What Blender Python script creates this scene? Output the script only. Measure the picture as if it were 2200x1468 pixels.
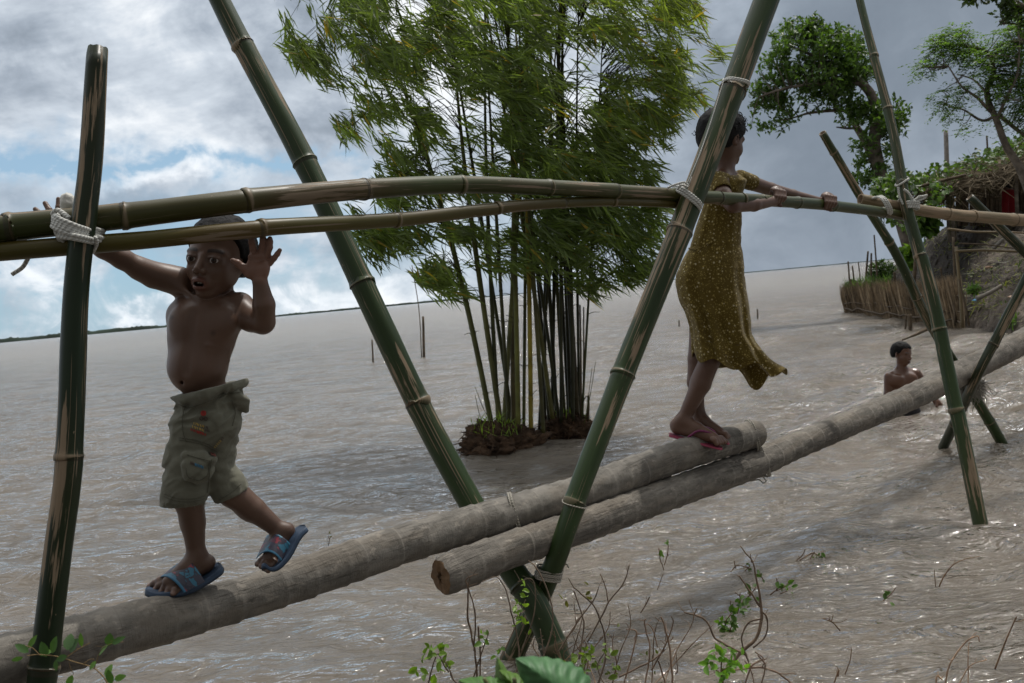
import bpy, math, random
import numpy as np
from mathutils import Vector

for _o in list(bpy.data.objects):
    bpy.data.objects.remove(_o)
scene = bpy.context.scene
COL = scene.collection
rng = np.random.default_rng(7)
random.seed(7)

# ------------------------------------------------------------------ camera
FPX = 2200 * 35.0 / 36.0
CAMZ = 1.31
PITCH = math.atan(100.6 / FPX)
ROLL = math.radians(5.3)
_f = np.array([0, math.cos(PITCH), -math.sin(PITCH)])
_r0 = np.array([1.0, 0, 0])
_u0 = np.array([0, math.sin(PITCH), math.cos(PITCH)])
CR = _r0 * math.cos(ROLL) - _u0 * math.sin(ROLL)
CU = _u0 * math.cos(ROLL) + _r0 * math.sin(ROLL)
CF = _f
CO = np.array([0, 0, CAMZ])
cam_d = bpy.data.cameras.new('camera')
cam = bpy.data.objects.new('camera', cam_d)
COL.objects.link(cam)
from mathutils import Matrix
cam.matrix_world = Matrix(((CR[0], CU[0], -CF[0], 0), (CR[1], CU[1], -CF[1], 0), (CR[2], CU[2], -CF[2], CAMZ), (0, 0, 0, 1)))
cam_d.sensor_width = 36
cam_d.lens = 35
cam_d.clip_start = 0.05
cam_d.clip_end = 12000
scene.camera = cam
cam_d.dof.use_dof = True
cam_d.dof.focus_distance = 3.1
cam_d.dof.aperture_fstop = 11.0


def P(px, py, d):
    return CO + CR * ((px - 1100) / FPX * d) + CU * (-(py - 734) / FPX * d) + CF * d


def W(px, py, z=0.0):
    v = CR * ((px - 1100) / FPX) + CU * (-(py - 734) / FPX) + CF
    return CO + v * ((z - CAMZ) / v[2])


def DEP(p):
    return float(np.dot(np.asarray(p) - CO, CF))


# ------------------------------------------------------------------ nodes helper
class NT:
    def __init__(s, tree):
        s.t = tree
        s.n = tree.nodes
        s.l = tree.links

    def set(s, sock, v):
        if isinstance(v, bpy.types.NodeSocket):
            s.l.new(v, sock)
        elif isinstance(v, (tuple, list)) and len(v) == 3 and sock.type == 'RGBA':
            sock.default_value = (*v, 1)
        else:
            sock.default_value = v

    def math(s, op, a, b=0.0, c=None, clamp=False):
        n = s.n.new('ShaderNodeMath')
        n.operation = op
        n.use_clamp = clamp
        s.set(n.inputs[0], a)
        s.set(n.inputs[1], b)
        if c is not None:
            s.set(n.inputs[2], c)
        return n.outputs[0]

    def vmath(s, op, a, b=(0, 0, 0), out=0):
        n = s.n.new('ShaderNodeVectorMath')
        n.operation = op
        s.set(n.inputs[0], a)
        s.set(n.inputs[1], b)
        return n.outputs[out]

    def mix(s, f, a, b, blend='MIX'):
        n = s.n.new('ShaderNodeMix')
        n.data_type = 'RGBA'
        n.blend_type = blend
        s.set(n.inputs[0], f)
        s.set(n.inputs[6], a)
        s.set(n.inputs[7], b)
        return n.outputs[2]

    def noise(s, vec, scale=5.0, detail=4.0, rough=0.55, dist=0.0, out=0):
        n = s.n.new('ShaderNodeTexNoise')
        s.set(n.inputs['Vector'], vec)
        n.inputs['Scale'].default_value = scale
        n.inputs['Detail'].default_value = detail
        n.inputs['Roughness'].default_value = rough
        n.inputs['Distortion'].default_value = dist
        return n.outputs[out]

    def voro(s, vec, scale=5.0, feature='F1', out='Distance'):
        n = s.n.new('ShaderNodeTexVoronoi')
        n.feature = feature
        s.set(n.inputs['Vector'], vec)
        n.inputs['Scale'].default_value = scale
        return n.outputs[out]

    def ramp(s, fac, stops, interp='LINEAR'):
        n = s.n.new('ShaderNodeValToRGB')
        s.set(n.inputs[0], fac)
        cr = n.color_ramp
        cr.interpolation = interp
        while len(cr.elements) > 1:
            cr.elements.remove(cr.elements[-1])
        for i, (p, c) in enumerate(stops):
            e = cr.elements[0] if i == 0 else cr.elements.new(p)
            e.position = p
            if not isinstance(c, (tuple, list)):
                c = (c, c, c)
            e.color = (*c, 1)
        return n.outputs[0]

    def step(s, v, a, b):
        n = s.n.new('ShaderNodeMapRange')
        n.interpolation_type = 'SMOOTHSTEP'
        s.set(n.inputs[0], v)
        n.inputs[1].default_value = a
        n.inputs[2].default_value = b
        return n.outputs[0]

    def attr(s, name, out='Vector'):
        n = s.n.new('ShaderNodeAttribute')
        n.attribute_name = name
        return n.outputs[out]

    def scale(s, v, sc):
        n = s.n.new('ShaderNodeMapping')
        s.set(n.inputs['Vector'], v)
        n.inputs['Scale'].default_value = sc
        return n.outputs[0]

    def sep(s, v):
        n = s.n.new('ShaderNodeSeparateXYZ')
        s.set(n.inputs[0], v)
        return n.outputs

    def comb(s, x, y, z):
        n = s.n.new('ShaderNodeCombineXYZ')
        s.set(n.inputs[0], x)
        s.set(n.inputs[1], y)
        s.set(n.inputs[2], z)
        return n.outputs[0]

    def bump(s, h, strength=0.3, dist=0.01, normal=None):
        n = s.n.new('ShaderNodeBump')
        n.inputs['Strength'].default_value = strength
        n.inputs['Distance'].default_value = dist
        s.set(n.inputs['Height'], h)
        if normal is not None:
            s.set(n.inputs['Normal'], normal)
        return n.outputs[0]


def new_mat(name):
    m = bpy.data.materials.new(name)
    m.use_nodes = True
    nt = NT(m.node_tree)
    b = m.node_tree.nodes['Principled BSDF']
    return m, nt, b


def objrand(nt):
    n = nt.n.new('ShaderNodeObjectInfo')
    return n.outputs['Random']


def texco(nt, which='Object'):
    n = nt.n.new('ShaderNodeTexCoord')
    return n.outputs[which]


# ------------------------------------------------------------------ world: cloudy daylight sky
SUN_EL = math.radians(67)
SUN_AZ = math.radians(45)   # clockwise from +Y (view direction), positive = right
world = bpy.data.worlds.new('World')
scene.world = world
world.use_nodes = True
wn = NT(world.node_tree)
for n in list(wn.n):
    wn.n.remove(n)


def pix_ang(px, py):
    v = CR * ((px - 1100) / FPX) + CU * (-(py - 734) / FPX) + CF
    v = v / np.linalg.norm(v)
    return math.atan2(v[0], v[1]), math.asin(v[2])


def build_world():
    g = texco(wn, 'Generated')
    x, y, z = wn.sep(g)[0:3]
    az = wn.math('ARCTAN2', x, y)
    el = wn.math('ARCSINE', z)
    co = wn.comb(az, wn.math('MULTIPLY', el, 1.35), wn.math('MULTIPLY', y, 0.35))
    warp = wn.noise(co, 5.0, 5.0, 0.6, 0.0, out=1)
    wv = wn.vmath('SUBTRACT', warp, (0.5, 0.5, 0.5))
    wx, wy, _ = wn.sep(wv)[0:3]
    fine = wn.noise(co, 17.0, 6.0, 0.62, 0.0, out=1)
    fx, fy, _ = wn.sep(wn.vmath('SUBTRACT', fine, (0.5, 0.5, 0.5)))[0:3]
    az2 = wn.math('ADD', wn.math('MULTIPLY_ADD', wx, 0.30, az), wn.math('MULTIPLY', fx, 0.09))
    el2 = wn.math('ADD', wn.math('MULTIPLY_ADD', wy, 0.16, el), wn.math('MULTIPLY', fy, 0.07))

    def blob(px, py, sx, sy):
        a0, e0 = pix_ang(px, py)
        ax = wn.math('DIVIDE', wn.math('SUBTRACT', az2, a0), sx / FPX)
        ey = wn.math('DIVIDE', wn.math('SUBTRACT', el2, e0), sy / FPX)
        r2 = wn.math('ADD', wn.math('MULTIPLY', ax, ax), wn.math('MULTIPLY', ey, ey))
        return wn.math('EXPONENT', wn.math('MULTIPLY', r2, -1.0))

    def total(lst, start):
        acc = start
        for (px, py, sx, sy, am) in lst:
            acc = wn.math('MULTIPLY_ADD', blob(px, py, sx, sy), am, acc)
        return acc
    n1 = wn.noise(co, 4.2, 9.0, 0.58, 0.6)
    n2 = wn.noise(wn.vmath('ADD', co, (3.1, 7.7, 1.3)), 11.0, 7.0, 0.6, 0.5)
    base = wn.math('MULTIPLY_ADD', wn.math('SUBTRACT', n1, 0.5), 1.7, 0.62)
    base = wn.math('MULTIPLY_ADD', wn.math('SUBTRACT', n2, 0.5), 0.9, base)
    L = total([
        (330, 30, 190, 60, .30), (240, 200, 260, 80, .22), (480, 300, 300, 55, .28), (900, 60, 160, 120, .25),
        (1000, 300, 200, 200, .12),
        (900, 600, 200, 40, .15), (330, 395, 200, 25, .25), (800, 420, 200, 80, .2),
        (690, 255, 130, 75, -.42), (70, 70, 200, 90, -.26), (620, 70, 140, 60, -.20), (60, 250, 90, 70, -.12),
        (120, 500, 220, 40, -.05), (1480, 130, 140, 130, -.12),
    ], base)
    # darker overcast towards the right of the view
    right = wn.step(az2, pix_ang(1250, 300)[0], pix_ang(1650, 300)[0])
    rl = wn.math('MULTIPLY_ADD', wn.math('ADD', wn.math('SUBTRACT', n1, 0.5), wn.math('MULTIPLY', wn.math('SUBTRACT', n2, 0.5), 0.5)), 0.62, 0.24)
    rl = wn.math('ADD', rl, wn.math('MULTIPLY', wn.step(el2, 0.20, 0.0), 0.14))
    L = wn.mix(right, L, rl)
    Lc = wn.math('MULTIPLY', L, 1.0, clamp=True)
    cloud = wn.ramp(Lc, [(0.0, (.122, .150, .188)), (0.25, (.175, .210, .255)), (0.5, (.30, .345, .405)), (0.75, (.48, .53, .59)), (1.0, (.74, .765, .79))])
    # clear blue gaps
    sky = wn.n.new('ShaderNodeTexSky')
    sky.sky_type = 'NISHITA'
    sky.sun_disc = False
    sky.sun_elevation = SUN_EL
    sky.sun_rotation = SUN_AZ
    sky.air_density = 1.0
    sky.dust_density = 0.4
    sky.ozone_density = 2.0
    skyc = wn.mix(0.80, wn.mix(1.0, wn.vmath('SCALE', sky.outputs[0]), (0.62, 0.86, 1.0), 'MULTIPLY'), (.27, .385, .49))
    vs = skyc.node.inputs[6].links[0].from_node.inputs[6].links[0].from_node
    vs.inputs['Scale'].default_value = 0.105
    gap = total([(90, 375, 240, 44, 1.1), (380, 372, 220, 32, .85), (640, 342, 170, 24, .9), (330, 560, 600, 70, .85), (100, 670, 520, 60, .9), (450, 470, 220, 40, .35), (760, 480, 160, 60, .35)], 0.0)
    n3 = wn.noise(wn.vmath('ADD', co, (9.1, 2.7, 5.3)), 16.0, 7.0, 0.62, 0.8)
    gap = wn.math('MULTIPLY', gap, wn.step(wn.math('MULTIPLY_ADD', n3, .5, wn.math('MULTIPLY', n2, .5)), 0.66, 0.44), clamp=True)
    gap = wn.math('MULTIPLY', gap, wn.math('SUBTRACT', 1.0, right))
    col = wn.mix(gap, cloud, skyc)
    cum = total([(650, 622, 120, 24, 1.0), (80, 606, 90, 34, .95), (300, 655, 120, 20, .6), (860, 605, 60, 22, .8), (30, 690, 60, 18, .6), (470, 640, 90, 16, .5), (380, 405, 150, 18, .55), (330, 655, 40, 16, .5)], 0.0)
    cum = wn.math('MULTIPLY', cum, wn.step(n3, 0.36, 0.58), clamp=True)
    col = wn.mix(wn.math('MULTIPLY', cum, 0.8), col, wn.ramp(n3, [(0.3, (.40, .45, .52)), (0.62, (.80, .83, .86))]))
    # thin overcast overhead, brightened to reflect in the ripples
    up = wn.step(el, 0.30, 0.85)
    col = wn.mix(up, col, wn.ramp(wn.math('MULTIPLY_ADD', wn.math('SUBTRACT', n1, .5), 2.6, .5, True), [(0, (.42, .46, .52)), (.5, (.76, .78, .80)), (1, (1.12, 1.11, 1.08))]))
    # glow added round the sun for highlights on ripples, poles and shoulders
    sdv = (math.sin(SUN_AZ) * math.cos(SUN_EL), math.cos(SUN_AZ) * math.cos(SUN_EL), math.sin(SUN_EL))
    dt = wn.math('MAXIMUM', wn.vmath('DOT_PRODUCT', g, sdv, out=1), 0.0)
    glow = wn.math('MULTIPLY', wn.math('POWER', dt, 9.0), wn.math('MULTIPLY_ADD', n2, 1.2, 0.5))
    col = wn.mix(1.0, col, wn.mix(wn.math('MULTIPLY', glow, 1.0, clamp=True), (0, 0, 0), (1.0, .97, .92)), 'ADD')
    back = wn.step(y, 0.15, -0.6)  # world dimmed behind the viewer, standing for unseen trees and bank
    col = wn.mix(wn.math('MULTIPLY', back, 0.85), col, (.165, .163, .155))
    # below the horizon
    low = wn.step(z, -0.004, -0.03)
    col = wn.mix(low, col, (.18, .17, .15))
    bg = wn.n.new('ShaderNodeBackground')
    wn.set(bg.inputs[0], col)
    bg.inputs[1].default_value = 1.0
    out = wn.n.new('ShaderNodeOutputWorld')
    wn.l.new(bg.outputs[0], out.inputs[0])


build_world()

sun_d = bpy.data.lights.new('sun', 'SUN')
sun_d.energy = 1.7
sun_d.angle = math.radians(0.6)
sun_d.color = (1.0, 0.955, 0.89)
sun = bpy.data.objects.new('sun', sun_d)
COL.objects.link(sun)
_sd = Vector((math.sin(SUN_AZ) * math.cos(SUN_EL), math.cos(SUN_AZ) * math.cos(SUN_EL), math.sin(SUN_EL)))
sun.rotation_euler = _sd.to_track_quat('Z', 'Y').to_euler()
sun.location = (0, 0, 30)

scene.view_settings.view_transform = 'Standard'
scene.view_settings.look = 'None'
scene.view_settings.exposure = 0.42
scene.view_settings.gamma = 1.0
scene.render.engine = 'CYCLES'
scene.cycles.max_bounces = 6
scene.cycles.diffuse_bounces = 3
scene.cycles.glossy_bounces = 3
scene.cycles.transparent_max_bounces = 6
scene.cycles.transmission_bounces = 3
scene.cycles.sample_clamp_direct = 0
scene.cycles.sample_clamp_indirect = 4
scene.cycles.use_denoising = True


# ------------------------------------------------------------------ mesh builder
def tag(o, label=None, cat=None, group=None, kind=None):
    if label:
        o['label'] = label
    if cat:
        o['category'] = cat
    if group:
        o['group'] = group
    if kind:
        o['kind'] = kind
    return o


def empty(name, loc, label=None, cat=None, group=None):
    o = bpy.data.objects.new(name, None)
    o.location = tuple(loc)
    o.empty_display_size = 0.05
    COL.objects.link(o)
    o['_base'] = list(map(float, loc))
    return tag(o, label, cat, group)


def base_of(o):
    return np.array(o['_base']) if '_base' in o.keys() else np.zeros(3)


def link_mesh(name, me, mats, parent=None, base=None, smooth=True):
    o = bpy.data.objects.new(name, me)
    for m in (mats if isinstance(mats, (list, tuple)) else [mats]):
        me.materials.append(m)
    COL.objects.link(o)
    if parent is not None:
        o.parent = parent
        o['_base'] = list(map(float, base_of(parent)))
    else:
        o.location = tuple(base)
        o['_base'] = list(map(float, base))
    if smooth:
        me.polygons.foreach_set('use_smooth', np.ones(len(me.polygons), bool))
    return o


class MB:
    def __init__(s):
        s.v = []
        s.f = []
        s.tc = []
        s.col = []
        s.mi = []
        s.n = 0

    def add(s, v, f, tc=None, col=None, mi=0):
        v = np.asarray(v, float).reshape(-1, 3)
        k = len(v)
        s.v.append(v)
        o = s.n
        s.f.extend([tuple(int(i) + o for i in q) for q in f])
        s.mi.extend([mi] * len(f))
        s.tc.append(np.zeros((k, 3)) if tc is None else np.asarray(tc, float))
        if col is None:
            c = np.ones((k, 3))
        else:
            c = np.asarray(col, float)
            if c.ndim == 1:
                c = np.tile(c, (k, 1))
        s.col.append(c)
        s.n += k

    def build(s, name, mats, parent=None, base=None, smooth=True):
        v = np.concatenate(s.v)
        if parent is not None:
            b = base_of(parent)
        elif base is None:
            b = np.array([v[:, 0].mean(), v[:, 1].mean(), v[:, 2].min()])
        else:
            b = np.asarray(base, float)
        me = bpy.data.meshes.new(name)
        me.from_pydata((v - b).tolist(), [], s.f)
        a = me.attributes.new('tc', 'FLOAT_VECTOR', 'POINT')
        a.data.foreach_set('vector', np.concatenate(s.tc).astype(np.float32).ravel())
        a = me.attributes.new('tint', 'FLOAT_COLOR', 'POINT')
        c = np.concatenate(s.col)
        a.data.foreach_set('color', np.hstack([c, np.ones((len(c), 1))]).astype(np.float32).ravel())
        if any(s.mi):
            me.polygons.foreach_set('material_index', np.array(s.mi, np.int32))
        me.update()
        return link_mesh(name, me, mats, parent, b, smooth)


def catmull(pts, n):
    pts = np.asarray(pts, float)
    if len(pts) == 2:
        t = np.linspace(0, 1, n)[:, None]
        return pts[0] * (1 - t) + pts[1] * t
    p = np.vstack([2 * pts[0] - pts[1], pts, 2 * pts[-1] - pts[-2]])
    m = len(pts) - 1
    tt = np.linspace(0, m, n)
    i = np.minimum(tt.astype(int), m - 1)
    t = (tt - i)[:, None]
    p0, p1, p2, p3 = p[i], p[i + 1], p[i + 2], p[i + 3]
    return 0.5 * ((2 * p1) + (-p0 + p2) * t + (2 * p0 - 5 * p1 + 4 * p2 - p3) * t * t + (-p0 + 3 * p1 - 3 * p2 + p3) * t ** 3)


def arclen(p):
    return np.concatenate([[0], np.cumsum(np.linalg.norm(np.diff(p, axis=0), axis=1))])


def frames(p):
    t = np.gradient(p, axis=0)
    t /= np.linalg.norm(t, axis=1)[:, None] + 1e-12
    up = np.array([0, 0, 1.0]) if abs(t[0][2]) < 0.9 else np.array([0, 1.0, 0])
    n = np.cross(t[0], up)
    n /= np.linalg.norm(n)
    N = [n]
    for i in range(1, len(p)):
        n = N[-1] - t[i] * np.dot(N[-1], t[i])
        n /= np.linalg.norm(n) + 1e-12
        N.append(n)
    N = np.array(N)
    return t, N, np.cross(t, N)


def ring_tube(mb, p, r, sides=12, cap=True, hollow=(False, False), col=None, rough=0.0, nodeflag=None, mi=0, twist=0.0, notch=None):
    """tube along the points p with one radius per point; tc = (cos*R, sin*R, length)"""
    p = np.asarray(p, float)
    r = np.broadcast_to(np.asarray(r, float), (len(p),)).copy()
    s = arclen(p)
    t, N, B = frames(p)
    th = np.linspace(0, 2 * np.pi, sides, endpoint=False)
    c, sn = np.cos(th), np.sin(th)
    R = float(r.max())
    rr = r[:, None] * np.ones(sides)[None, :]
    if rough > 0:
        nz = vnoise(np.stack([np.broadcast_to(c * 2.2, rr.shape), np.broadcast_to(sn * 2.2, rr.shape), np.broadcast_to((s / R * 0.35)[:, None], rr.shape)], -1) + 17.3 * (1 + R * 991 % 7))
        rr = rr * (1 + rough * (nz - 0.5))
    ring = p[:, None, :] + N[:, None, :] * (rr * c)[..., None] + B[:, None, :] * (rr * sn)[..., None]
    if notch is not None:
        amp = notch(th)
        ring[-1] += t[-1] * amp[:, None]
        ring[-2] += t[-1] * amp[:, None] * 0.5
    tc = np.stack([np.broadcast_to(c * R, rr.shape), np.broadcast_to(sn * R, rr.shape), np.broadcast_to(s[:, None], rr.shape)], -1)
    n = len(p)
    V = [ring.reshape(-1, 3)]
    T = [tc.reshape(-1, 3)]
    F = []
    j = np.arange(sides)
    j2 = (j + 1) % sides
    for i in range(n - 1):
        a = i * sides
        F.extend(np.stack([a + j, a + j2, a + sides + j2, a + sides + j], 1).tolist())
    cnt = n * sides
    cc = np.ones((cnt, 3))
    if nodeflag is not None:
        cc[:, 0] = np.repeat(nodeflag, sides)
    if col is not None:
        cc[:] = col
    C = [cc]
    for end in (0, 1):
        e0 = 0 if end == 0 else (n - 1) * sides
        d = -t[0] if end == 0 else t[-1]
        ctr = p[0] if end == 0 else p[-1]
        er = ring[0] if end == 0 else ring[-1]
        prev = e0
        if hollow[end]:
            for (fr, back) in ((0.78, 0.0), (0.74, 0.10)):
                v = ctr + (er - ctr) * fr - d * back
                V.append(v)
                T.append(tc[0 if end == 0 else -1])
                C.append(np.tile([[3.0, 1, 1]], (sides, 1)) if back == 0 else np.tile([[2.5, 1, 1]], (sides, 1)))
                q = np.stack([prev + j, prev + j2, cnt + j2, cnt + j], 1)
                F.extend((q if end == 1 else q[:, ::-1]).tolist())
                prev = cnt
                cnt += sides
        if cap:
            q = list(prev + j)
            F.append(q if end == 1 else q[::-1])
    mb.add(np.concatenate(V), F, np.concatenate(T), np.concatenate(C), mi)


def tube(mb, pts, rad, n=24, sides=8, **kw):
    """simple smooth tube through control points"""
    p = catmull(pts, n)
    rad = np.atleast_1d(np.asarray(rad, float))
    r = np.interp(np.linspace(0, 1, n), np.linspace(0, 1, len(rad)), rad)
    ring_tube(mb, p, r, sides, **kw)


def _h(i, j, k):
    h = (i * 374761393 + j * 668265263 + k * 1274126177) & 0x7fffffff
    h = ((h ^ (h >> 13)) * 1103515245) & 0x7fffffff
    return ((h ^ (h >> 16)) & 0xffff) / 65535.0


def vnoise(p):
    p = np.asarray(p, float)
    i = np.floor(p).astype(np.int64)
    f = p - i
    f = f * f * (3 - 2 * f)
    x, y, z = i[..., 0], i[..., 1], i[..., 2]
    u, v, w = f[..., 0], f[..., 1], f[..., 2]
    def L(a, b, t): return a + (b - a) * t
    return L(L(L(_h(x, y, z), _h(x + 1, y, z), u), L(_h(x, y + 1, z), _h(x + 1, y + 1, z), u), v),
             L(L(_h(x, y, z + 1), _h(x + 1, y, z + 1), u), L(_h(x, y + 1, z + 1), _h(x + 1, y + 1, z + 1), u), v), w)


def fbm(p, o=4):
    a, s, t = 0.5, 0.0, 0.0
    p = np.asarray(p, float)
    for _ in range(o):
        s = s + a * vnoise(p)
        t += a
        a *= 0.5
        p = p * 2.03 + 5.1
    return s / t
# ------------------------------------------------------------------ materials
def mat_bamboo(name, green=(.026, .038, .013), tan=(.30, .222, .145), peel=0.5, gloss=0.32, brown=(.11, .078, .032), brownamt=0.35):
    m, nt, b = new_mat(name)
    tc = nt.attr('tc')
    rnd = objrand(nt)
    off = nt.comb(nt.math('MULTIPLY', rnd, 13.0), nt.math('MULTIPLY', rnd, 7.0), nt.math('MULTIPLY', rnd, 31.0))
    v = nt.vmath('ADD', tc, off)
    streak = nt.noise(nt.scale(v, (55, 55, 2.6)), 1.0, 6.0, 0.6, 0.25)
    patch = nt.noise(nt.scale(v, (17, 17, 3.0)), 1.0, 4.0, 0.55, 0.4)
    area = nt.noise(nt.scale(v, (4, 4, 1.3)), 1.0, 2.0, 0.5)
    f = nt.math('ADD', nt.math('MULTIPLY', streak, 0.62), nt.math('MULTIPLY', patch, 0.38))
    f = nt.math('ADD', f, nt.math('MULTIPLY', nt.math('SUBTRACT', area, 0.5), 0.55))
    mask = nt.step(f, 0.655 - 0.17 * peel, 0.685 - 0.17 * peel)
    lines = nt.noise(nt.scale(nt.vmath('ADD', v, (4.1, 2.2, 8.7)), (150, 150, 1.6)), 1.0, 3.0, 0.5, 0.1)
    lines = nt.math('MULTIPLY', nt.step(lines, 0.64 - 0.05 * peel, 0.67 - 0.05 * peel), nt.step(nt.noise(nt.scale(v, (10, 10, 2.0)), 1.0, 3.0, 0.6), 0.46, 0.56))
    mask = nt.math('MAXIMUM', mask, nt.math('MULTIPLY', lines, 0.85))
    tone = nt.noise(nt.scale(v, (9, 9, 1.1)), 1.0, 4.0, 0.6)
    fine = nt.noise(nt.scale(v, (140, 140, 9)), 1.0, 3.0, 0.6)
    g = nt.mix(nt.step(tone, 0.35, 0.72), green, tuple(c * 1.9 for c in green))
    g = nt.mix(nt.math('MULTIPLY', nt.step(area, 0.45, 0.75), brownamt), g, brown)
    g = nt.mix(nt.math('MULTIPLY', fine, 0.35), g, tuple(c * 0.45 for c in green))
    tt = nt.mix(nt.noise(nt.scale(v, (90, 90, 6)), 1.0, 4.0, 0.65), tuple(c * 0.62 for c in tan), tan)
    col = nt.mix(mask, g, tt)
    speck = nt.step(nt.noise(nt.scale(v, (70, 70, 45)), 1.0, 2.0, 0.5), 0.74, 0.78)
    col = nt.mix(nt.math('MULTIPLY', speck, 0.7), col, tuple(c * 0.9 for c in tan))
    nd = nt.sep(nt.attr('tint', 'Color'))[0]
    node = nt.step(nd, 1.25, 1.85)
    col = nt.mix(nt.math('MULTIPLY', nt.math('MULTIPLY', node, nt.step(area, 0.2, 0.6)), 0.7), col, tuple(c * 0.85 for c in tan))
    scar = nt.step(nd, 0.75, 0.35)
    col = nt.mix(nt.math('MULTIPLY', scar, 0.7), col, (.03, .025, .016))
    hol = nt.step(nd, 2.2, 2.4)
    col = nt.mix(hol, col, (.20, .14, .085))
    nt.set(b.inputs['Base Color'], col)
    ro = nt.math('MULTIPLY_ADD', nt.math('MULTIPLY_ADD', tone, .6, nt.math('MULTIPLY', fine, .5)), 0.34, gloss - 0.14)
    nt.set(b.inputs['Roughness'], nt.math('ADD', ro, nt.math('MULTIPLY', mask, 0.3)))
    b.inputs['Specular IOR Level'].default_value = 0.32
    h = nt.math('SUBTRACT', nt.math('MULTIPLY', fine, 0.25), nt.math('MULTIPLY', mask, 0.5))
    nt.set(b.inputs['Normal'], nt.bump(h, 0.35, 0.002))
    return m


M_BAM = mat_bamboo('bamboo_green', green=(.021, .036, .012), peel=0.42, brownamt=0.2)
M_BAM2 = mat_bamboo('bamboo_peeled', green=(.020, .036, .011), peel=0.60, brownamt=0.22)
M_BAM_DARK = mat_bamboo('bamboo_dark_green', green=(.008, .017, .006), peel=0.46, brownamt=0.25)
M_RAIL = mat_bamboo('bamboo_rail', green=(.027, .037, .007), peel=0.30, gloss=0.34, brown=(.085, .050, .020), brownamt=0.75, tan=(.24, .18, .12))
M_RAIL2 = mat_bamboo('bamboo_rail_olive', green=(.048, .041, .006), peel=0.16, gloss=0.34, brown=(.12, .062, .022), brownamt=0.6, tan=(.24, .18, .12))
M_TAN = mat_bamboo('bamboo_dry', green=(.13, .10, .055), peel=0.5, gloss=0.5, brown=(.16, .11, .06))


def mat_trunk(name, base=(.225, .208, .182), dark=(.085, .077, .067), rings=True):
    m, nt, b = new_mat(name)
    tc = nt.attr('tc')
    s = nt.sep(tc)[2]
    n1 = nt.noise(nt.scale(tc, (16, 16, 9)), 1.0, 6.0, 0.62)
    n2 = nt.noise(nt.scale(tc, (60, 60, 60)), 1.0, 5.0, 0.65)
    n3 = nt.noise(nt.scale(tc, (5, 5, 3.5)), 1.0, 4.0, 0.6)
    fib = nt.noise(nt.scale(tc, (30, 30, 260)), 1.0, 3.0, 0.6, 0.3)
    col = nt.mix(nt.step(n1, 0.36, 0.66), tuple(c * 0.60 for c in base), base)
    col = nt.mix(nt.math('MULTIPLY', nt.step(n3, 0.46, 0.70), 0.55), col, dark)
    col = nt.mix(nt.math('MULTIPLY', nt.step(n2, 0.56, 0.70), 0.42), col, (.05, .042, .034))
    col = nt.mix(nt.math('MULTIPLY', nt.step(nt.noise(nt.scale(tc, (24, 24, 16)), 1.0, 5.0, 0.7), 0.58, 0.64), 0.4), col, (.36, .32, .27))
    mud = nt.step(nt.noise(nt.scale(nt.vmath('ADD', tc, (3, 5, 9)), (7, 7, 3)), 1.0, 5.0, 0.6), 0.50, 0.62)
    col = nt.mix(nt.math('MULTIPLY', mud, 0.18), col, (.20, .15, .10))
    crack = nt.noise(nt.scale(tc, (42, 42, 2.2)), 1.0, 4.0, 0.6, 0.4)
    crack = nt.math('MULTIPLY', nt.step(nt.math('ABSOLUTE', nt.math('SUBTRACT', crack, 0.5)), 0.016, 0.004), nt.step(n3, 0.44, 0.56))
    col = nt.mix(nt.math('MULTIPLY', crack, 0.32), col, (.045, .038, .03))
    nd = nt.sep(nt.attr('tint', 'Color'))[0]
    col = nt.mix(nt.math('MULTIPLY', nt.math('MULTIPLY', nt.step(nd, 1.2, 2.0), nt.step(n3, .25, .55)), 0.55), col, (.31, .28, .24))
    col = nt.mix(nt.math('MULTIPLY', nt.step(nd, 0.8, 0.3), 0.65), col, (.06, .05, .04))
    cut = nt.step(nd, 2.6, 2.9)
    col = nt.mix(cut, col, nt.mix(n2, (.24, .15, .085), (.12, .075, .04)))
    nt.set(b.inputs['Base Color'], col)
    b.inputs['Roughness'].default_value = 0.85
    b.inputs['Specular IOR Level'].default_value = 0.25
    h = nt.math('ADD', nt.math('MULTIPLY', n2, 0.6), nt.math('MULTIPLY', n1, 0.8))
    h = nt.math('SUBTRACT', nt.math('ADD', h, nt.math('MULTIPLY', fib, 0.35)), nt.math('MULTIPLY', crack, 0.35))
    nt.set(b.inputs['Normal'], nt.bump(h, 0.8, 0.006))
    return m


M_TRUNK = mat_trunk('palm_trunk')
M_TRUNK2 = mat_trunk('palm_trunk_weathered', base=(.205, .186, .160), dark=(.06, .052, .045))


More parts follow.
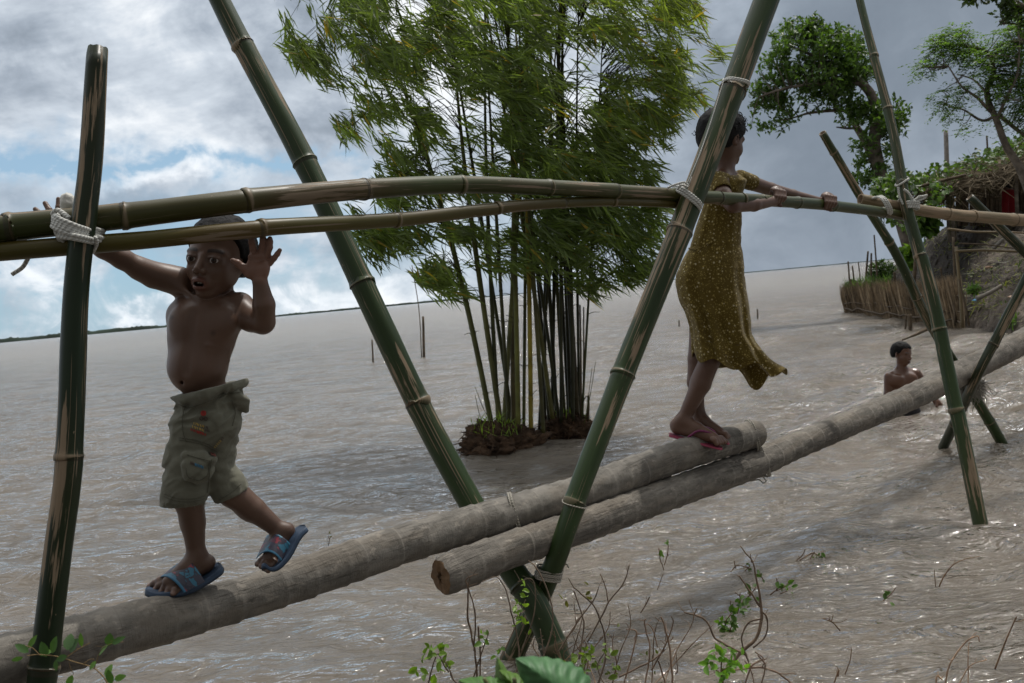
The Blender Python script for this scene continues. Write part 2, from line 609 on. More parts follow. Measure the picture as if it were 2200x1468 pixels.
def mat_simple(name, col, rough=0.8, var=0.3, scale=8.0, bump=0.0, bscale=60.0, bdist=0.003, coords='Object', spec=0.3, tint=False, sss=0.0, trans=0.0):
    m, nt, b = new_mat(name)
    co = texco(nt, 'Object') if coords == 'Object' else nt.attr('tc')
    n = nt.noise(co, scale, 5.0, 0.6)
    c = nt.mix(nt.step(n, 0.3, 0.7), tuple(x * (1 - var) for x in col), tuple(min(1, x * (1 + var)) for x in col))
    if tint:
        c = nt.mix(1.0, c, nt.attr('tint', 'Color'), 'MULTIPLY')
    nt.set(b.inputs['Base Color'], c)
    b.inputs['Roughness'].default_value = rough
    b.inputs['Specular IOR Level'].default_value = spec
    if sss:
        b.inputs['Subsurface Weight'].default_value = sss
        b.inputs['Subsurface Radius'].default_value = (0.012, 0.005, 0.003)
        b.inputs['Subsurface Scale'].default_value = 0.5
    if bump:
        nb = nt.noise(co, bscale, 5.0, 0.6)
        nt.set(b.inputs['Normal'], nt.bump(nb, bump, bdist))
    if trans:
        out = nt.n['Material Output']
        tr = nt.n.new('ShaderNodeBsdfTranslucent')
        nt.set(tr.inputs[0], nt.mix(1.0, c, (1.7, 1.75, 0.6), 'MULTIPLY'))
        ms = nt.n.new('ShaderNodeMixShader')
        ms.inputs[0].default_value = trans
        nt.l.new(b.outputs[0], ms.inputs[1])
        nt.l.new(tr.outputs[0], ms.inputs[2])
        nt.l.new(ms.outputs[0], out.inputs[0])
    return m


def mat_rope(name, col):
    m, nt, b = new_mat(name)
    x, y, s = nt.sep(nt.attr('tc'))[0:3]
    ang = nt.math('ARCTAN2', y, x)
    w = nt.math('SINE', nt.math('ADD', nt.math('MULTIPLY', ang, 2.0), nt.math('MULTIPLY', s, 620.0)))
    n = nt.noise(nt.attr('tc'), 220.0, 3.0, 0.6)
    f = nt.math('MULTIPLY_ADD', w, 0.35, nt.math('MULTIPLY_ADD', n, 0.5, 0.25))
    nt.set(b.inputs['Base Color'], nt.mix(f, tuple(c * 0.55 for c in col), col))
    b.inputs['Roughness'].default_value = 0.7
    nt.set(b.inputs['Normal'], nt.bump(f, 0.9, 0.0025))
    return m


M_ROPE = mat_rope('white_rope', (.62, .62, .58))
M_TWINE = mat_rope('old_twine', (.40, .37, .31))
M_LEAF_BAM = mat_simple('bamboo_leaf', (.138, .195, .062), 0.40, 0.35, 1.5, tint=True, spec=0.5, trans=0.46)
M_LEAF = mat_simple('tree_leaf', (.085, .140, .040), 0.42, 0.35, 1.2, tint=True, spec=0.45, trans=0.40)
M_LEAF_BIG = mat_simple('broad_leaf', (.085, .17, .065), 0.5, 0.2, 14.0, 0.35, 70, 0.002, tint=True, spec=0.4, trans=0.3)
M_BARK = mat_simple('bark', (.13, .11, .09), 0.9, 0.45, 6.0, 0.8, 25, 0.02)
M_CULM = mat_simple('clump_culm', (.065, .062, .026), 0.5, 0.45, 3.0, tint=True)
M_TWIG = mat_simple('dry_twig', (.17, .125, .09), 0.85, 0.4, 25.0, tint=True)
M_STEM = mat_simple('green_stem', (.10, .11, .04), 0.7, 0.3, 20.0, tint=True)
M_ROOT = mat_simple('root_soil', (.060, .038, .024), 0.95, 0.55, 9.0, 1.0, 30, 0.03, tint=True)
M_STICK = mat_simple('stake_wood', (.10, .075, .05), 0.85, 0.4, 9.0)
M_REED = mat_simple('dry_reed', (.34, .28, .205), 0.9, 0.3, 9.0, tint=True)


def mat_skin(name, rough=0.42, wet=0.0):
    m, nt, b = new_mat(name)
    co = texco(nt)
    n = nt.noise(co, 22.0, 4.0, 0.6)
    fine = nt.noise(co, 420.0, 3.0, 0.6)
    c = nt.mix(1.0, nt.attr('tint', 'Color'), nt.mix(n, (.86, .84, .84), (1.12, 1.12, 1.12)), 'MULTIPLY')
    nt.set(b.inputs['Base Color'], c)
    nt.set(b.inputs['Roughness'], nt.math('MULTIPLY_ADD', fine, 0.16, rough - 0.08))
    b.inputs['Specular IOR Level'].default_value = 0.42
    b.inputs['Subsurface Weight'].default_value = 0.08
    b.inputs['Subsurface Radius'].default_value = (0.010, 0.004, 0.002)
    b.inputs['Subsurface Scale'].default_value = 0.6
    b.inputs['Coat Weight'].default_value = wet
    b.inputs['Coat Roughness'].default_value = 0.12
    nt.set(b.inputs['Normal'], nt.bump(fine, 0.12, 0.0012))
    return m


M_SKIN = mat_skin('skin')
M_SKIN_WET = mat_skin('wet_skin', 0.3, 0.5)


def mat_hair(name, col=(.004, .0036, .0036), scale=260.0):
    m, nt, b = new_mat(name)
    co = texco(nt)
    n = nt.noise(nt.scale(co, (1, 1, 0.35)), scale, 4.0, 0.7, 1.0)
    nt.set(b.inputs['Base Color'], nt.mix(n, col, tuple(c * 2.4 for c in col)))
    b.inputs['Roughness'].default_value = 0.6
    b.inputs['Specular IOR Level'].default_value = 0.12
    nt.set(b.inputs['Normal'], nt.bump(n, 0.7, 0.003))
    return m


M_HAIR = mat_hair('black_hair')
M_EYEW = mat_simple('eye_white', (.50, .47, .45), 0.15, 0.05, 30.0, tint=True, spec=0.3)
M_TEETH = mat_simple('teeth', (.62, .58, .50), 0.3, 0.05)


def mat_cloth(name, col, weave=900.0, tint=True, rough=0.9):
    m, nt, b = new_mat(name)
    co = texco(nt)
    n = nt.noise(co, 14.0, 5.0, 0.6)
    w = nt.noise(co, weave, 2.0, 0.5)
    c = nt.mix(n, tuple(x * 0.72 for x in col), tuple(x * 1.25 for x in col))
    c = nt.mix(nt.math('MULTIPLY', w, 0.3), c, tuple(x * 0.6 for x in col))
    if tint:
        c = nt.mix(1.0, c, nt.attr('tint', 'Color'), 'MULTIPLY')
    nt.set(b.inputs['Base Color'], c)
    b.inputs['Roughness'].default_value = rough
    b.inputs['Specular IOR Level'].default_value = 0.15
    b.inputs['Sheen Weight'].default_value = 0.15
    nt.set(b.inputs['Normal'], nt.bump(nt.math('ADD', nt.math('MULTIPLY', nt.noise(co, 45.0, 4.0, 0.6), 1.0), nt.math('MULTIPLY', w, 0.15)), 0.45, 0.006))
    return m


M_SHORTS = mat_cloth('olive_cotton', (.155, .152, .115))
M_DARKCLOTH = mat_cloth('dark_cloth', (.02, .018, .02))
M_REDCLOTH = mat_cloth('red_cloth', (.20, .012, .018))


def mat_dress():
    m, nt, b = new_mat('floral_dress')
    co = texco(nt)
    wob = nt.vmath('SCALE', nt.vmath('SUBTRACT', nt.noise(co, 70.0, 2.0, 0.5, 0, 1), (.5, .5, .5)))
    wob.node.inputs['Scale'].default_value = 0.006
    c2 = nt.vmath('ADD', co, wob)
    base = nt.mix(nt.noise(co, 6.0, 4.0, 0.6), (.085, .056, .010), (.150, .105, .018))
    base = nt.mix(nt.math('MULTIPLY', nt.noise(co, 300.0, 3.0, 0.6), 0.5), base, (.05, .034, .008))

    def flowers(scale, r0, r1, keep):
        n = nt.n.new('ShaderNodeTexVoronoi')
        nt.set(n.inputs['Vector'], c2)
        n.inputs['Scale'].default_value = scale
        d = n.outputs['Distance']
        k = nt.math('GREATER_THAN', nt.sep(n.outputs['Color'])[0], keep)
        return nt.math('MULTIPLY', nt.step(d, r1, r0), k), n.outputs['Color'], nt.step(d, r0 * 0.55, r0 * 0.35)
    f1, c1, ctr = flowers(66.0, 0.20, 0.32, 0.30)
    f2, cc2, _ = flowers(125.0, 0.20, 0.36, 0.15)
    base = nt.mix(nt.math('MULTIPLY', f2, 0.55), base, (.36, .28, .08))
    fc = nt.mix(nt.sep(c1)[1], (.34, .25, .06), (.50, .45, .30))
    fc = nt.mix(nt.math('MULTIPLY', ctr, 0.5), fc, (.60, .52, .30))
    base = nt.mix(nt.math('MULTIPLY', f1, 0.85), base, fc)
    nt.set(b.inputs['Base Color'], nt.mix(1.0, base, nt.attr('tint', 'Color'), 'MULTIPLY'))
    b.inputs['Roughness'].default_value = 0.85
    b.inputs['Specular IOR Level'].default_value = 0.15
    b.inputs['Sheen Weight'].default_value = 0.1
    nt.set(b.inputs['Normal'], nt.bump(nt.noise(co, 55.0, 4.0, 0.6), 0.4, 0.006))
    return m


M_DRESS = mat_dress()
M_RUBBER = mat_simple('navy_rubber', (.030, .050, .085), 0.55, 0.15, 30.0, 0.2, 200, 0.001, tint=True)
M_PINK = mat_simple('pink_rubber', (.20, .035, .065), 0.5, 0.2, 30.0, tint=True)


def mat_print():
    m, nt, b = new_mat('printed_strap')
    co = nt.attr('tc')
    n = nt.n.new('ShaderNodeTexVoronoi')
    nt.set(n.inputs['Vector'], nt.vmath('ADD', nt.scale(co, (3.2, 2.6, 1)), nt.vmath('SCALE', nt.noise(co, 5.0, 2.0, 0.5, 0, 1))))
    n.inputs['Scale'].default_value = 1.3
    r = nt.sep(n.outputs['Color'])[0]
    c = nt.mix(nt.step(r, 0.50, 0.52), (.035, .035, .055), (.20, .028, .045))
    c = nt.mix(nt.step(r, 0.74, 0.76), c, (.022, .12, .19))
    n2 = nt.n.new('ShaderNodeTexVoronoi')
    n2.feature = 'DISTANCE_TO_EDGE'
    nt.l.new(n.inputs['Vector'].links[0].from_socket, n2.inputs['Vector'])
    n2.inputs['Scale'].default_value = 1.3
    c = nt.mix(nt.step(n2.outputs['Distance'], 0.07, 0.04), c, (.02, .02, .035))
    e = nt.sep(co)[0]
    c = nt.mix(nt.step(e, 0.13, 0.11), c, (.03, .13, .22))
    nt.set(b.inputs['Base Color'], c)
    b.inputs['Roughness'].default_value = 0.5
    return m


M_STRAP = mat_print()


def mat_water():
    m, nt, b = new_mat('river_water')
    g = nt.n.new('ShaderNodeNewGeometry')
    pos = g.outputs['Position']
    x, y, z = nt.sep(pos)[0:3]
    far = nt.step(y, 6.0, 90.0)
    n1 = nt.noise(nt.scale(pos, (0.5, 0.8, 0.5)), 1.0, 4.0, 0.6)
    n2 = nt.noise(nt.scale(pos, (2.4, 5.0, 1)), 1.0, 5.0, 0.6, 0.6)
    c = nt.mix(nt.step(n1, 0.35, 0.65), (.095, .081, .064), (.134, .114, .092))
    c = nt.mix(nt.math('MULTIPLY', nt.step(n2, 0.55, 0.72), 0.35), c, (.165, .14, .112))
    c = nt.mix(nt.math('MULTIPLY', far, 0.6), c, (.235, .222, .205))  # distant water lightened in colour to stand in for sky reflection
    gust = nt.math('MULTIPLY', nt.step(nt.noise(nt.scale(pos, (0.45, 0.8, 1)), 1.0, 4.0, 0.6), 0.34, 0.66), nt.math('MULTIPLY_ADD', nt.step(x, -1.6, 2.2), 0.72, 0.28))
    wa = nt.noise(nt.scale(pos, (5.0, 11.5, 1)), 1.0, 2.0, 0.45, 2.2)
    wb = nt.noise(nt.scale(pos, (20.0, 46.0, 1)), 1.0, 1.5, 0.5, 1.6)
    wc = nt.noise(nt.scale(pos, (1.6, 4.2, 1)), 1.0, 6.0, 0.62, 0.8)
    h = nt.math('ADD', nt.math('MULTIPLY', wa, nt.math('MULTIPLY_ADD', gust, 0.050, 0.028)), nt.math('MULTIPLY', nt.math('MULTIPLY', wb, gust), 0.0135))
    h = nt.math('ADD', h, nt.math('MULTIPLY', wc, nt.math('MULTIPLY_ADD', far, 0.22, 0.04)))
    nrm = nt.bump(h, 1.0, 1.0)
    # silt-laden water: light scattered back from below the surface hardly sees the ripples
    df = nt.n.new('ShaderNodeSubsurfaceScattering')
    df.falloff = 'BURLEY'
    nt.set(df.inputs['Color'], c)
    df.inputs['Scale'].default_value = 0.30
    df.inputs['Radius'].default_value = (1.0, 1.0, 1.0)
    flat = nt.vmath('NORMALIZE', nt.vmath('ADD', nt.vmath('SCALE', nrm), (0, 0, 0.65)))
    flat.node.inputs[0].links[0].from_node.inputs[0].links[0].from_node.inputs['Scale'].default_value = 0.35
    nt.set(df.inputs['Normal'], flat)
    gl = nt.n.new('ShaderNodeBsdfGlossy')
    gl.inputs['Color'].default_value = (1, 1, 1, 1)
    nt.set(gl.inputs['Roughness'], nt.math('MULTIPLY_ADD', far, 0.10, 0.07))
    nt.set(gl.inputs['Normal'], nrm)
    fr = nt.n.new('ShaderNodeFresnel')
    fr.inputs['IOR'].default_value = 1.46
    nt.set(fr.inputs['Normal'], nrm)
    ms = nt.n.new('ShaderNodeMixShader')
    nt.l.new(fr.outputs[0], ms.inputs[0])
    nt.l.new(df.outputs[0], ms.inputs[1])
    nt.l.new(gl.outputs[0], ms.inputs[2])
    nt.l.new(ms.outputs[0], nt.n['Material Output'].inputs[0])
    nt.n.remove(b)
    return m


M_WATER = mat_water()
M_EARTH = mat_simple('bank_earth', (.060, .053, .046), 0.95, 0.5, 1.6, 1.0, 9.0, 0.08, tint=True)
M_FAR = mat_simple('far_trees', (.030, .045, .035), 0.95, 0.4, 0.01)
# ------------------------------------------------------------------ water: one sheet to the horizon
def build_water():
    t = np.concatenate([np.linspace(-3.2, -0.75, 60, endpoint=False), np.linspace(-0.75, 0.75, 460), np.linspace(0.75, 3.2, 61)[1:]])
    ys = [1.2]
    while ys[-1] < 9000:
        d = ys[-1]
        ys.append(d + (max(0.011, d * 0.0036) if d < 45 else d * 0.05))
    ys = np.array(ys)
    Y, T = np.meshgrid(ys, t, indexing='ij')
    X = Y * T
    sp = np.maximum(0.011, Y * 0.0036)
    warp = (fbm(np.stack([X * 0.35, Y * 0.5, Y * 0], -1), 3) - 0.5) * 2.2
    warp2 = (fbm(np.stack([X * 0.9 + 9, Y * 1.2, Y * 0], -1), 3) - 0.5) * 0.7
    patch = 0.40 + 1.1 * np.clip(fbm(np.stack([X * 0.22 + 3, Y * 0.30 + 8, Y * 0], -1), 3) * 2.2 - 0.6, 0, 1)
    r = np.random.default_rng(3)
    Z = np.zeros_like(X)
    for k in range(46):
        lam = 0.13 * (1.9 / 0.13) ** (k / 45)
        a = math.radians(78) + r.normal(0, 0.62)
        ph = r.uniform(0, 6.28)
        kx, ky = math.cos(a), math.sin(a)
        amp = 0.0082 * lam ** 0.92 * (1.0 if lam < .7 else .6) * (1.5 if 0.15 < lam < 0.6 else 1.0)
        fade = np.clip((lam / sp - 3.0) / 4.0, 0, 1)
        q = 2 * np.pi / lam * (X * kx + Y * ky + warp * 0.5 + warp2 * 0.35) + ph
        Z += amp * fade * (np.sin(q) + 0.22 * np.cos(2 * q)) * (patch if lam < 0.9 else 1.0)
    Z *= np.clip((400 - Y) / 300, 0, 1) * (0.55 + 0.45 * np.clip((X + 1.8) / 3.5, 0, 1))
    # flow piling up against things standing in the river
    for (px, py, am, rad) in ((1080, 975, .035, .35), (1210, 940, .03, .3), (2105, 1132, .015, .1), (1945, 885, .02, .2)):
        w = W(px, py)
        dd = (X - w[0]) ** 2 + (Y - w[1]) ** 2
        Z += am * np.exp(-dd / rad ** 2) * (0.4 + 1.2 * (vnoise(np.stack([X * 9, Y * 14, Y * 0], -1)) - 0.5))
    v = np.stack([X, Y, Z], -1).reshape(-1, 3)
    ny, nx = X.shape
    idx = np.arange(ny * nx).reshape(ny, nx)
    f = np.stack([idx[:-1, :-1], idx[:-1, 1:], idx[1:, 1:], idx[1:, :-1]], -1).reshape(-1, 4)
    me = bpy.data.meshes.new('water')
    me.from_pydata(v.tolist(), [], f.tolist())
    o = link_mesh('water', me, M_WATER, None, (0, 0, 0))
    tag(o, kind='structure')


build_water()


def build_near_bank():
    xs = np.linspace(-5, 5, 60)
    ys = np.linspace(-5, 2.3, 50)
    X, Y = np.meshgrid(xs, ys)
    Z = np.interp(Y, [-5, -1, 0.6, 1.5, 2.0, 2.3], [0.9, 0.55, 0.22, 0.06, -0.03, -0.15])
    Z = Z + (fbm(np.stack([X * 2, Y * 2, X * 0], -1), 4) - 0.5) * 0.12
    idx = np.arange(X.size).reshape(X.shape)
    f = np.stack([idx[:-1, :-1], idx[:-1, 1:], idx[1:, 1:], idx[1:, :-1]], -1).reshape(-1, 4)
    mb = MB()
    mb.add(np.stack([X, Y, Z], -1).reshape(-1, 3), f.tolist())
    tag(mb.build('near_bank', M_EARTH, base=(0, 0, 0)), kind='structure')


build_near_bank()


def build_far_shore():
    """low wooded shore on the horizon: a strip of tree clumps"""
    r = np.random.default_rng(5)
    mb = MB()

    def strip(px0, px1, dist, hmax, name):
        n = 260
        tops = []
        for i in range(n):
            px = px0 + (px1 - px0) * i / (n - 1)
            w = W(px, 735 - 0.0925 * px + 40)
            d = w[:2] / np.linalg.norm(w[:2])
            edge = min(1, (n - 1 - i) / 25 + 0.35)
            nz = fbm(np.array([[i * 0.13, 3.3 + hmax, 0]]), 4)[0]
            h = hmax * (0.55 + 0.55 * nz) * edge * (1.0 if r.random() > .08 else 1.2)
            tops.append((d[0] * dist, d[1] * dist, h, d))
        v, f = [], []
        for (x, y, h, d) in tops:
            v += [(x - d[0] * 6, y - d[1] * 6, -.5), (x - d[0] * 4, y - d[1] * 4, h * .75), (x, y, h), (x + d[0] * 20, y + d[1] * 20, -.5)]
        for i in range(n - 1):
            a = 4 * i
            for k in range(3):
                f.append((a + k, a + 4 + k, a + 5 + k, a + 1 + k))
        mb.add(v, f)
    strip(-500, 380, 1500, 6.0, 'a')
    strip(360, 1080, 2600, 6.0, 'b')
    strip(1040, 2300, 4200, 4.5, 'c')
    o = mb.build('far_treeline', M_FAR, base=(0, 1500, 0))
    tag(o, 'low dark line of trees along the far shore on the horizon', 'treeline', kind='stuff')


build_far_shore()


# ------------------------------------------------------------------ bamboo poles and palm trunks
def bamboo(name, pts, mat, label, cat, group=None, nodes=(), axis=1, sides=20, hollow=(False, True), notch=None, flare=0.10, seed=0):
    """pts: (px, py, depth, width in px). nodes: pixel positions along axis (0 = x, 1 = y)."""
    p = np.array([P(a, b, d) for a, b, d, w in pts])
    rad = np.array([w * d / FPX / 2 for a, b, d, w in pts])
    key = np.array([q[axis] for q in pts], float)
    dense = catmull(p, 600)
    L = arclen(dense)
    kk = np.interp(np.linspace(0, 1, 600), np.linspace(0, 1, len(pts)), key)
    rr = np.interp(np.linspace(0, 1, 600), np.linspace(0, 1, len(pts)), rad)
    order = np.argsort(kk)
    ns = [float(np.interp(n, kk[order], L[order])) for n in nodes]
    s = list(np.arange(0, L[-1], 0.045)) + [L[-1]]
    for n in ns:
        s += [n + e for e in (-.020, -.013, -.008, -.005, -.002, .001, .004, .008, .014, .022)]
    s = np.unique(np.clip(np.array(s), 0, L[-1]))
    q = np.stack([np.interp(s, L, dense[:, i]) for i in range(3)], 1)
    r = np.interp(s, L, rr)
    flag = np.ones(len(s))
    rg = np.random.default_rng(len(name) + seed)
    t = np.gradient(q, axis=0)
    t /= np.linalg.norm(t, axis=1)[:, None]
    for n in ns:
        e = s - n
        r = r * (1 + flare * np.exp(-((e - 0.003) / 0.0065) ** 2) + 0.035 * np.exp(-(e / 0.03) ** 2) - 0.03 * np.exp(-((e + 0.006) / 0.004) ** 2))
        flag = flag + 0.9 * np.exp(-((e - 0.005) / 0.0055) ** 2) - 0.7 * np.exp(-((e + 0.004) / 0.004) ** 2)
        # small kink of the axis at a node
        q = q + np.where(e > 0, 1, 0)[:, None] * rg.normal(0, 0.0022, 3)
    mb = MB()
    ring_tube(mb, q, r, sides, hollow=hollow, nodeflag=flag, rough=0.045, notch=notch)
    o = mb.build(name, mat, base=q[0] if axis == 1 else q[0])
    return tag(o, label, cat, group)


def notch_a(th):
    a = np.cos(th - 2.2)
    return 0.016 * np.tanh(a * 4) + 0.003 * np.sin(th * 7) + 0.0015 * np.sin(th * 13)


G_POST = 'bamboo posts of the footbridge'
# left post, front
bamboo('bamboo_post', [(70, 1620, 2.31, 60), (93, 1440, 2.31, 59), (122, 1200, 2.32, 58), (148, 985, 2.33, 56), (163, 640, 2.36, 53), (180, 480, 2.37, 51), (196, 340, 2.385, 49), (209, 118, 2.40, 44)],
       M_BAM_DARK, 'thick dark green bamboo post with broken top nearest the shirtless boy', 'post', G_POST, nodes=(1440, 985), notch=notch_a)
# long leaning post behind the rails
bamboo('bamboo_post', [(1216, 1462, 3.38, 58), (1150, 1305, 3.42, 58), (1090, 1215, 3.47, 56), (1005, 1075, 3.52, 54), (893, 865, 3.58, 53), (768, 600, 3.64, 52), (650, 350, 3.70, 50), (518, 100, 3.76, 46), (445, -45, 3.80, 42)],
       M_BAM2, 'long bamboo post leaning left behind both rails with peeling tan bark', 'post', G_POST, nodes=(1390, 1262, 868, 612, 352, 100), seed=2)
bamboo('bamboo_post', [(1072, 1470, 3.64, 46), (1150, 1300, 3.53, 46), (1195, 1195, 3.41, 45), (1232, 1090, 3.42, 46), (1343, 800, 3.58, 50), (1475, 470, 3.72, 52), (1580, 190, 3.86, 54), (1650, 0, 3.96, 55), (1680, -80, 4.0, 55)],
       M_BAM2, 'thick bamboo post leaning right in front of the girl with tan stripes', 'post', G_POST, nodes=(1405, 1076, 806, 500, 196), seed=3)
bamboo('bamboo_post', [(2112, 1155, 4.72, 31), (2105, 1120, 4.73, 31), (2066, 930, 4.80, 31), (2038, 800, 4.86, 30), (2005, 640, 4.92, 28), (1950, 440, 5.04, 24), (1915, 260, 5.2, 20), (1862, 60, 5.4, 17), (1838, -40, 5.5, 16)],
       M_BAM, 'slim tall bamboo post standing in water in front of the swimming boy', 'post', G_POST, nodes=(885, 705, 550, 395, 235, 130), sides=16, seed=4)
bamboo('bamboo_post', [(2158, 962, 6.80, 22), (2120, 895, 6.66, 22), (2062, 800, 6.50, 22), (1990, 680, 6.2, 21), (1925, 545, 5.95, 20), (1850, 425, 5.7, 18), (1767, 284, 5.5, 16)],
       M_BAM2, 'short bamboo post leaning left with cut top under the broad-leaved tree', 'post', G_POST, nodes=(905, 640, 520, 325), sides=16, seed=5)
bamboo('bamboo_post', [(2026, 962, 6.86, 21), (2068, 875, 6.40, 21), (2100, 806, 6.02, 21), (2135, 738, 5.98, 21), (2200, 610, 5.95, 22), (2260, 500, 5.9, 22)],
       M_BAM_DARK, 'dark bamboo post leaning right across the front of the thick trunk', 'post', G_POST, nodes=(740, 910), sides=16, seed=6)
bamboo('bamboo_post', [(2290, 640, 7.4, 22), (2240, 580, 7.4, 22), (2165, 505, 7.4, 21), (2084, 425, 7.4, 18)],
       M_BAM_DARK, 'smooth dark bamboo pole with pale cut end before the hut', 'post', G_POST, nodes=(470, 560), sides=16, seed=7)
# rails
G_RAIL = 'bamboo handrails of the footbridge'
bamboo('bamboo_rail', [(-60, 500, 2.36, 61), (30, 490, 2.39, 60), (200, 473, 2.44, 57), (330, 458, 2.485, 54), (530, 433, 2.575, 50), (780, 409, 2.80, 44), (990, 398, 3.05, 38), (1180, 404, 3.28, 34), (1330, 411, 3.50, 31), (1480, 420, 3.80, 29), (1600, 426, 4.05, 26), (1750, 435, 4.45, 24), (1870, 449, 4.85, 22), (1962, 464, 5.12, 20)],
       M_RAIL, 'upper bamboo handrail running from the rope lashing to the girl\'s hands', 'handrail', G_RAIL, nodes=(22, 268, 528, 782, 990, 1178, 1322, 1470, 1550, 1600, 1642, 1715, 1790, 1900), axis=0)
bamboo('bamboo_rail', [(-60, 546, 2.36, 42), (100, 533, 2.40, 41), (300, 517, 2.46, 39), (560, 492, 2.565, 37), (850, 474, 2.86, 31), (1060, 450, 3.12, 27), (1200, 438, 3.32, 23), (1320, 434, 3.50, 21), (1400, 436, 3.64, 19), (1462, 441, 3.78, 17)],
       M_RAIL2, 'lower olive brown bamboo handrail crossing in front of the boy\'s forehead', 'handrail', G_RAIL, nodes=(560, 850, 1066, 1210, 1318), axis=0)
bamboo('bamboo_rail', [(1848, 428, 5.02, 23), (1900, 438, 5.06, 23), (1990, 455, 5.18, 24), (2100, 467, 5.40, 25), (2200, 474, 5.6, 26), (2300, 474, 5.8, 26)],
       M_TAN, 'dry tan bamboo handrail at the right end before the hut', 'handrail', G_RAIL, nodes=(1935, 2035, 2090, 2180), axis=0, hollow=(True, True))


def trunk(name, pts, mat, label, ringstep=0.105, seed=0, bevel=False):
    p = np.array([P(a, b, d) for a, b, d, w in pts])
    rad = np.array([w * d / FPX / 2 for a, b, d, w in pts])
    dense = catmull(p, 900)
    L = arclen(dense)
    seg = np.interp(np.linspace(0, 1, len(pts)), np.linspace(0, 1, 900), L)
    s = np.arange(0, L[-1], 0.007)
    q = np.stack([np.interp(s, L, dense[:, i]) for i in range(3)], 1)
    r = np.interp(s, seg, rad)
    rg = np.random.default_rng(seed)
    pos, rings = 0.04, []
    while pos < L[-1]:
        rings.append(pos)
        pos += ringstep * rg.uniform(0.55, 1.5)
    flag = np.ones(len(s))
    prev = np.zeros(len(s))
    for i, n in enumerate(rings):
        e = s - n
        r = r * (1 + 0.022 * np.exp(-(e / 0.010) ** 2) - 0.016 * np.exp(-((e - 0.018) / 0.012) ** 2))
        am = rg.uniform(0.1, 1.0) ** 1.2
        nxt = rings[i + 1] if i + 1 < len(rings) else n + ringstep
        saw = np.where((s >= n) & (s < nxt), (s - n) / (nxt - n) - .5, 0)
        r = r * (1 + 0.045 * saw)
        flag = flag + 0.9 * am * np.exp(-(e / 0.005) ** 2) - 0.5 * am * np.exp(-((e - 0.012) / 0.006) ** 2)
    # gentle irregular thickening
    r = r * (1 + 0.05 * (fbm(np.stack([s * 3.1 + seed, s * 0, s * 0], -1), 3) - 0.5))
    mb = MB()
    sides = 40
    t, N, B = frames(q)
    th = np.linspace(0, 2 * np.pi, sides, endpoint=False)
    R = r.max()
    c, sn = np.cos(th), np.sin(th)
    pp = np.stack([np.broadcast_to(c * 3, (len(s), sides)), np.broadcast_to(sn * 3, (len(s), sides)), np.broadcast_to((s * 14)[:, None], (len(s), sides))], -1)
    rr = r[:, None] * (1 + 0.07 * (fbm(pp + seed * 7, 4) - 0.5))
    axis0 = np.zeros((len(s), sides))
    if bevel:
        # chopped, rough end: pull the rim back on the upper side
        w = np.exp(-s / 0.05)[:, None]
        rr = rr * (1 - 0.10 * np.exp(-s / 0.012)[:, None])
    ring = q[:, None] + N[:, None] * (rr * c)[..., None] + B[:, None] * (rr * sn)[..., None]
    if bevel:
        jag = (vnoise(np.stack([c * 4, sn * 4, sn * 0], -1)) - 0.5) * 0.010 + (vnoise(np.stack([c * 11, sn * 11, sn * 0 + 4], -1)) - 0.5) * 0.006
        front = np.array([np.dot(N[0] * a + B[0] * b_, CF) for a, b_ in zip(c, sn)])
        ring[:10] += (t[0] * ((-front * 0.5) * -0.03 + jag)[:, None])[None] * np.linspace(1, 0, 10)[:, None, None]
    tc = np.stack([np.broadcast_to(c * R, rr.shape), np.broadcast_to(sn * R, rr.shape), np.broadcast_to(s[:, None], rr.shape)], -1)
    n = len(s)
    j = np.arange(sides)
    j2 = (j + 1) % sides
    F = []
    for i in range(n - 1):
        a = i * sides
        F.extend(np.stack([a + j, a + j2, a + sides + j2, a + sides + j], 1).tolist())
    cc = np.ones((n * sides, 3))
    ang = 0.8 + 0.4 * vnoise(pp * np.array([1, 1, .3]))
    cc[:, 0] = (1 + (flag[:, None] - 1) * ang).reshape(-1)
    mb.add(ring.reshape(-1, 3), F, tc.reshape(-1, 3), cc)
    # ends: inner rough discs
    for (i, dirn) in ((0, -1), (n - 1, 1)):
        rings_ = [ring[i]]
        ctr = q[i] + t[i] * dirn * 0.002
        for k, fr in enumerate((0.93, 0.7, 0.45, 0.2)):
            v = ctr + (ring[i] - ctr) * fr + t[i] * ((vnoise(np.stack([c * fr * 5 + k, sn * fr * 5, sn * 0 + seed], -1)) - 0.5) * 0.010 + dirn * 0.002)[:, None]
            rings_.append(v)
        V = np.concatenate(rings_)
        F = []
        for k in range(4):
            qd = np.stack([k * sides + j, k * sides + j2, (k + 1) * sides + j2, (k + 1) * sides + j], 1)
            F.extend((qd[:, ::-1] if dirn < 0 else qd).tolist())
        F.append(list(4 * sides + j))
        mb.add(V, F, np.concatenate([r_ - q[i] for r_ in rings_]), np.tile([[3.0, 1, 1]], (len(V), 1)))
    o = mb.build(name, mat, base=q[0])
    return tag(o, label, 'trunk', 'palm trunks laid as the footbridge deck')


def d1(px):
    return 1 / (.4255 - 1.243e-4 * px)


def d2(px):
    return 1 / (.3175 - 1.427e-4 * (px - 975))


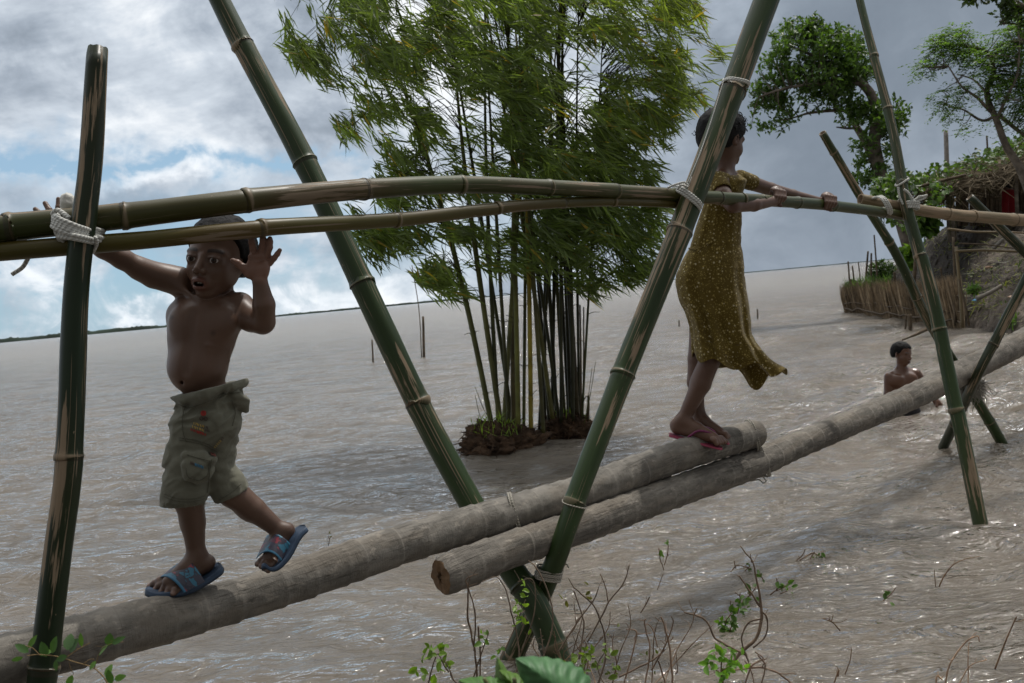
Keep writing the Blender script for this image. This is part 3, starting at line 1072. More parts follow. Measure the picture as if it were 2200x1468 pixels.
trunk('palm_trunk', [(a, b, d1(a), w) for a, b, w in ((-120, 1460, 124), (0, 1425, 116), (100, 1397, 113), (297, 1344, 108), (400, 1319, 98), (553, 1275, 91), (760, 1205, 90), (860, 1171, 85), (1000, 1130, 80), (1111, 1099, 78), (1250, 1057, 73), (1380, 1009, 71), (1500, 966, 67), (1622, 932, 60))],
      M_TRUNK, 'long ringed grey palm trunk with the boy and the girl walking on it', seed=1)
trunk('palm_trunk', [(a, b, d2(a), w) for a, b, w in ((948, 1240, 84), (1000, 1219, 86), (1100, 1180, 78), (1250, 1130, 73), (1400, 1075, 69), (1555, 1020, 66), (1640, 989, 60), (1700, 962, 57), (1860, 895, 53), (1960, 852, 54), (2068, 800, 54), (2200, 733, 52), (2330, 660, 52), (2500, 560, 52))],
      M_TRUNK2, 'palm trunk with chopped near end running right in front of the swimming boy', seed=2, ringstep=0.11, bevel=True)


# ------------------------------------------------------------------ ropes
def loops(mb, c, u, v, n, step, rad, jit=0.002, seed=0, frac=1.0):
    """n turns of rope around c with half axes u and v (vectors), each turn shifted by step"""
    rg = np.random.default_rng(seed)
    m = 40
    th = np.linspace(0, 2 * np.pi * n * frac, int(m * n))
    k = th / (2 * np.pi)
    cth, sth = np.cos(th), np.sin(th)
    cth, sth = np.sign(cth) * np.abs(cth) ** .72, np.sign(sth) * np.abs(sth) ** .72
    p = c + u[None] * cth[:, None] + v[None] * sth[:, None] + step[None] * (np.round(k) * 0.8 + k * 0.2)[:, None]
    p += rg.normal(0, jit, (int(n) + 2, 3))[np.minimum(k.astype(int), int(n) + 1)] * 0.5
    ring_tube(mb, p, rad, 7)


def lashing(name, label, specs, tails, mat, parts=()):
    mb = MB()
    for sp in specs:
        loops(mb, **sp)
    for pts, rad in tails:
        tube(mb, pts, rad, n=40, sides=7)
    o = mb.build(name, mat)
    return tag(o, label, 'rope')


def vec(dx, dy, dz, d):
    """vector of dx, dy pixels in the view plane at depth d plus dz metres away"""
    return CR * dx * d / FPX - CU * dy * d / FPX + CF * dz


# lashing round the left post and both rails
c0 = P(172, 494, 2.40)
lashing('rope_lashing', 'thick white rope lashing tying the upper rail to the left post', [
    dict(c=P(172, 478, 2.395), u=vec(35, 15, -.01, 2.4), v=vec(0, 0, .094, 2.4), n=5, step=vec(-1, 5.2, 0, 2.4), rad=.0052, seed=1),
    dict(c=P(180, 504, 2.395), u=vec(32, 5, -.01, 2.4), v=vec(0, 0, .092, 2.4), n=2, step=vec(-1, 8, 0, 2.4), rad=.0052, seed=2),
    dict(c=P(128, 489, 2.43), u=vec(7, 36, 0, 2.4), v=vec(0, 0, .050, 2.4), n=2, step=vec(9, 2, 0, 2.4), rad=.0050, seed=3),
], [([P(60, 556, 2.45), P(48, 575, 2.45), P(26, 590, 2.45)], .0055), ([P(58, 559, 2.45), P(66, 546, 2.45), P(80, 520, 2.45)], .005),
    ([P(112, 462, 2.385), P(122, 452, 2.38), P(135, 458, 2.375), P(150, 470, 2.36)], .006), ([P(205, 510, 2.345), P(207, 525, 2.37), P(200, 542, 2.43)], .005)], M_ROPE)
# wad of cloth stuffed behind the post
mbw = MB()
rgw = np.random.default_rng(4)
uu, vv = np.meshgrid(np.linspace(0, 2 * np.pi, 28, endpoint=False), np.linspace(0.03, np.pi - 0.03, 16))
dirs = np.stack([np.sin(vv) * np.cos(uu), np.cos(vv), np.sin(vv) * np.sin(uu)], -1)
rw = 1 + 0.5 * (fbm(dirs * 2.6 + 3, 4) - 0.5)
cw = P(147, 440, 2.46)
pv = cw + (dirs[..., 0] * rw * 17 * 2.46 / FPX)[..., None] * CR + (dirs[..., 1] * rw * 26 * 2.46 / FPX)[..., None] * CU + (dirs[..., 2] * rw * .022)[..., None] * CF
ii = np.arange(16 * 28).reshape(16, 28)
fw = np.stack([ii[:-1], np.roll(ii, -1, 1)[:-1], np.roll(ii, -1, 1)[1:], ii[1:]], -1).reshape(-1, 4)
mbw.add(pv.reshape(-1, 3), fw.tolist() + [list(ii[0][::-1]), list(ii[-1])])
tag(mbw.build('cloth_wad', mat_cloth('white_rag', (.62, .61, .57), tint=False)), 'small white rag wad stuffed behind the left post above the rope lashing', 'rag')

lashing('rope_lashing', 'white rope lashing holding the rails to the post before the girl', [
    dict(c=P(1478, 421, 3.77), u=vec(27, 22, -.01, 3.77), v=vec(0, 0, .085, 3.77), n=3, step=vec(-2, 4, 0, 3.77), rad=.0055, seed=4),
    dict(c=P(1462, 420, 3.80), u=vec(4, 24, 0, 3.8), v=vec(0, 0, .045, 3.8), n=2, step=vec(5, 0, 0, 3.8), rad=.005, seed=5),
    dict(c=P(1582, 172, 3.87), u=vec(26, 5, 0, 3.87), v=vec(0, 0, .056, 3.87), n=2, step=vec(-1, 5, 0, 3.87), rad=.005, seed=6),
], [([P(1555, 175, 3.85), P(1520, 285, 3.78), P(1498, 345, 3.74), P(1476, 396, 3.72)], .0026), ([P(1557, 176, 3.86), P(1528, 270, 3.82), P(1480, 398, 3.72)], .0022),
    ([P(1434, 404, 3.68), P(1450, 397, 3.68), P(1470, 392, 3.69), P(1480, 400, 3.69)], .004), ([P(1478, 402, 3.68), P(1464, 398, 3.68), P(1455, 408, 3.69)], .004)], M_ROPE)
lashing('rope_lashing', 'white rope lashing with loose knotted ends on the slim tall post', [
    dict(c=P(1953, 434, 5.07), u=vec(15, 1, 0, 5.07), v=vec(0, 0, .075, 5.07), n=4, step=vec(0, 4, 0, 5.07), rad=.0055, seed=7),
    dict(c=P(1940, 450, 5.10), u=vec(5, 22, 0, 5.1), v=vec(0, 0, .05, 5.1), n=2, step=vec(5, 0, 0, 5.1), rad=.005, seed=8),
    dict(c=P(1938, 388, 5.07), u=vec(12, -8, 0, 5.07), v=vec(0, 0, .034, 5.07), n=1, step=vec(0, 4, 0, 5.07), rad=.005, seed=9),
], [([P(1962, 430, 5.0), P(1952, 415, 5.0), P(1942, 407, 5.0)], .006), ([P(1962, 432, 5.0), P(1976, 424, 5.0), P(1992, 420, 5.0)], .006),
    ([P(1966, 434, 5.0), P(1982, 428, 5.0), P(1988, 424, 5.0), P(1976, 422, 5.0), P(1968, 428, 5.0)], .005), ([P(1930, 402, 5.02), P(1932, 420, 5.02), P(1940, 440, 5.02)], .005)], M_ROPE)
lashing('rope_lashing', 'white rope binding two rails together right of the girl\'s far hand', [
    dict(c=P(1888, 443, 4.98), u=vec(10, 19, 0, 4.98), v=vec(0, 0, .065, 4.98), n=3, step=vec(4, 0, 0, 4.98), rad=.0055, seed=10),
], [], M_ROPE)
lashing('rope_lashing', 'old twine coils round the post just above the crossing point', [
    dict(c=P(1182, 1222, 3.44), u=vec(27, 4, 0, 3.49), v=vec(0, 0, .045, 3.49), n=5, step=vec(-1, 4, 0, 3.49), rad=.0035, seed=11),
    dict(c=P(1234, 1082, 3.42), u=vec(25, 6, 0, 3.46), v=vec(0, 0, .042, 3.46), n=1, step=vec(0, 3, 0, 3.46), rad=.0025, seed=12),
], [([P(1206, 1220, 3.42), P(1216, 1212, 3.41), P(1222, 1220, 3.41)], .003)], M_TWINE)
lashing('rope_binding', 'thin twine binding round the ringed trunk above the chopped trunk', [
    dict(c=P(1100, 1102, d1(1100)), u=vec(12, 41, 0, d1(1100)), v=vec(0, 0, .068, 3.4), n=4, step=vec(2.4, -.6, 0, 3.4), rad=.0023, seed=13),
], [], M_TWINE)
lashing('rope_binding', 'twine binding round the trunk end beside the girl\'s feet', [
    dict(c=P(1612, 937, d1(1612)), u=vec(9, 32, 0, d1(1612)), v=vec(0, 0, .068, 4.4), n=3, step=vec(2.6, -.8, 0, 4.4), rad=.0025, seed=14),
], [], M_TWINE)
lashing('rope_binding', 'twine binding with a small loop hanging under the front trunk', [
    dict(c=P(1634, 992, d2(1634)), u=vec(10, 33, 0, d2(1634)), v=vec(0, 0, .066, 4.4), n=3, step=vec(2.6, -.8, 0, 4.4), rad=.003, seed=15),
], [([P(1640, 1016, d2(1634) - .06), P(1640, 1026, d2(1634) - .05), P(1646, 1033, d2(1634) - .05), P(1640, 1038, d2(1634) - .05), P(1630, 1031, d2(1634) - .05), P(1612, 1034, d2(1634) - .05)], .003)], M_TWINE)
# frayed bundle under the trunk
mbf = MB()
rgf = np.random.default_rng(12)
for i in range(430):
    a = np.array([2078 + rgf.normal(0, 14), 822 + rgf.normal(0, 9)])
    ddp = 6.42 + rgf.uniform(-.09, .03)
    e = a + np.array([rgf.normal(8, 13), abs(rgf.normal(20, 13))])
    mid = (a + e) / 2 + rgf.normal(0, 5, 2)
    tube(mbf, [P(*a, ddp), P(*mid, ddp - rgf.uniform(0, .07)), P(*e, ddp + rgf.uniform(-.03, .04))], [.0026, .0022, .0014], n=8, sides=3)
tag(mbf.build('rope_bundle', M_TWINE), 'frayed pale rope bundle hanging under the trunk at the crossed posts', 'rope')
# ------------------------------------------------------------------ sculpting by smooth unions of tapered limbs
class Frame:
    """local right/up/toward-viewer frame of a figure; units are photo pixels at depth d0"""

    def __init__(s, px, py, d0):
        s.a = P(px, py, d0)
        s.d0 = d0
        s.s = d0 / FPX
        ez = CO - s.a
        ez = ez / np.linalg.norm(ez)
        ex = np.cross(CU, ez)
        ex /= np.linalg.norm(ex)
        s.R = np.stack([ex, np.cross(ez, ex), ez], 1)

    def J(s, px, py, z=0.0):
        w = P(px, py, s.d0 - z * s.s)
        return s.R.T @ (w - s.a) / s.s

    def world(s, v):
        return s.a + (np.asarray(v) @ s.R.T) * s.s


def smin(a, b, k):
    if k <= 0:
        return np.minimum(a, b)
    h = np.clip(.5 + .5 * (b - a) / k, 0, 1)
    return b + (a - b) * h - k * h * (1 - h)


def smax(a, b, k):
    return -smin(-a, -b, k)


def f_cap(X, Y, Z, a, b, ra, rb):
    d = b - a
    L = float(np.dot(d, d)) + 1e-9
    px, py, pz = X - a[0], Y - a[1], Z - a[2]
    h = np.clip((px * d[0] + py * d[1] + pz * d[2]) / L, 0, 1)
    return np.sqrt((px - d[0] * h) ** 2 + (py - d[1] * h) ** 2 + (pz - d[2] * h) ** 2) - (ra + (rb - ra) * h)


def f_ell(X, Y, Z, c, r, R=None):
    x, y, z = X - c[0], Y - c[1], Z - c[2]
    if R is not None:
        x, y, z = (R[0, 0] * x + R[1, 0] * y + R[2, 0] * z, R[0, 1] * x + R[1, 1] * y + R[2, 1] * z, R[0, 2] * x + R[1, 2] * y + R[2, 2] * z)
    k0 = np.sqrt((x / r[0]) ** 2 + (y / r[1]) ** 2 + (z / r[2]) ** 2)
    k1 = np.sqrt((x / r[0] ** 2) ** 2 + (y / r[1] ** 2) ** 2 + (z / r[2] ** 2) ** 2) + 1e-9
    return k0 * (k0 - 1) / k1


def rotm(yaw=0, pitch=0, roll=0):
    y, p, r = map(math.radians, (yaw, pitch, roll))
    Ry = np.array([[math.cos(y), 0, math.sin(y)], [0, 1, 0], [-math.sin(y), 0, math.cos(y)]])
    Rx = np.array([[1, 0, 0], [0, math.cos(p), -math.sin(p)], [0, math.sin(p), math.cos(p)]])
    Rz = np.array([[math.cos(r), -math.sin(r), 0], [math.sin(r), math.cos(r), 0], [0, 0, 1]])
    return Rz @ Ry @ Rx


class Sculpt:
    def __init__(s):
        s.ops = []

    def cap(s, a, b, ra, rb, k=8.0, op='add'):
        a, b = np.asarray(a, float), np.asarray(b, float)
        m = max(ra, rb)
        s.ops.append((lambda X, Y, Z: f_cap(X, Y, Z, a, b, ra, rb), np.minimum(a, b) - m, np.maximum(a, b) + m, k, op))

    def chain(s, pts, rs, k=8.0):
        for i in range(len(pts) - 1):
            s.cap(pts[i], pts[i + 1], rs[i], rs[i + 1], k if i == 0 else min(k, 5))

    def ell(s, c, r, k=8.0, R=None, op='add'):
        c, r = np.asarray(c, float), np.asarray(r, float)
        m = r.max() if R is not None else r
        s.ops.append((lambda X, Y, Z: f_ell(X, Y, Z, c, r, R), c - m, c + m, k, op))

    def fn(s, f, lo, hi, k=8.0, op='add'):
        s.ops.append((f, np.asarray(lo, float), np.asarray(hi, float), k, op))

    def mesh(s, h, fine=(), hf=None, post=None):
        lo = np.min([o[1] for o in s.ops if o[4] == 'add'], 0) - 3 * h
        hi = np.max([o[2] for o in s.ops if o[4] == 'add'], 0) + 3 * h
        ax = []
        for i in range(3):
            v = [lo[i]]
            while v[-1] < hi[i]:
                st = h
                for f in fine:
                    if f[0][i] - h < v[-1] < f[1][i]:
                        st = hf
                v.append(v[-1] + st)
            ax.append(np.array(v))
        F = np.full([len(a) for a in ax], 1e3, np.float32)
        for (f, l, u, k, op) in s.ops:
            m = k + 3 * h
            sl = tuple(slice(max(0, np.searchsorted(ax[i], l[i] - m) - 1), np.searchsorted(ax[i], u[i] + m) + 1) for i in range(3))
            X = ax[0][sl[0]][:, None, None]
            Y = ax[1][sl[1]][None, :, None]
            Z = ax[2][sl[2]][None, None, :]
            d = f(X, Y, Z)
            if op == 'add':
                F[sl] = smin(F[sl], d, k)
            elif op == 'sub':
                F[sl] = smax(F[sl], -d, k)
            elif op == 'and':
                F[sl] = smax(F[sl], d, k)
            elif op == 'disp':
                F[sl] = F[sl] + d
        if post is not None:
            F = post(F, ax[0][:, None, None], ax[1][None, :, None], ax[2][None, None, :])
        return surface_nets(F, ax)


def surface_nets(F, ax):
    neg = F < 0
    nx, ny, nz = F.shape
    any_ = np.zeros((nx - 1, ny - 1, nz - 1), bool)
    all_ = np.ones((nx - 1, ny - 1, nz - 1), bool)
    cs = [(i, j, k) for i in (0, 1) for j in (0, 1) for k in (0, 1)]
    for (i, j, k) in cs:
        q = neg[i:nx - 1 + i, j:ny - 1 + j, k:nz - 1 + k]
        any_ |= q
        all_ &= q
    act = any_ & ~all_
    I, J, K = np.nonzero(act)
    ids = np.full(act.shape, -1, np.int32)
    ids[I, J, K] = np.arange(len(I))
    acc = np.zeros((len(I), 3))
    cnt = np.zeros(len(I))
    for a in cs:
        for d in range(3):
            if a[d] == 1:
                continue
            b = list(a)
            b[d] = 1
            fa = F[I + a[0], J + a[1], K + a[2]].astype(float)
            fb = F[I + b[0], J + b[1], K + b[2]].astype(float)
            cr = (fa < 0) != (fb < 0)
            t = np.where(cr, fa / np.where(cr, fa - fb, 1), 0)
            p = [ax[0][I + a[0]], ax[1][J + a[1]], ax[2][K + a[2]]]
            e = [ax[0][I + b[0]], ax[1][J + b[1]], ax[2][K + b[2]]]
            for m in range(3):
                acc[:, m] += np.where(cr, p[m] + (e[m] - p[m]) * t, 0)
            cnt += cr
    V = acc / cnt[:, None]
    Q = []
    for d in range(3):
        o1, o2 = [(1, 2), (2, 0), (0, 1)][d]
        s0 = [slice(0, -1) if m == d else slice(1, -1) for m in range(3)]
        s1 = [slice(1, None) if m == d else slice(1, -1) for m in range(3)]
        a, b = neg[tuple(s0)], neg[tuple(s1)]
        for sign in (0, 1):
            c = (a & ~b) if sign == 0 else (~a & b)
            idx = list(np.nonzero(c))
            for m in range(3):
                if m != d:
                    idx[m] = idx[m] + 1
            def g(u, v):
                q = [x.copy() for x in idx]
                q[o1] -= u
                q[o2] -= v
                return ids[q[0], q[1], q[2]]
            quad = np.stack([g(1, 1), g(0, 1), g(0, 0), g(1, 0)], 1)
            if sign == 1:
                quad = quad[:, ::-1]
            Q.append(quad)
    return V, np.concatenate(Q)


def sculpt_obj(name, frame, V, Q, mats, parent, tint=None):
    w = frame.world(V) - base_of(parent)
    me = bpy.data.meshes.new(name)
    me.vertices.add(len(w))
    me.vertices.foreach_set('co', w.astype(np.float32).ravel())
    me.loops.add(len(Q) * 4)
    me.loops.foreach_set('vertex_index', Q.astype(np.int32).ravel())
    me.polygons.add(len(Q))
    me.polygons.foreach_set('loop_start', np.arange(0, len(Q) * 4, 4, dtype=np.int32))
    a = me.attributes.new('tint', 'FLOAT_COLOR', 'POINT')
    c = np.ones((len(w), 3)) if tint is None else np.broadcast_to(tint, (len(w), 3))
    a.data.foreach_set('color', np.hstack([c, np.ones((len(w), 1))]).astype(np.float32).ravel())
    me.update(calc_edges=True)
    me.validate()
    return link_mesh(name, me, mats, parent)


# ---- head in head units: crown y=+1, chin y=-1, face towards +z
EYE = (.295, -.10, .585)


def head_core(x, y, z, mouth=0.0, eyes=True):
    d = f_ell(x, y, z, (0, .25, -.14), (.71, .75, .84))
    d = smin(d, f_ell(x, y, z, (0, -.31, .20), (.53, .62, .55)), .22)
    d = smin(d, f_ell(x, y, z, (0, -.85, .42), (.21, .15, .20)), .22)
    ax_ = np.abs(x)
    d = smin(d, f_ell(ax_, y, z, (.27, -.34, .42), (.23, .22, .24)), .16)
    d = smin(d, f_ell(ax_, y, z, (.25, .06, .555), (.24, .08, .12)), .14)
    # jaw corner
    d = smin(d, f_ell(ax_, y, z, (.34, -.42, .06), (.12, .18, .20)), .18)
    if eyes:
        d = smax(d, -f_ell(ax_, y, z, (.295, -.10, .90), (.20, .115, .21)), .13)
    # nose
    a, b = np.array([0, -.04, .69]), np.array([0, -.335, .855])
    d = smin(d, f_cap(x, y, z, a, b, .068, .088), .09)
    d = smin(d, f_ell(ax_, y, z, (.098, -.385, .775), (.072, .062, .09)), .05)
    d = smax(d, -f_ell(ax_, y, z, (.055, -.455, .87), (.036, .03, .06)), .02)
    # lips and mouth
    d = smin(d, f_ell(x, y, z, (0, -.63, .645), (.25, .17, .14)), .12)
    d = smin(d, f_ell(x, y, z, (0, -.607 + .02 * mouth, .772), (.170, .044, .052)), .055)
    d = smin(d, f_ell(x, y, z, (0, -.712 - .042 * mouth, .758), (.145, .048, .055)), .055)
    if mouth > 0:
        d = smax(d, -f_ell(x, y, z, (0, -.672, .85), (.125, .052 * mouth, .22)), .025)
    else:
        d = smax(d, -f_ell(x, y, z, (0, -.662, .87), (.19, .013, .06)), .02)
    d = smax(d, -f_cap(x, y, z, np.array([0, -.47, .90]), np.array([0, -.56, .885]), .03, .035), .03)
    if eyes:
        d = smin(d, f_ell(ax_, y, z, EYE, (.168, .152, .162)), .07)
        d = smax(d, -f_ell(ax_, y, z, (EYE[0], EYE[1] - .008, .80), (.150, .062, .17)), .012)
        # upper lid fold
        d = smin(d, f_cap(ax_, y, z, np.array([.17, -.042, .705]), np.array([.41, -.048, .665]), .018, .016), .035)
    # ears
    Re = rotm(22, 0, -6)
    e = f_ell(ax_, y, z, (.735, -.13, -.10), (.055, .225, .145), Re)
    e = smax(e, -f_ell(ax_, y, z, (.80, -.10, -.06), (.06, .14, .08), Re), .04)
    d = smin(d, e, .05)
    return d


class Head:
    def __init__(s, c, size, R, mouth=0.0, eyes=True):
        s.c, s.S, s.R, s.mouth, s.eyes = np.asarray(c, float), size, R, mouth, eyes

    def loc(s, X, Y, Z):
        x, y, z = (X - s.c[0]) / s.S, (Y - s.c[1]) / s.S, (Z - s.c[2]) / s.S
        R = s.R
        return (R[0, 0] * x + R[1, 0] * y + R[2, 0] * z, R[0, 1] * x + R[1, 1] * y + R[2, 1] * z, R[0, 2] * x + R[1, 2] * y + R[2, 2] * z)

    def pos(s, p):
        return s.c + s.R @ np.asarray(p, float) * s.S

    def add(s, sc, k=7.0):
        m = 1.25 * s.S
        sc.fn(lambda X, Y, Z: head_core(*s.loc(X, Y, Z), s.mouth, s.eyes) * s.S, s.c - m, s.c + m, k)

    def hair(s, h, thick=.055, curl=.03, fq=9.0, line=None):
        """cap of hair: shell over the skull, cut along the hairline"""
        line = line or ([-1.2, -.6, -.2, .05, .14, .34, .55, .9], [-.42, -.42, -.30, -.02, .02, .40, .50, .56])

        def f(X, Y, Z):
            x, y, z = s.loc(X, Y, Z)
            d = f_ell(x, y, z, (0, .25, -.14), (.71, .75, .84))
            d = smin(d, f_ell(x, y, z, (0, -.05, -.35), (.60, .55, .55)), .15)
            q = np.stack(np.broadcast_arrays(x, y, z), -1)
            n = fbm(q * fq, 3) - .5
            yl = np.interp(z, line[0], line[1]) + .10 * (fbm(q * 5 + 3, 2) - .5)
            reg = (yl - y) * .8
            return smax(d - thick - curl * 2 * n, reg, .05) * s.S
        sc = Sculpt()
        m = 1.2 * s.S
        sc.fn(f, s.c - m, s.c + m, 0)
        return sc.mesh(h)

    def eye_parts(s, frame, parent, gaze=(0, 0, 1), side=(-1, 1)):
        for sg in side:
            c = s.pos((EYE[0] * sg, EYE[1], EYE[2]))
            r = .150 * s.S
            u, v = np.meshgrid(np.linspace(0, 2 * np.pi, 40, endpoint=False), np.linspace(0, np.pi, 30))
            g = np.asarray(gaze, float)
            g = g / np.linalg.norm(g)
            e1 = np.cross([0, 1, 0], g)
            e1 /= np.linalg.norm(e1)
            e2 = np.cross(g, e1)
            dd = np.cos(v)[..., None] * g + np.sin(v)[..., None] * (np.cos(u)[..., None] * e1 + np.sin(u)[..., None] * e2)
            ang = v
            col = np.ones(v.shape + (3,)) * np.array([1.0, .96, .93])
            iris = ang < .46
            col[iris] = (.07, .04, .025)
            col[ang < .21] = (.004, .004, .004)
            col[(ang > .43) & (ang < .50)] = (.03, .02, .015)
            pv = c + dd * r * (1 + .03 * np.exp(-(ang / .4) ** 2))[..., None]
            mb = MB()
            ii = np.arange(v.size).reshape(v.shape)
            f = np.stack([ii[:-1], ii[1:], np.roll(ii, -1, 1)[1:], np.roll(ii, -1, 1)[:-1]], -1).reshape(-1, 4)
            mb.add(frame.world(pv.reshape(-1, 3)), f.tolist(), None, col.reshape(-1, 3))
            mb.build('eye', M_EYEW, parent)


def skin_tint(head, V, base, lip=(.62, .50, .55), brow=True):
    """pigment of the skin: lips, brows; mouth inside darkened"""
    t = np.ones((len(V), 3)) * np.asarray(base)
    x, y, z = head.loc(V[:, 0], V[:, 1], V[:, 2])
    ax_ = np.abs(x)
    inh = (z > .3) & (np.abs(x) < .75) & (y > -1.1) & (y < 1)

    def blend(mask, c):
        t[:] = t * (1 - mask[:, None]) + t * np.asarray(c) * mask[:, None]
    ml = np.clip(1.25 - np.sqrt((x / .21) ** 2 + ((y + .665) / (.105 + .05 * head.mouth)) ** 2), 0, 1) * inh
    blend(np.clip(ml * 2.2, 0, 1), lip)
    if head.mouth:
        mi = np.clip(1.15 - np.sqrt((x / .135) ** 2 + ((y + .675) / (.062 * head.mouth)) ** 2), 0, 1) * (z < .775) * inh
        blend(np.clip(mi * 5, 0, 1), (.10, .06, .06))
    if brow:
        yb = .065 + .10 * (1 - ((ax_ - .29) / .24) ** 2) * .5
        mb_ = np.clip(1.3 - np.abs(y - yb) / .042, 0, 1) * np.clip((.50 - ax_) / .06, 0, 1) * np.clip((ax_ - .10) / .06, 0, 1) * inh
        blend(np.clip(mb_ * 1.6, 0, 1) * .88, (.10, .09, .09))
        # darker lid margins
        le = np.sqrt(((ax_ - EYE[0]) / .165) ** 2 + ((y - EYE[1]) / .090) ** 2)
        blend(np.clip(1.35 - le, 0, 1) * 1.6 * (le > .6) * inh * .5, (.35, .30, .30))
    return t


# ================================================================== boy on the trunk
def build_boy():
    F = Frame(450, 880, 2.68)
    J = F.J
    root = empty('person', P(395, 1275, 2.66), 'shirtless boy in olive cargo shorts and blue slides, one palm raised', 'person')
    S = Sculpt()
    # trunk of the body, turned a little to the left
    Rt = rotm(-26, 0, -4)
    S.ell(J(442, 680, -4), (88, 52, 54), 10, Rt)
    S.ell(J(433, 727, 4), (74, 66, 56), 24, Rt)
    S.ell(J(425, 786, 8), (64, 58, 58), 22, Rt)
    S.ell(J(414, 795, 30), (42, 46, 34), 24)
    S.ell(J(452, 868, 0), (60, 50, 48), 20, Rt)
    # chest plates and collar bones
    S.ell(J(400, 692, 40), (34, 30, 16), 22, Rt)
    S.ell(J(470, 694, 32), (38, 30, 18), 22, Rt)
    S.cap(J(432, 650, 34), J(376, 612, 16), 5, 7, 10)
    S.cap(J(452, 652, 32), J(515, 638, 4), 5, 7, 10)
    # breast bone and midline, ribs
    S.cap(J(414, 672, 62), J(398, 800, 76), 7, 7, 14, 'sub')
    for i in range(4):
        S.cap(J(446, 742 + 12 * i, 56 - 3 * i), J(490, 748 + 9 * i, 24 - 4 * i), 2.0, 2.0, 9)
    # trapezius and neck
    S.cap(J(462, 648, -24), J(395, 612, -20), 24, 24, 14)
    S.cap(J(470, 646, -26), J(518, 654, -16), 22, 25, 14)
    S.cap(J(464, 660, -22), J(470, 590, -22), 33, 33, 12)
    # his right arm reaching to the rail
    S.chain([J(384, 604, -4), J(330, 594, 22), J(262, 556, 66)], [32, 25, 21], 18)
    S.cap(J(360, 596, 2), J(300, 578, 44), 27, 23, 10)
    S.chain([J(262, 556, 66), J(222, 535, 92), J(160, 497, 128)], [21, 20, 14], 8)
    # hand behind the rail, fingers up and left
    S.cap(J(160, 497, 128), J(128, 478, 136), 14, 17, 8)
    S.ell(J(126, 474, 136), (20, 17, 9), 6)
    for (bx, by, mx, my, tx, ty) in ((112, 478, 92, 464, 76, 450), (116, 468, 106, 452, 97, 437), (128, 464, 126, 446, 126, 428), (138, 466, 140, 450, 146, 436)):
        S.chain([J(bx, by, 138), J(mx, my, 144), J(tx, ty, 140)], [6.8, 6.0, 5.0], 3)
    S.chain([J(134, 490, 140), J(122, 500, 146), J(108, 503, 146)], [7, 6, 5], 3)
    # his left arm, palm raised
    S.chain([J(514, 662, -6), J(540, 686, 12), J(564, 694, 32)], [30, 27, 25], 12)
    S.chain([J(567, 690, 34), J(567, 655, 50), J(559, 606, 58)], [24, 23, 15.5], 6)
    # head
    H = Head(J(471, 553, -6), 92, rotm(-31, 8, -9), mouth=1.0)
    H.add(S, 4)
    # palm
    S.cap(J(558, 604, 58), J(556, 580, 58), 15, 17, 4)
    Rp = rotm(8, 0, -6)
    S.ell(J(555, 574, 58), (25, 30, 10), 5, Rp)
    S.ell(J(541, 580, 63), (14, 20, 11), 6, rotm(0, 0, -24))
    S.ell(J(569, 578, 62), (10, 20, 9), 6)
    S.ell(J(559, 551, 59), (25, 8, 8.5), 6)
    fz = 58
    for pts, rs in (
        ([(544, 552, fz), (544, 534, fz + 4), (541, 521, fz + 9), (540, 512, fz + 12)], [7.6, 7.2, 6.8, 5.8]),
        ([(560, 548, fz), (564, 528, fz + 4), (565, 515, fz + 8), (565, 508, fz + 10)], [7.6, 7.2, 6.8, 5.8]),
        ([(573, 551, fz), (579, 532, fz + 4), (580, 520, fz + 7), (580, 513, fz + 9)], [7.2, 6.8, 6.3, 5.4]),
        ([(580, 566, fz), (589, 555, fz + 3), (596, 546, fz + 5), (601, 538, fz + 7)], [6.6, 6.0, 5.5, 4.8]),
        ([(534, 588, fz + 4), (523, 576, fz + 10), (510, 566, fz + 12), (500, 561, fz + 12)], [10, 8.4, 7.8, 6.4]),
    ):
        S.chain([J(*p) for p in pts], rs, 3.2)
    # legs
    S.chain([J(425, 890, 4), J(408, 1000, 18), J(404, 1070, 18)], [42, 36, 31], 12)
    S.chain([J(406, 1072, 16), J(415, 1125, 6), J(421, 1185, -2)], [31, 25, 19], 10)
    S.ell(J(412, 1110, -6), (25, 40, 26), 12)
    S.chain([J(462, 900, -8), J(462, 1000, -6), J(498, 1060, -12)], [32, 27, 28], 12)
    S.chain([J(500, 1058, -12), J(545, 1095, -26), J(598, 1138, -42)], [31, 26, 18], 10)
    S.ell(J(530, 1092, -34), (34, 24, 24), 12, rotm(0, 0, -42))
    # right foot on the trunk
    S.ell(J(440, 1208, -8), (23, 18, 20), 10)
    S.chain([J(424, 1192, -2), J(400, 1222, 14), J(362, 1250, 30)], [20, 19, 13], 10)
    S.cap(J(440, 1216, -6), J(372, 1256, 30), 16, 12, 8)
    S.cap(J(405, 1225, 2), J(344, 1248, 10), 15, 10, 8)
    for (b0, b1) in (((346, 1250, 8), (321, 1260, 6)), ((352, 1254, 18), (333, 1268, 20)), ((362, 1258, 28), (346, 1272, 34)), ((372, 1262, 36), (358, 1275, 44)), ((384, 1264, 42), (372, 1275, 52))):
        S.chain([J(*b0), J((b0[0] + b1[0]) / 2, (b0[1] + b1[1]) / 2 - 2, (b0[2] + b1[2]) / 2), J(*b1)], [8.0, 7.6, 6.6], 4)
    # left foot on tiptoe
    S.ell(J(615, 1140, -46), (19, 18, 18), 8)
    S.chain([J(603, 1140, -42), J(592, 1168, -30), J(578, 1196, -18)], [18, 17, 14], 8)
    S.cap(J(616, 1148, -46), J(588, 1196, -18), 15, 12, 8)
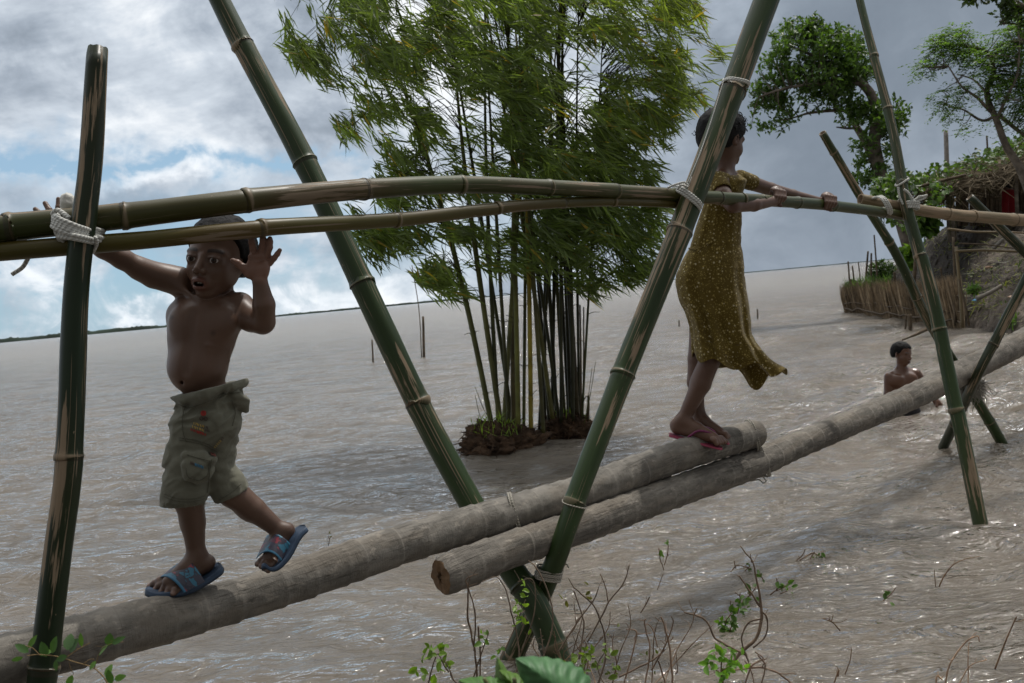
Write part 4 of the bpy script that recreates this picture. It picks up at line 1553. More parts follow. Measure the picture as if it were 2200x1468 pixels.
    for (b0, b1) in (((574, 1198, -18), (553, 1212, -14)), ((580, 1202, -12), (561, 1217, -6)), ((585, 1205, -8), (569, 1220, 0)), ((590, 1208, -4), (576, 1226, 6))):
        S.chain([J(*b0), J((b0[0] + b1[0]) / 2 - 1, (b0[1] + b1[1]) / 2 - 1, (b0[2] + b1[2]) / 2 + 2), J(*b1)], [7.6, 7.2, 6.2], 4)
    # navel, nipples
    S.ell(J(391, 822, 60), (3, 4, 12), 5, None, 'sub')
    a, b = J(395, 450, -90), J(612, 648, 130)
    lo, hi = np.minimum(a, b), np.maximum(a, b)
    V, Q = S.mesh(3.0, [(np.array([J(398, 600, 0)[0], J(450, 652, 0)[1], -30]), np.array([J(606, 600, 0)[0], J(450, 450, 0)[1], 105]))], 1.35)
    base = np.array([.118, .067, .045])
    t = skin_tint(H, V, base, lip=(1.15, .80, .82))
    for c, r in ((J(458, 716, 55), 6), (J(369, 682, 46), 5)):
        d = np.sqrt(((V[:, :2] - c[:2]) ** 2).sum(1))
        m = (np.clip(1.3 - d / r, 0, 1) * (V[:, 2] > 0))[:, None]
        t = t * (1 - .4 * m)
    # paler, pinker palm and finger pads of the raised hand
    hc = J(557, 560, 58)
    dh = np.sqrt(((V[:, 0] - hc[0]) / 55) ** 2 + ((V[:, 1] - hc[1]) / 48) ** 2)
    m = np.clip((1.15 - dh) * 3, 0, 1) * np.clip((V[:, 2] - hc[2] + 4) / 6, 0, 1)
    hx, hy, hz = H.loc(V[:, 0], V[:, 1], V[:, 2])
    t = t * (1 - m[:, None]) + np.array([.19, .10, .07]) * m[:, None]
    # darker lower legs and feet
    low = np.clip((J(0, 1080)[1] - V[:, 1]) / 60, 0, 1)[:, None]
    t = t * (1 - low * .18)
    # toe nails
    for c in ((318, 1258, 12), (331, 1266, 26), (344, 1271, 40), (357, 1274, 50), (371, 1274, 58), (552, 1210, -8), (560, 1216, 0), (568, 1219, 6), (575, 1224, 12)):
        d = np.linalg.norm(V - J(*c), axis=1)
        m = np.clip(1.4 - d / 5.0, 0, 1)[:, None]
        t = t * (1 - m) + np.array([.24, .16, .13]) * m
    body = sculpt_obj('body', F, V, Q, M_SKIN, root, t)
    V, Q = H.hair(2.2, .055, .028, 11.0)
    sculpt_obj('hair', F, V, Q, M_HAIR, root)
    H.eye_parts(F, root, gaze=H.R @ np.array([.10, -.03, 1.0]))
    T = Sculpt()
    for i, (x, w) in enumerate(((-.085, .040), (-.030, .046), (.030, .046), (.085, .040))):
        T.ell(H.pos((x, -.640, .742 - abs(x) * .35 - .02)), np.array([w, .030, .03]) * 92 * .62, 0.5, H.R)
    V, Q = T.mesh(.9)
    sculpt_obj('teeth', F, V, Q, M_TEETH, root)
    # ---------------- cargo shorts
    C = Sculpt()
    C.ell(J(452, 852, 0), (71, 42, 63), 8, rotm(-20, 0, 8))
    C.ell(J(449, 905, 2), (70, 62, 64), 14, rotm(-20, 0, 0))
    C.chain([J(424, 915, 6), J(410, 990, 18), J(396, 1078, 20)], [54, 50, 46], 14)
    C.chain([J(462, 930, -8), J(459, 1000, -8), J(504, 1074, -16)], [49, 39, 38], 6)
    # pockets with flaps, waistband, belt loops
    C.ell(J(424, 1005, 66), (30, 30, 11), 5, rotm(6, 0, -12))
    C.cap(J(398, 978, 68), J(452, 988, 58), 9, 9, 4)
    C.cap(J(395, 882, 50), J(470, 900, 56), 6, 7, 5)
    for z in (1,):
        C.chain([J(378, 850, 28), J(400, 858, 52), J(440, 846, 66), J(490, 828, 46), J(522, 820, 4)], [11, 11, 11, 11, 11], 5)
    C.chain([J(380, 858, 30), J(372, 846, 30), J(376, 838, 30)], [3, 3, 3], 2)
    C.chain([J(505, 850, 34), J(522, 868, 12), J(528, 880, 0)], [9, 9, 7], 5)

    def folds(X, Y, Z):
        q = np.stack(np.broadcast_arrays(X / 46.0, Y / 30.0, Z / 46.0), -1)
        n = fbm(q + 4, 3)
        wx = (fbm(q * .8 + 21, 2) - .5) * 90
        wy = (fbm(q * .8 + 37, 2) - .5) * 60
        q2 = np.stack(np.broadcast_arrays((X * .8 + Y * .6 + wx) / 52.0, (Y * .8 - X * .6 + wy) / 19.0, Z / 60.0), -1)
        r = np.abs(vnoise(q2 + 11) - .5) * 2
        return (n - .5) * 9.0 + np.minimum((r - .5) * 9.0, 3.5) - 1.5 + 0 * X
    lo, hi = J(330, 1110, -90), J(545, 800, 100)
    C.fn(folds, np.minimum(lo, hi), np.maximum(lo, hi), 0, 'disp')
    # waist and hem openings
    up = rotm(0, 0, 14) @ np.array([0, 1, 0])

    def plane(p, n):
        n = np.asarray(n, float)
        n = n / np.linalg.norm(n)
        return lambda X, Y, Z: (X - p[0]) * n[0] + (Y - p[1]) * n[1] + (Z - p[2]) * n[2] + 1.6 * (vnoise(np.stack(np.broadcast_arrays(X / 3.0, Y / 9.0, Z / 3.0), -1)) - .5)
    big = (np.array([-400, J(0, 870)[1], -300]), np.array([400, 400, 300]))
    C.fn(plane(J(449, 832, 0), up + np.array([0, 0, .05])), *big, 1.5, 'and')
    C.fn(plane(J(396, 1084, 20), (0.04, -1, -.06)), np.array([J(330, 0)[0], J(0, 1140)[1], -200]), np.array([J(441, 0)[0], J(0, 1000)[1], 200]), 1.5, 'and')
    C.fn(plane(J(498, 1064, -14), (.46, -.89, -.1)), np.array([J(444, 0)[0], J(0, 1140)[1], -200]), np.array([J(600, 0)[0], J(0, 1000)[1], 200]), 1.5, 'and')
    C.cap(J(400, 1050, 20), J(395, 1110, 20), 42, 43, 2, 'sub')
    C.cap(J(494, 1050, -12), J(516, 1092, -18), 33, 34, 2, 'sub')
    C.ell(J(450, 826, 4), (66, 18, 58), 2, rotm(-20, 0, 12), 'sub')
    V, Q = C.mesh(2.4)
    t = np.ones((len(V), 3))
    # stitched seams and hem line
    for py in (1072,):
        pass
    front = V[:, 2] > 10

    shorts = sculpt_obj('shorts', F, V, Q, M_SHORTS, root, t)
    VF = V[V[:, 2] > -10]

    def on(px, py, lift=.6):
        q = J(px, py, 50)
        d = (VF[:, 0] - q[0]) ** 2 + (VF[:, 1] - q[1]) ** 2
        m = np.nonzero(d < 14)[0]
        if len(m) == 0:
            m = np.array([np.argmin(d)])
        v = VF[m]
        return np.array([q[0], q[1], v[:, 2].max() + lift])

    def thread(mb, pts, r, col):
        q = catmull(np.array([(x, y, 0) for x, y in pts], float), max(6, int(4 * len(pts))))
        tube(mb, [F.world(on(x, y)) for x, y, _ in q], [r * F.s], n=max(8, len(q) * 2), sides=4, col=col)
    E = MB()
    red, yel, drk, blu = (1.2, .16, .13), (1.5, 1.05, .30), (.30, .22, .18), (.12, .55, .95)
    for (cx, cy, r, c) in ((437, 888, 5, red), (433, 899, 3.6, drk), (442, 900, 3.6, drk)):
        thread(E, [(cx + r * math.cos(a), cy + r * math.sin(a)) for a in np.linspace(0, 6.28, 7)], 1.1, c)
    for k in range(6):
        thread(E, [(434 + k * 1.6, 884), (433 + k * 1.8, 892)], .8, red)
    rg = np.random.default_rng(2)
    for row, (x0, y0, n, c) in enumerate(((417, 907, 7, yel), (414, 914, 8, yel), (411, 920, 8, red), (424, 925, 6, red), (436, 912, 4, drk), (438, 919, 4, drk))):
        for k in range(n):
            x, y = x0 + k * 3.4, y0 + k * 1.1 + row * .2
            thread(E, [(x, y), (x + rg.uniform(-1, 2), y + 2.6), (x + rg.uniform(-1, 1.5), y + 5)], .85, c)
    for k in range(9):
        x, y = 410 + k * 3.2, 990 + k * 1.2
        thread(E, [(x, y), (x + .8, y + 3), (x, y + 6)], .95, blu if k > 2 else drk)
    for k in range(7):
        thread(E, [(460 + k * 3, 960 - k * 3.4), (463 + k * 3, 963 - k * 3.4)], .9, yel if k < 5 else drk)
    for k in range(4):
        thread(E, [(452 + k * 3, 972 + k), (455 + k * 3, 977 + k)], .9, (.9, .3, .25))
    E.build('embroidery', mat_simple('coloured_thread', (.30, .30, .30), .8, .1, tint=True), shorts)
    E = MB()
    sc_ = (.55, .53, .48)
    thread(E, [(352, 1066), (375, 1074), (400, 1077), (425, 1076), (440, 1072)], .7, sc_)
    thread(E, [(352, 1060), (375, 1068), (400, 1071), (425, 1070), (440, 1066)], .7, sc_)
    thread(E, [(470, 1078), (495, 1062), (520, 1042)], .7, sc_)
    thread(E, [(382, 868), (405, 876), (440, 866), (485, 848), (520, 842)], .8, sc_)
    thread(E, [(398, 872), (392, 900), (394, 930), (402, 950)], .8, sc_)
    thread(E, [(384, 940), (410, 944), (440, 952), (470, 968)], .8, sc_)
    thread(E, [(384, 945), (410, 949), (440, 957), (468, 973)], .7, sc_)
    thread(E, [(402, 976), (430, 984), (452, 990)], .8, sc_)
    thread(E, [(400, 1004), (405, 1022), (428, 1030), (446, 1018), (450, 996)], .8, sc_)
    thread(E, [(455, 985), (450, 1020), (446, 1060)], .8, sc_)
    thread(E, [(498, 860), (506, 885), (500, 915)], .8, sc_)
    for k in range(46):
        x = 351 + 91 * k / 45
        y = 1080 + rg.uniform(-1, 2) - abs(x - 400) * .06
        z = on(x, 1074)[2]
        p0 = J(x, y - 3, 0)
        p0[2] = z - 1
        tube(E, [F.world(p0), F.world(p0 + np.array([rg.normal(0, 1), -3, 0])), F.world(p0 + np.array([rg.normal(0, 2), -rg.uniform(5, 10), 0]))], [.7 * F.s, .3 * F.s], n=5, sides=3, col=(.8, .78, .7))
    E.build('stitching', M_SHORTS, shorts)
    # ---------------- slide sandals
    def sole(name, prof, wdir, mat, thick):
        """prof: (point, half width) along the foot; closed solid"""
        mb = MB()
        pts = catmull(np.array([p for p, w in prof]), 40)
        ws = np.interp(np.linspace(0, 1, 40), np.linspace(0, 1, len(prof)), [w for p, w in prof])
        e = np.linspace(0, 1, 40)
        ws = ws * np.sqrt(np.clip(1 - (2 * e - 1) ** 14, 0, 1)) + 1.0
        tg = np.gradient(pts, axis=0)
        tg /= np.linalg.norm(tg, axis=1)[:, None]
        wd = np.asarray(wdir, float)
        wd = wd - tg * (tg @ wd)[:, None]
        wd /= np.linalg.norm(wd, axis=1)[:, None]
        nn = np.cross(wd, tg)
        nn *= np.sign(nn[:, 1:2])
        rows, cols = [], []
        for (o, hgt, c) in ((-1, .0, .8), (-1.03, .35, 1), (-1.03, .5, 1.5), (-1, .9, 1.15), (-.93, 1.12, 1.2), (-.8, 1.0, 1), (-.4, .92, 1), (.4, .92, 1), (.8, 1.0, 1), (.93, 1.12, 1.2), (1, .9, 1.15), (1.03, .5, 1.5), (1.03, .35, 1), (1, 0, .8)):
            rows.append(pts + wd * (ws * o)[:, None] + nn * (hgt * thick))
            cols.append(np.ones((40, 3)) * c)
        m = len(rows)
        V = np.stack(rows, 1).reshape(-1, 3)
        cc = np.stack(cols, 1).reshape(-1, 3)
        f = []
        for i in range(39):
            for k in range(m):
                k2 = (k + 1) % m
                f.append((i * m + k, i * m + k2, (i + 1) * m + k2, (i + 1) * m + k))
        f.append(list(range(m))[::-1])
        f.append([39 * m + k for k in range(m)])
        mb.add(F.world(V), f, None, cc)
        return mb.build(name, mat, root)

    def strap(parent, a, b):
        """band between two bezier arcs (front edge a, rear edge b)"""
        mb = MB()
        nu, nv = 16, 40
        def bez(q, t):
            q = [np.asarray(J(*x)) for x in q]
            t = t[:, None]
            c = 2 * q[1] - .5 * (q[0] + q[2])
            return q[0] * (1 - t) ** 2 + 2 * c * t * (1 - t) + q[2] * t ** 2
        tv = np.linspace(0, 1, nv)
        A, B = bez(a, tv), bez(b, tv)
        ctr = (A.mean(0) + B.mean(0)) / 2 - np.array([0, 12, 0])
        V, T = [], []
        for lay in (0, 1):
            for u in np.linspace(0, 1, nu):
                q = A * (1 - u) + B * u
                o = q - ctr
                o /= np.linalg.norm(o, axis=1)[:, None]
                V.append(q + o * (3.0 if lay == 0 else 0.2))
                T.append(np.stack([np.full(nv, u), tv * 1.6, np.full(nv, a[0][0] * .01)], 1))
        f = []
        for lay in (0, 1):
            for i in range(nu - 1):
                for j in range(nv - 1):
                    k = lay * nu * nv + i * nv + j
                    qd = (k, k + 1, k + nv + 1, k + nv)
                    f.append(qd if lay == 0 else qd[::-1])
        n0 = nu * nv
        for j in range(nv - 1):
            f.append((j, n0 + j, n0 + j + 1, j + 1))
            k = (nu - 1) * nv + j
            f.append((k + 1, n0 + k + 1, n0 + k, k))
        mb.add(F.world(np.concatenate(V)), f, np.concatenate(T))
        o = mb.build('strap', M_STRAP, parent)
        return o
    s1 = sole('sandal', [(J(318, 1274, 16), 20), (J(350, 1278, 24), 30), (J(400, 1268, 14), 30), (J(445, 1246, -2), 26), (J(482, 1222, -14), 22)], (.30, -.12, 1), M_RUBBER, 13)
    strap(s1, [(332, 1254, -14), (360, 1240, 36), (394, 1272, 56)], [(384, 1222, -34), (402, 1205, 14), (438, 1250, 40)])
    s2 = sole('sandal', [(J(562, 1226, -4), 22), (J(584, 1222, -8), 27), (J(606, 1200, -20), 26), (J(632, 1160, -38), 23), (J(660, 1136, -56), 19)], (.75, .25, .8), M_RUBBER, 10)
    strap(s2, [(552, 1200, -30), (577, 1186, 6), (602, 1204, 6)], [(574, 1152, -54), (598, 1152, -14), (622, 1172, -22)])


build_boy()
# ================================================================== girl in the flowered dress
def loft_dress(F, rings, n=160):
    """rings: (py, xl, xr, half depth, tilt px, fold amplitude, z centre)"""
    J = F.J
    th = np.linspace(0, 2 * np.pi, n, endpoint=False)
    V = []
    R = np.array(rings, float)
    m = 130
    tt = np.linspace(0, 1, len(R))
    ti = np.linspace(0, 1, m)
    p = np.vstack([2 * R[0] - R[1], R, 2 * R[-1] - R[-2]])
    dense = catmull(R, m)
    for i, (py, xl, xr, hz, tilt, amp, zc) in enumerate(dense):
        cx, rx = (xl + xr) / 2, (xr - xl) / 2
        u = i / (m - 1)
        fold = amp * (np.sin(5 * th + 1.0 + 2.2 * u) + .7 * np.sin(9 * th - 2.5 * u + .6) + .5 * np.sin(14 * th + 1.7))
        fine = 4.2 * (fbm(np.stack([np.cos(th) * 3, np.sin(th) * 3, np.full(n, py / 16.0)], -1), 4) - .5) * 2
        ct, st = np.cos(th), np.sin(th)
        e = 0.9
        x = cx + np.sign(ct) * np.abs(ct) ** e * (rx + (fold * np.clip(st + .2, 0, 1)) * .25 + fine * .4)
        z = zc + np.sign(st) * np.abs(st) ** e * (hz + fold + fine)
        y = py + tilt * ct + (amp * .9) * np.sin(7 * th + 3 * u) * (u > .86) + (amp * .35) * np.sin(4 * th)
        d = F.d0
        V.append(np.array([J(a, b, c) for a, b, c in zip(x, y, z)]))
    return np.stack(V), th


def build_girl():
    F = Frame(1545, 620, 4.2)
    J = F.J
    root = empty('person', P(1500, 948, 4.2), 'girl in yellow flowered dress and pink flip flops holding the bamboo rail', 'person')
    base = np.array([.105, .056, .037])
    H = Head(J(1553, 298, 0), 61, rotm(136, 6, -3), eyes=False)
    S = Sculpt()
    H.add(S, 6)
    S.cap(J(1556, 392, 0), J(1556, 335, -4), 23, 21, 10)
    S.ell(J(1556, 420, 0), (38, 38, 36), 12)
    S.chain([J(1556, 430, 0), J(1540, 540, 0), J(1528, 640, 0)], [34, 32, 40], 12)
    S.cap(J(1528, 640, 0), J(1532, 700, 14), 36, 30, 10)
    S.cap(J(1528, 640, 0), J(1510, 700, -22), 34, 26, 10)
    S.cap(J(1545, 392, 34), J(1572, 388, -34), 22, 22, 14)
    # near arm, bent, forearm behind the rail
    S.chain([J(1543, 398, 42), J(1553, 420, 66), J(1575, 441, 84)], [21, 18, 15], 10)
    S.chain([J(1575, 441, 84), J(1620, 440, 46), J(1664, 432, -2)], [15.5, 14, 10.5], 6)

    def grip(wx, wy, wz, kx, ky, dz, n=4, seed=0):
        """hand over the rail: wrist, knuckle line above the rail, fingers curling down the near side"""
        S.cap(J(wx, wy, wz), J(kx - 2, ky, dz + 2), 9.5, 9.5, 5)
        S.ell(J((wx + kx) / 2 + 4, (wy + ky) / 2 - 4, dz), (15, 9, 11), 5, rotm(0, 0, 14))
        for i in range(n):
            x0 = kx + 6.2 * i - 6
            zz = dz - 3.0 * i
            S.chain([J(x0 - 2, ky - 1 + i * 1.1, zz + 4), J(x0 + 4, ky + 1 + i * 1.2, zz + 16), J(x0 + 5, ky + 14 + i * .8, zz + 23), J(x0 + 2, ky + 27 - i * 1.5, zz + 21)], [5.4, 5.2, 4.7, 4.0], 2.5)
        S.chain([J(wx + 2, wy + 6, wz + 4), J(wx + 9, wy + 14, wz + 6), J(wx + 17, wy + 18, wz + 10)], [5.5, 5, 4.2], 3)
    # rail depth at the hands: about 4.24 m and 4.53 m
    grip(1660, 424, -14, 1668, 409, -16)
    # far arm, straight along the rail
    S.chain([J(1592, 386, -36), J(1655, 407, -92), J(1702, 420, -126), J(1768, 434, -166)], [17, 14.5, 13, 8.5], 8)
    grip(1768, 434, -166, 1777, 421, -166)
    # legs
    S.chain([J(1532, 700, 14), J(1524, 776, 16), J(1506, 825, 12), J(1466, 905, 4)], [30, 22, 21, 13], 10)
    S.ell(J(1506, 812, 4), (18, 36, 18), 12, rotm(0, 0, -22))
    S.chain([J(1508, 700, -24), J(1498, 770, -26), J(1494, 820, -28), J(1502, 890, -30)], [26, 20, 18, 12], 10)
    # feet, toes hanging over the near side of the trunk
    S.ell(J(1456, 914, 4), (17, 17, 15), 8)
    S.chain([J(1466, 904, 6), J(1496, 922, 20), J(1532, 940, 40)], [16, 15, 11], 8)
    S.cap(J(1455, 922, 6), J(1535, 944, 40), 11, 9, 6)
    for i, (a, b) in enumerate(((1540, 1560), (1538, 1556), (1536, 1550), (1533, 1545), (1530, 1539))):
        S.chain([J(a, 940 + i * .8, 32 + i * 6), J((a + b) / 2, 941 + i * 1.2, 34 + i * 6.4), J(b, 949 + i * 1.4, 36 + i * 6.6)], [5.5, 5.2, 4.6], 3)
    S.chain([J(1501, 890, -30), J(1512, 908, -22), J(1545, 928, 0)], [14, 15, 11], 8)
    S.cap(J(1498, 906, -30), J(1548, 932, 0), 12, 9, 6)
    for i in range(4):
        S.chain([J(1548, 928 + i * .8, -8 + i * 6), J(1558, 930 + i, -6 + i * 6), J(1566 - i * 2, 938 + i, -4 + i * 6)], [5.4, 5, 4.4], 3)
    f1 = (np.array([J(1650, 400)[0], J(0, 460)[1], -220]), np.array([J(1810, 400)[0], J(0, 400)[1], 60]))
    V, Q = S.mesh(2.6, [f1], 1.5)
    t = skin_tint(H, V, base, brow=False)
    for px, z in ((1685, 8), (1792, -145)):
        pass
    low = np.clip((J(0, 905)[1] - V[:, 1]) / 40, 0, 1)[:, None]
    t = t * (1 + low * .25)
    sculpt_obj('body', F, V, Q, M_SKIN, root, t)
    V, Q = H.hair(1.7, .09, .022, 8.0, ([-1.2, -.6, -.2, .1, .3, .5, .9], [-.50, -.50, -.42, -.15, .10, .30, .52]))
    hair = sculpt_obj('hair', F, V, Q, M_HAIR, root)
    # small gathered knot and loose curls
    mb = MB()
    rg = np.random.default_rng(8)
    for i in range(26):
        a = rg.uniform(0, 6.28)
        b = rg.uniform(-.3, 1.25)
        dirn = np.array([math.cos(a) * math.cos(b), math.sin(b), math.sin(a) * math.cos(b) * .9 - .25])
        dirn /= np.linalg.norm(dirn)
        if dirn[2] > .55:
            continue
        p0 = H.pos(dirn * np.array([.80, .88, .92]) + np.array([0, .20, -.12]))
        c = []
        e1 = np.cross(dirn, [0, 0, 1.0])
        e1 /= np.linalg.norm(e1) + 1e-6
        e1 = H.R @ e1
        e2 = np.cross(H.R @ dirn, e1)
        ln = rg.uniform(3, 11)
        for k in range(9):
            u = k / 8
            c.append(p0 + (H.R @ dirn) * ln * u + (e1 * math.sin(u * 7 + a) + e2 * math.cos(u * 7 + a)) * (2.2 + 2.0 * u) + np.array([0, -3 * u * u, 0]))
        tube(mb, [F.world(q) for q in c], [.0022, .0016, .0008], n=14, sides=4)
    for k, (px, py) in enumerate(((1600, 262), (1598, 250), (1602, 272), (1592, 243), (1596, 285))):
        c = [J(px - 10, py, 10 - 4 * k)]
        for u in np.linspace(0, 1, 10):
            c.append(J(px - 6 + 9 * u + 4 * math.sin(u * 9 + k), py + 8 * u + 5 * math.cos(u * 9), 10 - 4 * k))
        tube(mb, [F.world(q) for q in c], [.0026, .0020, .0010], n=24, sides=5)
    mb.build('curls', M_HAIR, hair)
    # ear ring skipped: not visible. dress
    rings = [
        (376, 1535, 1588, 26, 2, 0, 0), (384, 1527, 1604, 44, 3, 0, 0), (400, 1521, 1599, 47, 2, .4, 0), (430, 1515, 1594, 42, 0, .9, 0),
        (480, 1499, 1592, 42, 0, 1.4, 0), (522, 1485, 1592, 46, -2, 1.0, 0), (530, 1482, 1592, 46, -3, 1.0, 0), (562, 1465, 1597, 56, 0, 1.4, 0), (600, 1452, 1600, 60, 0, 3.0, 0), (640, 1458, 1606, 61, 0, 4.2, 0),
        (680, 1474, 1612, 60, 4, 6.0, 0), (712, 1483, 1616, 60, 8, 7.5, -2), (742, 1485, 1636, 64, 12, 7, -4), (766, 1486, 1654, 67, 16, 8.5, -6), (786, 1487, 1678, 70, 18, 10, -8)]
    V, th = loft_dress(F, rings)
    m, n, _ = V.shape
    # wind lifts the hem at the right; lobes of the far hem hang lower behind
    u = np.linspace(0, 1, m)[:, None]
    lobe = np.clip((u - .82) / .18, 0, 1) ** 1.5
    far = np.clip(-np.sin(th)[None], 0, 1)
    V[..., 1] -= lobe * far * (26 + 10 * np.sin(5 * th + .5)[None]) * (np.cos(th)[None] > -.75) * np.clip(1 - np.abs(np.cos(th)[None] - .25) / .8, 0, 1) * 1.35
    tip = np.clip((np.cos(th)[None] - .75) / .25, 0, 1)
    V[..., 0] += lobe * tip * 14
    V[..., 1] += lobe * tip * 6
    mb = MB()
    idx = np.arange(m * n).reshape(m, n)
    f = np.stack([idx[:-1], np.roll(idx, -1, 1)[:-1], np.roll(idx, -1, 1)[1:], idx[1:]], -1).reshape(-1, 4)
    cc = np.ones((m, n, 3))
    cc[-3:] *= 1.15
    mb.add(F.world(V.reshape(-1, 3)), f[:, ::-1].tolist(), None, cc.reshape(-1, 3))
    dress = mb.build('dress', M_DRESS, root)
    so = dress.modifiers.new('thickness', 'SOLIDIFY')
    so.thickness = .003
    so.offset = 0
    # cap sleeves with piping
    D = Sculpt()
    D.chain([J(1541, 392, 38), J(1549, 408, 58)], [22.5, 21.5], 6)
    D.ell(J(1548, 384, 24), (24, 13, 25), 10)
    D.cap(J(1549, 408, 58), J(1556, 424, 74), 19, 19, 2, 'sub')
    D.ell(J(1572, 383, -16), (22, 9, 24), 10)
    D.chain([J(1590, 384, -34), J(1616, 393, -54)], [19, 18], 8)
    D.cap(J(1617, 394, -55), J(1630, 398, -66), 15.8, 15.5, 2, 'sub')
    D.cap(J(1556, 378, 0), J(1556, 350, -4), 25, 23, 3, 'sub')
    V, Q = D.mesh(1.7)
    sculpt_obj('sleeve', F, V, Q, M_DRESS, dress)
    mb = MB()
    tube(mb, [F.world(J(*q)) for q in ((1480, 534, 20), (1496, 536, 44), (1514, 529, 49), (1530, 519, 48))], .0035, n=20, sides=6)
    mb.build('waist_tie', M_DRESS, dress)
    # flip flops
    def flip(off, pts, zw, ystr):
        mb = MB()
        k = 24
        c = catmull(np.array([J(*p) for p in pts]), k)
        ws = np.interp(np.linspace(0, 1, k), [0, .06, .3, .75, .95, 1], [zw * .55, zw * .8, zw * .82, zw * 1.05, zw * .75, zw * .35])
        V, C = [], []
        for (o, h, cl) in ((-1, 0, .9), (-1, 3.2, 2.2), (-1, 4.4, 1), (1, 4.4, 1), (1, 3.2, 2.2), (1, 0, .9)):
            V.append(c + np.array([0, h, 0]) + np.array([0.05, -.10, 1]) * (ws * o)[:, None])
            C.append(np.ones((k, 3)) * cl)
        V = np.stack(V, 1).reshape(-1, 3)
        ff = []
        for i in range(k - 1):
            for q in range(6):
                q2 = (q + 1) % 6
                ff.append((i * 6 + q, i * 6 + q2, (i + 1) * 6 + q2, (i + 1) * 6 + q))
        ff += [tuple(range(6))[::-1], tuple((k - 1) * 6 + q for q in range(6))]
        mb.add(F.world(V), ff, None, np.stack(C, 1).reshape(-1, 3))
        s_ = mb.build('flip_flop', M_PINK, root, smooth=False)
        mb = MB()
        for q in ystr:
            tube(mb, [F.world(J(*p)) for p in q], [.0055, .005, .0045], n=16, sides=6, col=(.8, .8, 1.3))
        mb.build('thong_strap', M_PINK, s_)
    flip(0, [(1437, 936, 4), (1470, 944, 16), (1510, 954, 32), (1552, 966, 46)], 17,
         [((1478, 940, 32), (1502, 926, 40), (1535, 934, 44), (1546, 946, 42)), ((1488, 932, 0), (1508, 918, 14), (1532, 926, 30), (1546, 946, 42))])
    flip(0, [(1492, 926, -30), (1515, 934, -20), (1545, 944, -8), (1567, 955, 0)], 16,
         [((1512, 928, -6), (1524, 914, -6), (1548, 924, 0), (1557, 937, 2)), ((1516, 922, -36), (1526, 908, -24), (1546, 918, -10), (1557, 937, 2))])


build_girl()


# ================================================================== boy in the water
def build_swimmer():
    F = Frame(1942, 830, 8.45)
    J = F.J
    root = empty('person', W(1945, 890), 'wet shirtless boy standing waist deep in the river looking right', 'person')
    S = Sculpt()
    H = Head(J(1938, 760, 2), 25, rotm(62, 4, -4), eyes=False)
    H.add(S, 3)
    S.cap(J(1936, 800, 0), J(1936, 778, 0), 10, 9.5, 4)
    S.ell(J(1938, 818, 0), (33, 22, 18), 5, rotm(12))
    S.ell(J(1942, 845, 0), (26, 28, 17), 10, rotm(12))
    S.ell(J(1948, 878, 0), (25, 26, 17), 9)
    S.ell(J(1926, 818, 12), (16, 12, 7), 6)
    S.ell(J(1955, 814, 10), (15, 12, 7), 6)
    S.cap(J(1936, 798, -4), J(1912, 808, -3), 9, 9, 10)
    S.cap(J(1936, 798, -4), J(1965, 800, -4), 9, 9, 10)
    S.chain([J(1910, 810, 0), J(1908, 846, -2), J(1916, 876, 16)], [10.5, 8.5, 7], 4)
    S.chain([J(1968, 803, 0), J(1990, 830, -6), J(2006, 856, 6)], [10.5, 8.5, 6.5], 4)
    S.cap(J(2006, 856, 6), J(2014, 866, 9), 6.5, 7.5, 3)
    for i in range(4):
        S.chain([J(2013 + 2 * i, 866 + i, 12 - 4 * i), J(2022, 869 + i, 12 - 4 * i), J(2021 - i, 877, 14 - 4 * i)], [3.4, 3.2, 2.7], 1.2)
    S.chain([J(2012, 864, 13), J(2012, 873, 16), J(2015, 879, 17)], [3, 2.8, 2.4], 1.2)
    V, Q = S.mesh(1.15)
    t = skin_tint(H, V, np.array([.115, .052, .029]), brow=True)
    sculpt_obj('body', F, V, Q, M_SKIN_WET, root, t)
    V, Q = H.hair(.8, .06, .03, 8.0)
    sculpt_obj('hair', F, V, Q, M_HAIR, root)
    C = Sculpt()
    C.ell(J(1950, 888, 0), (28, 22, 21), 3)
    V, Q = C.mesh(1.4)
    sculpt_obj('shorts', F, V, Q, M_DARKCLOTH, root)


build_swimmer()


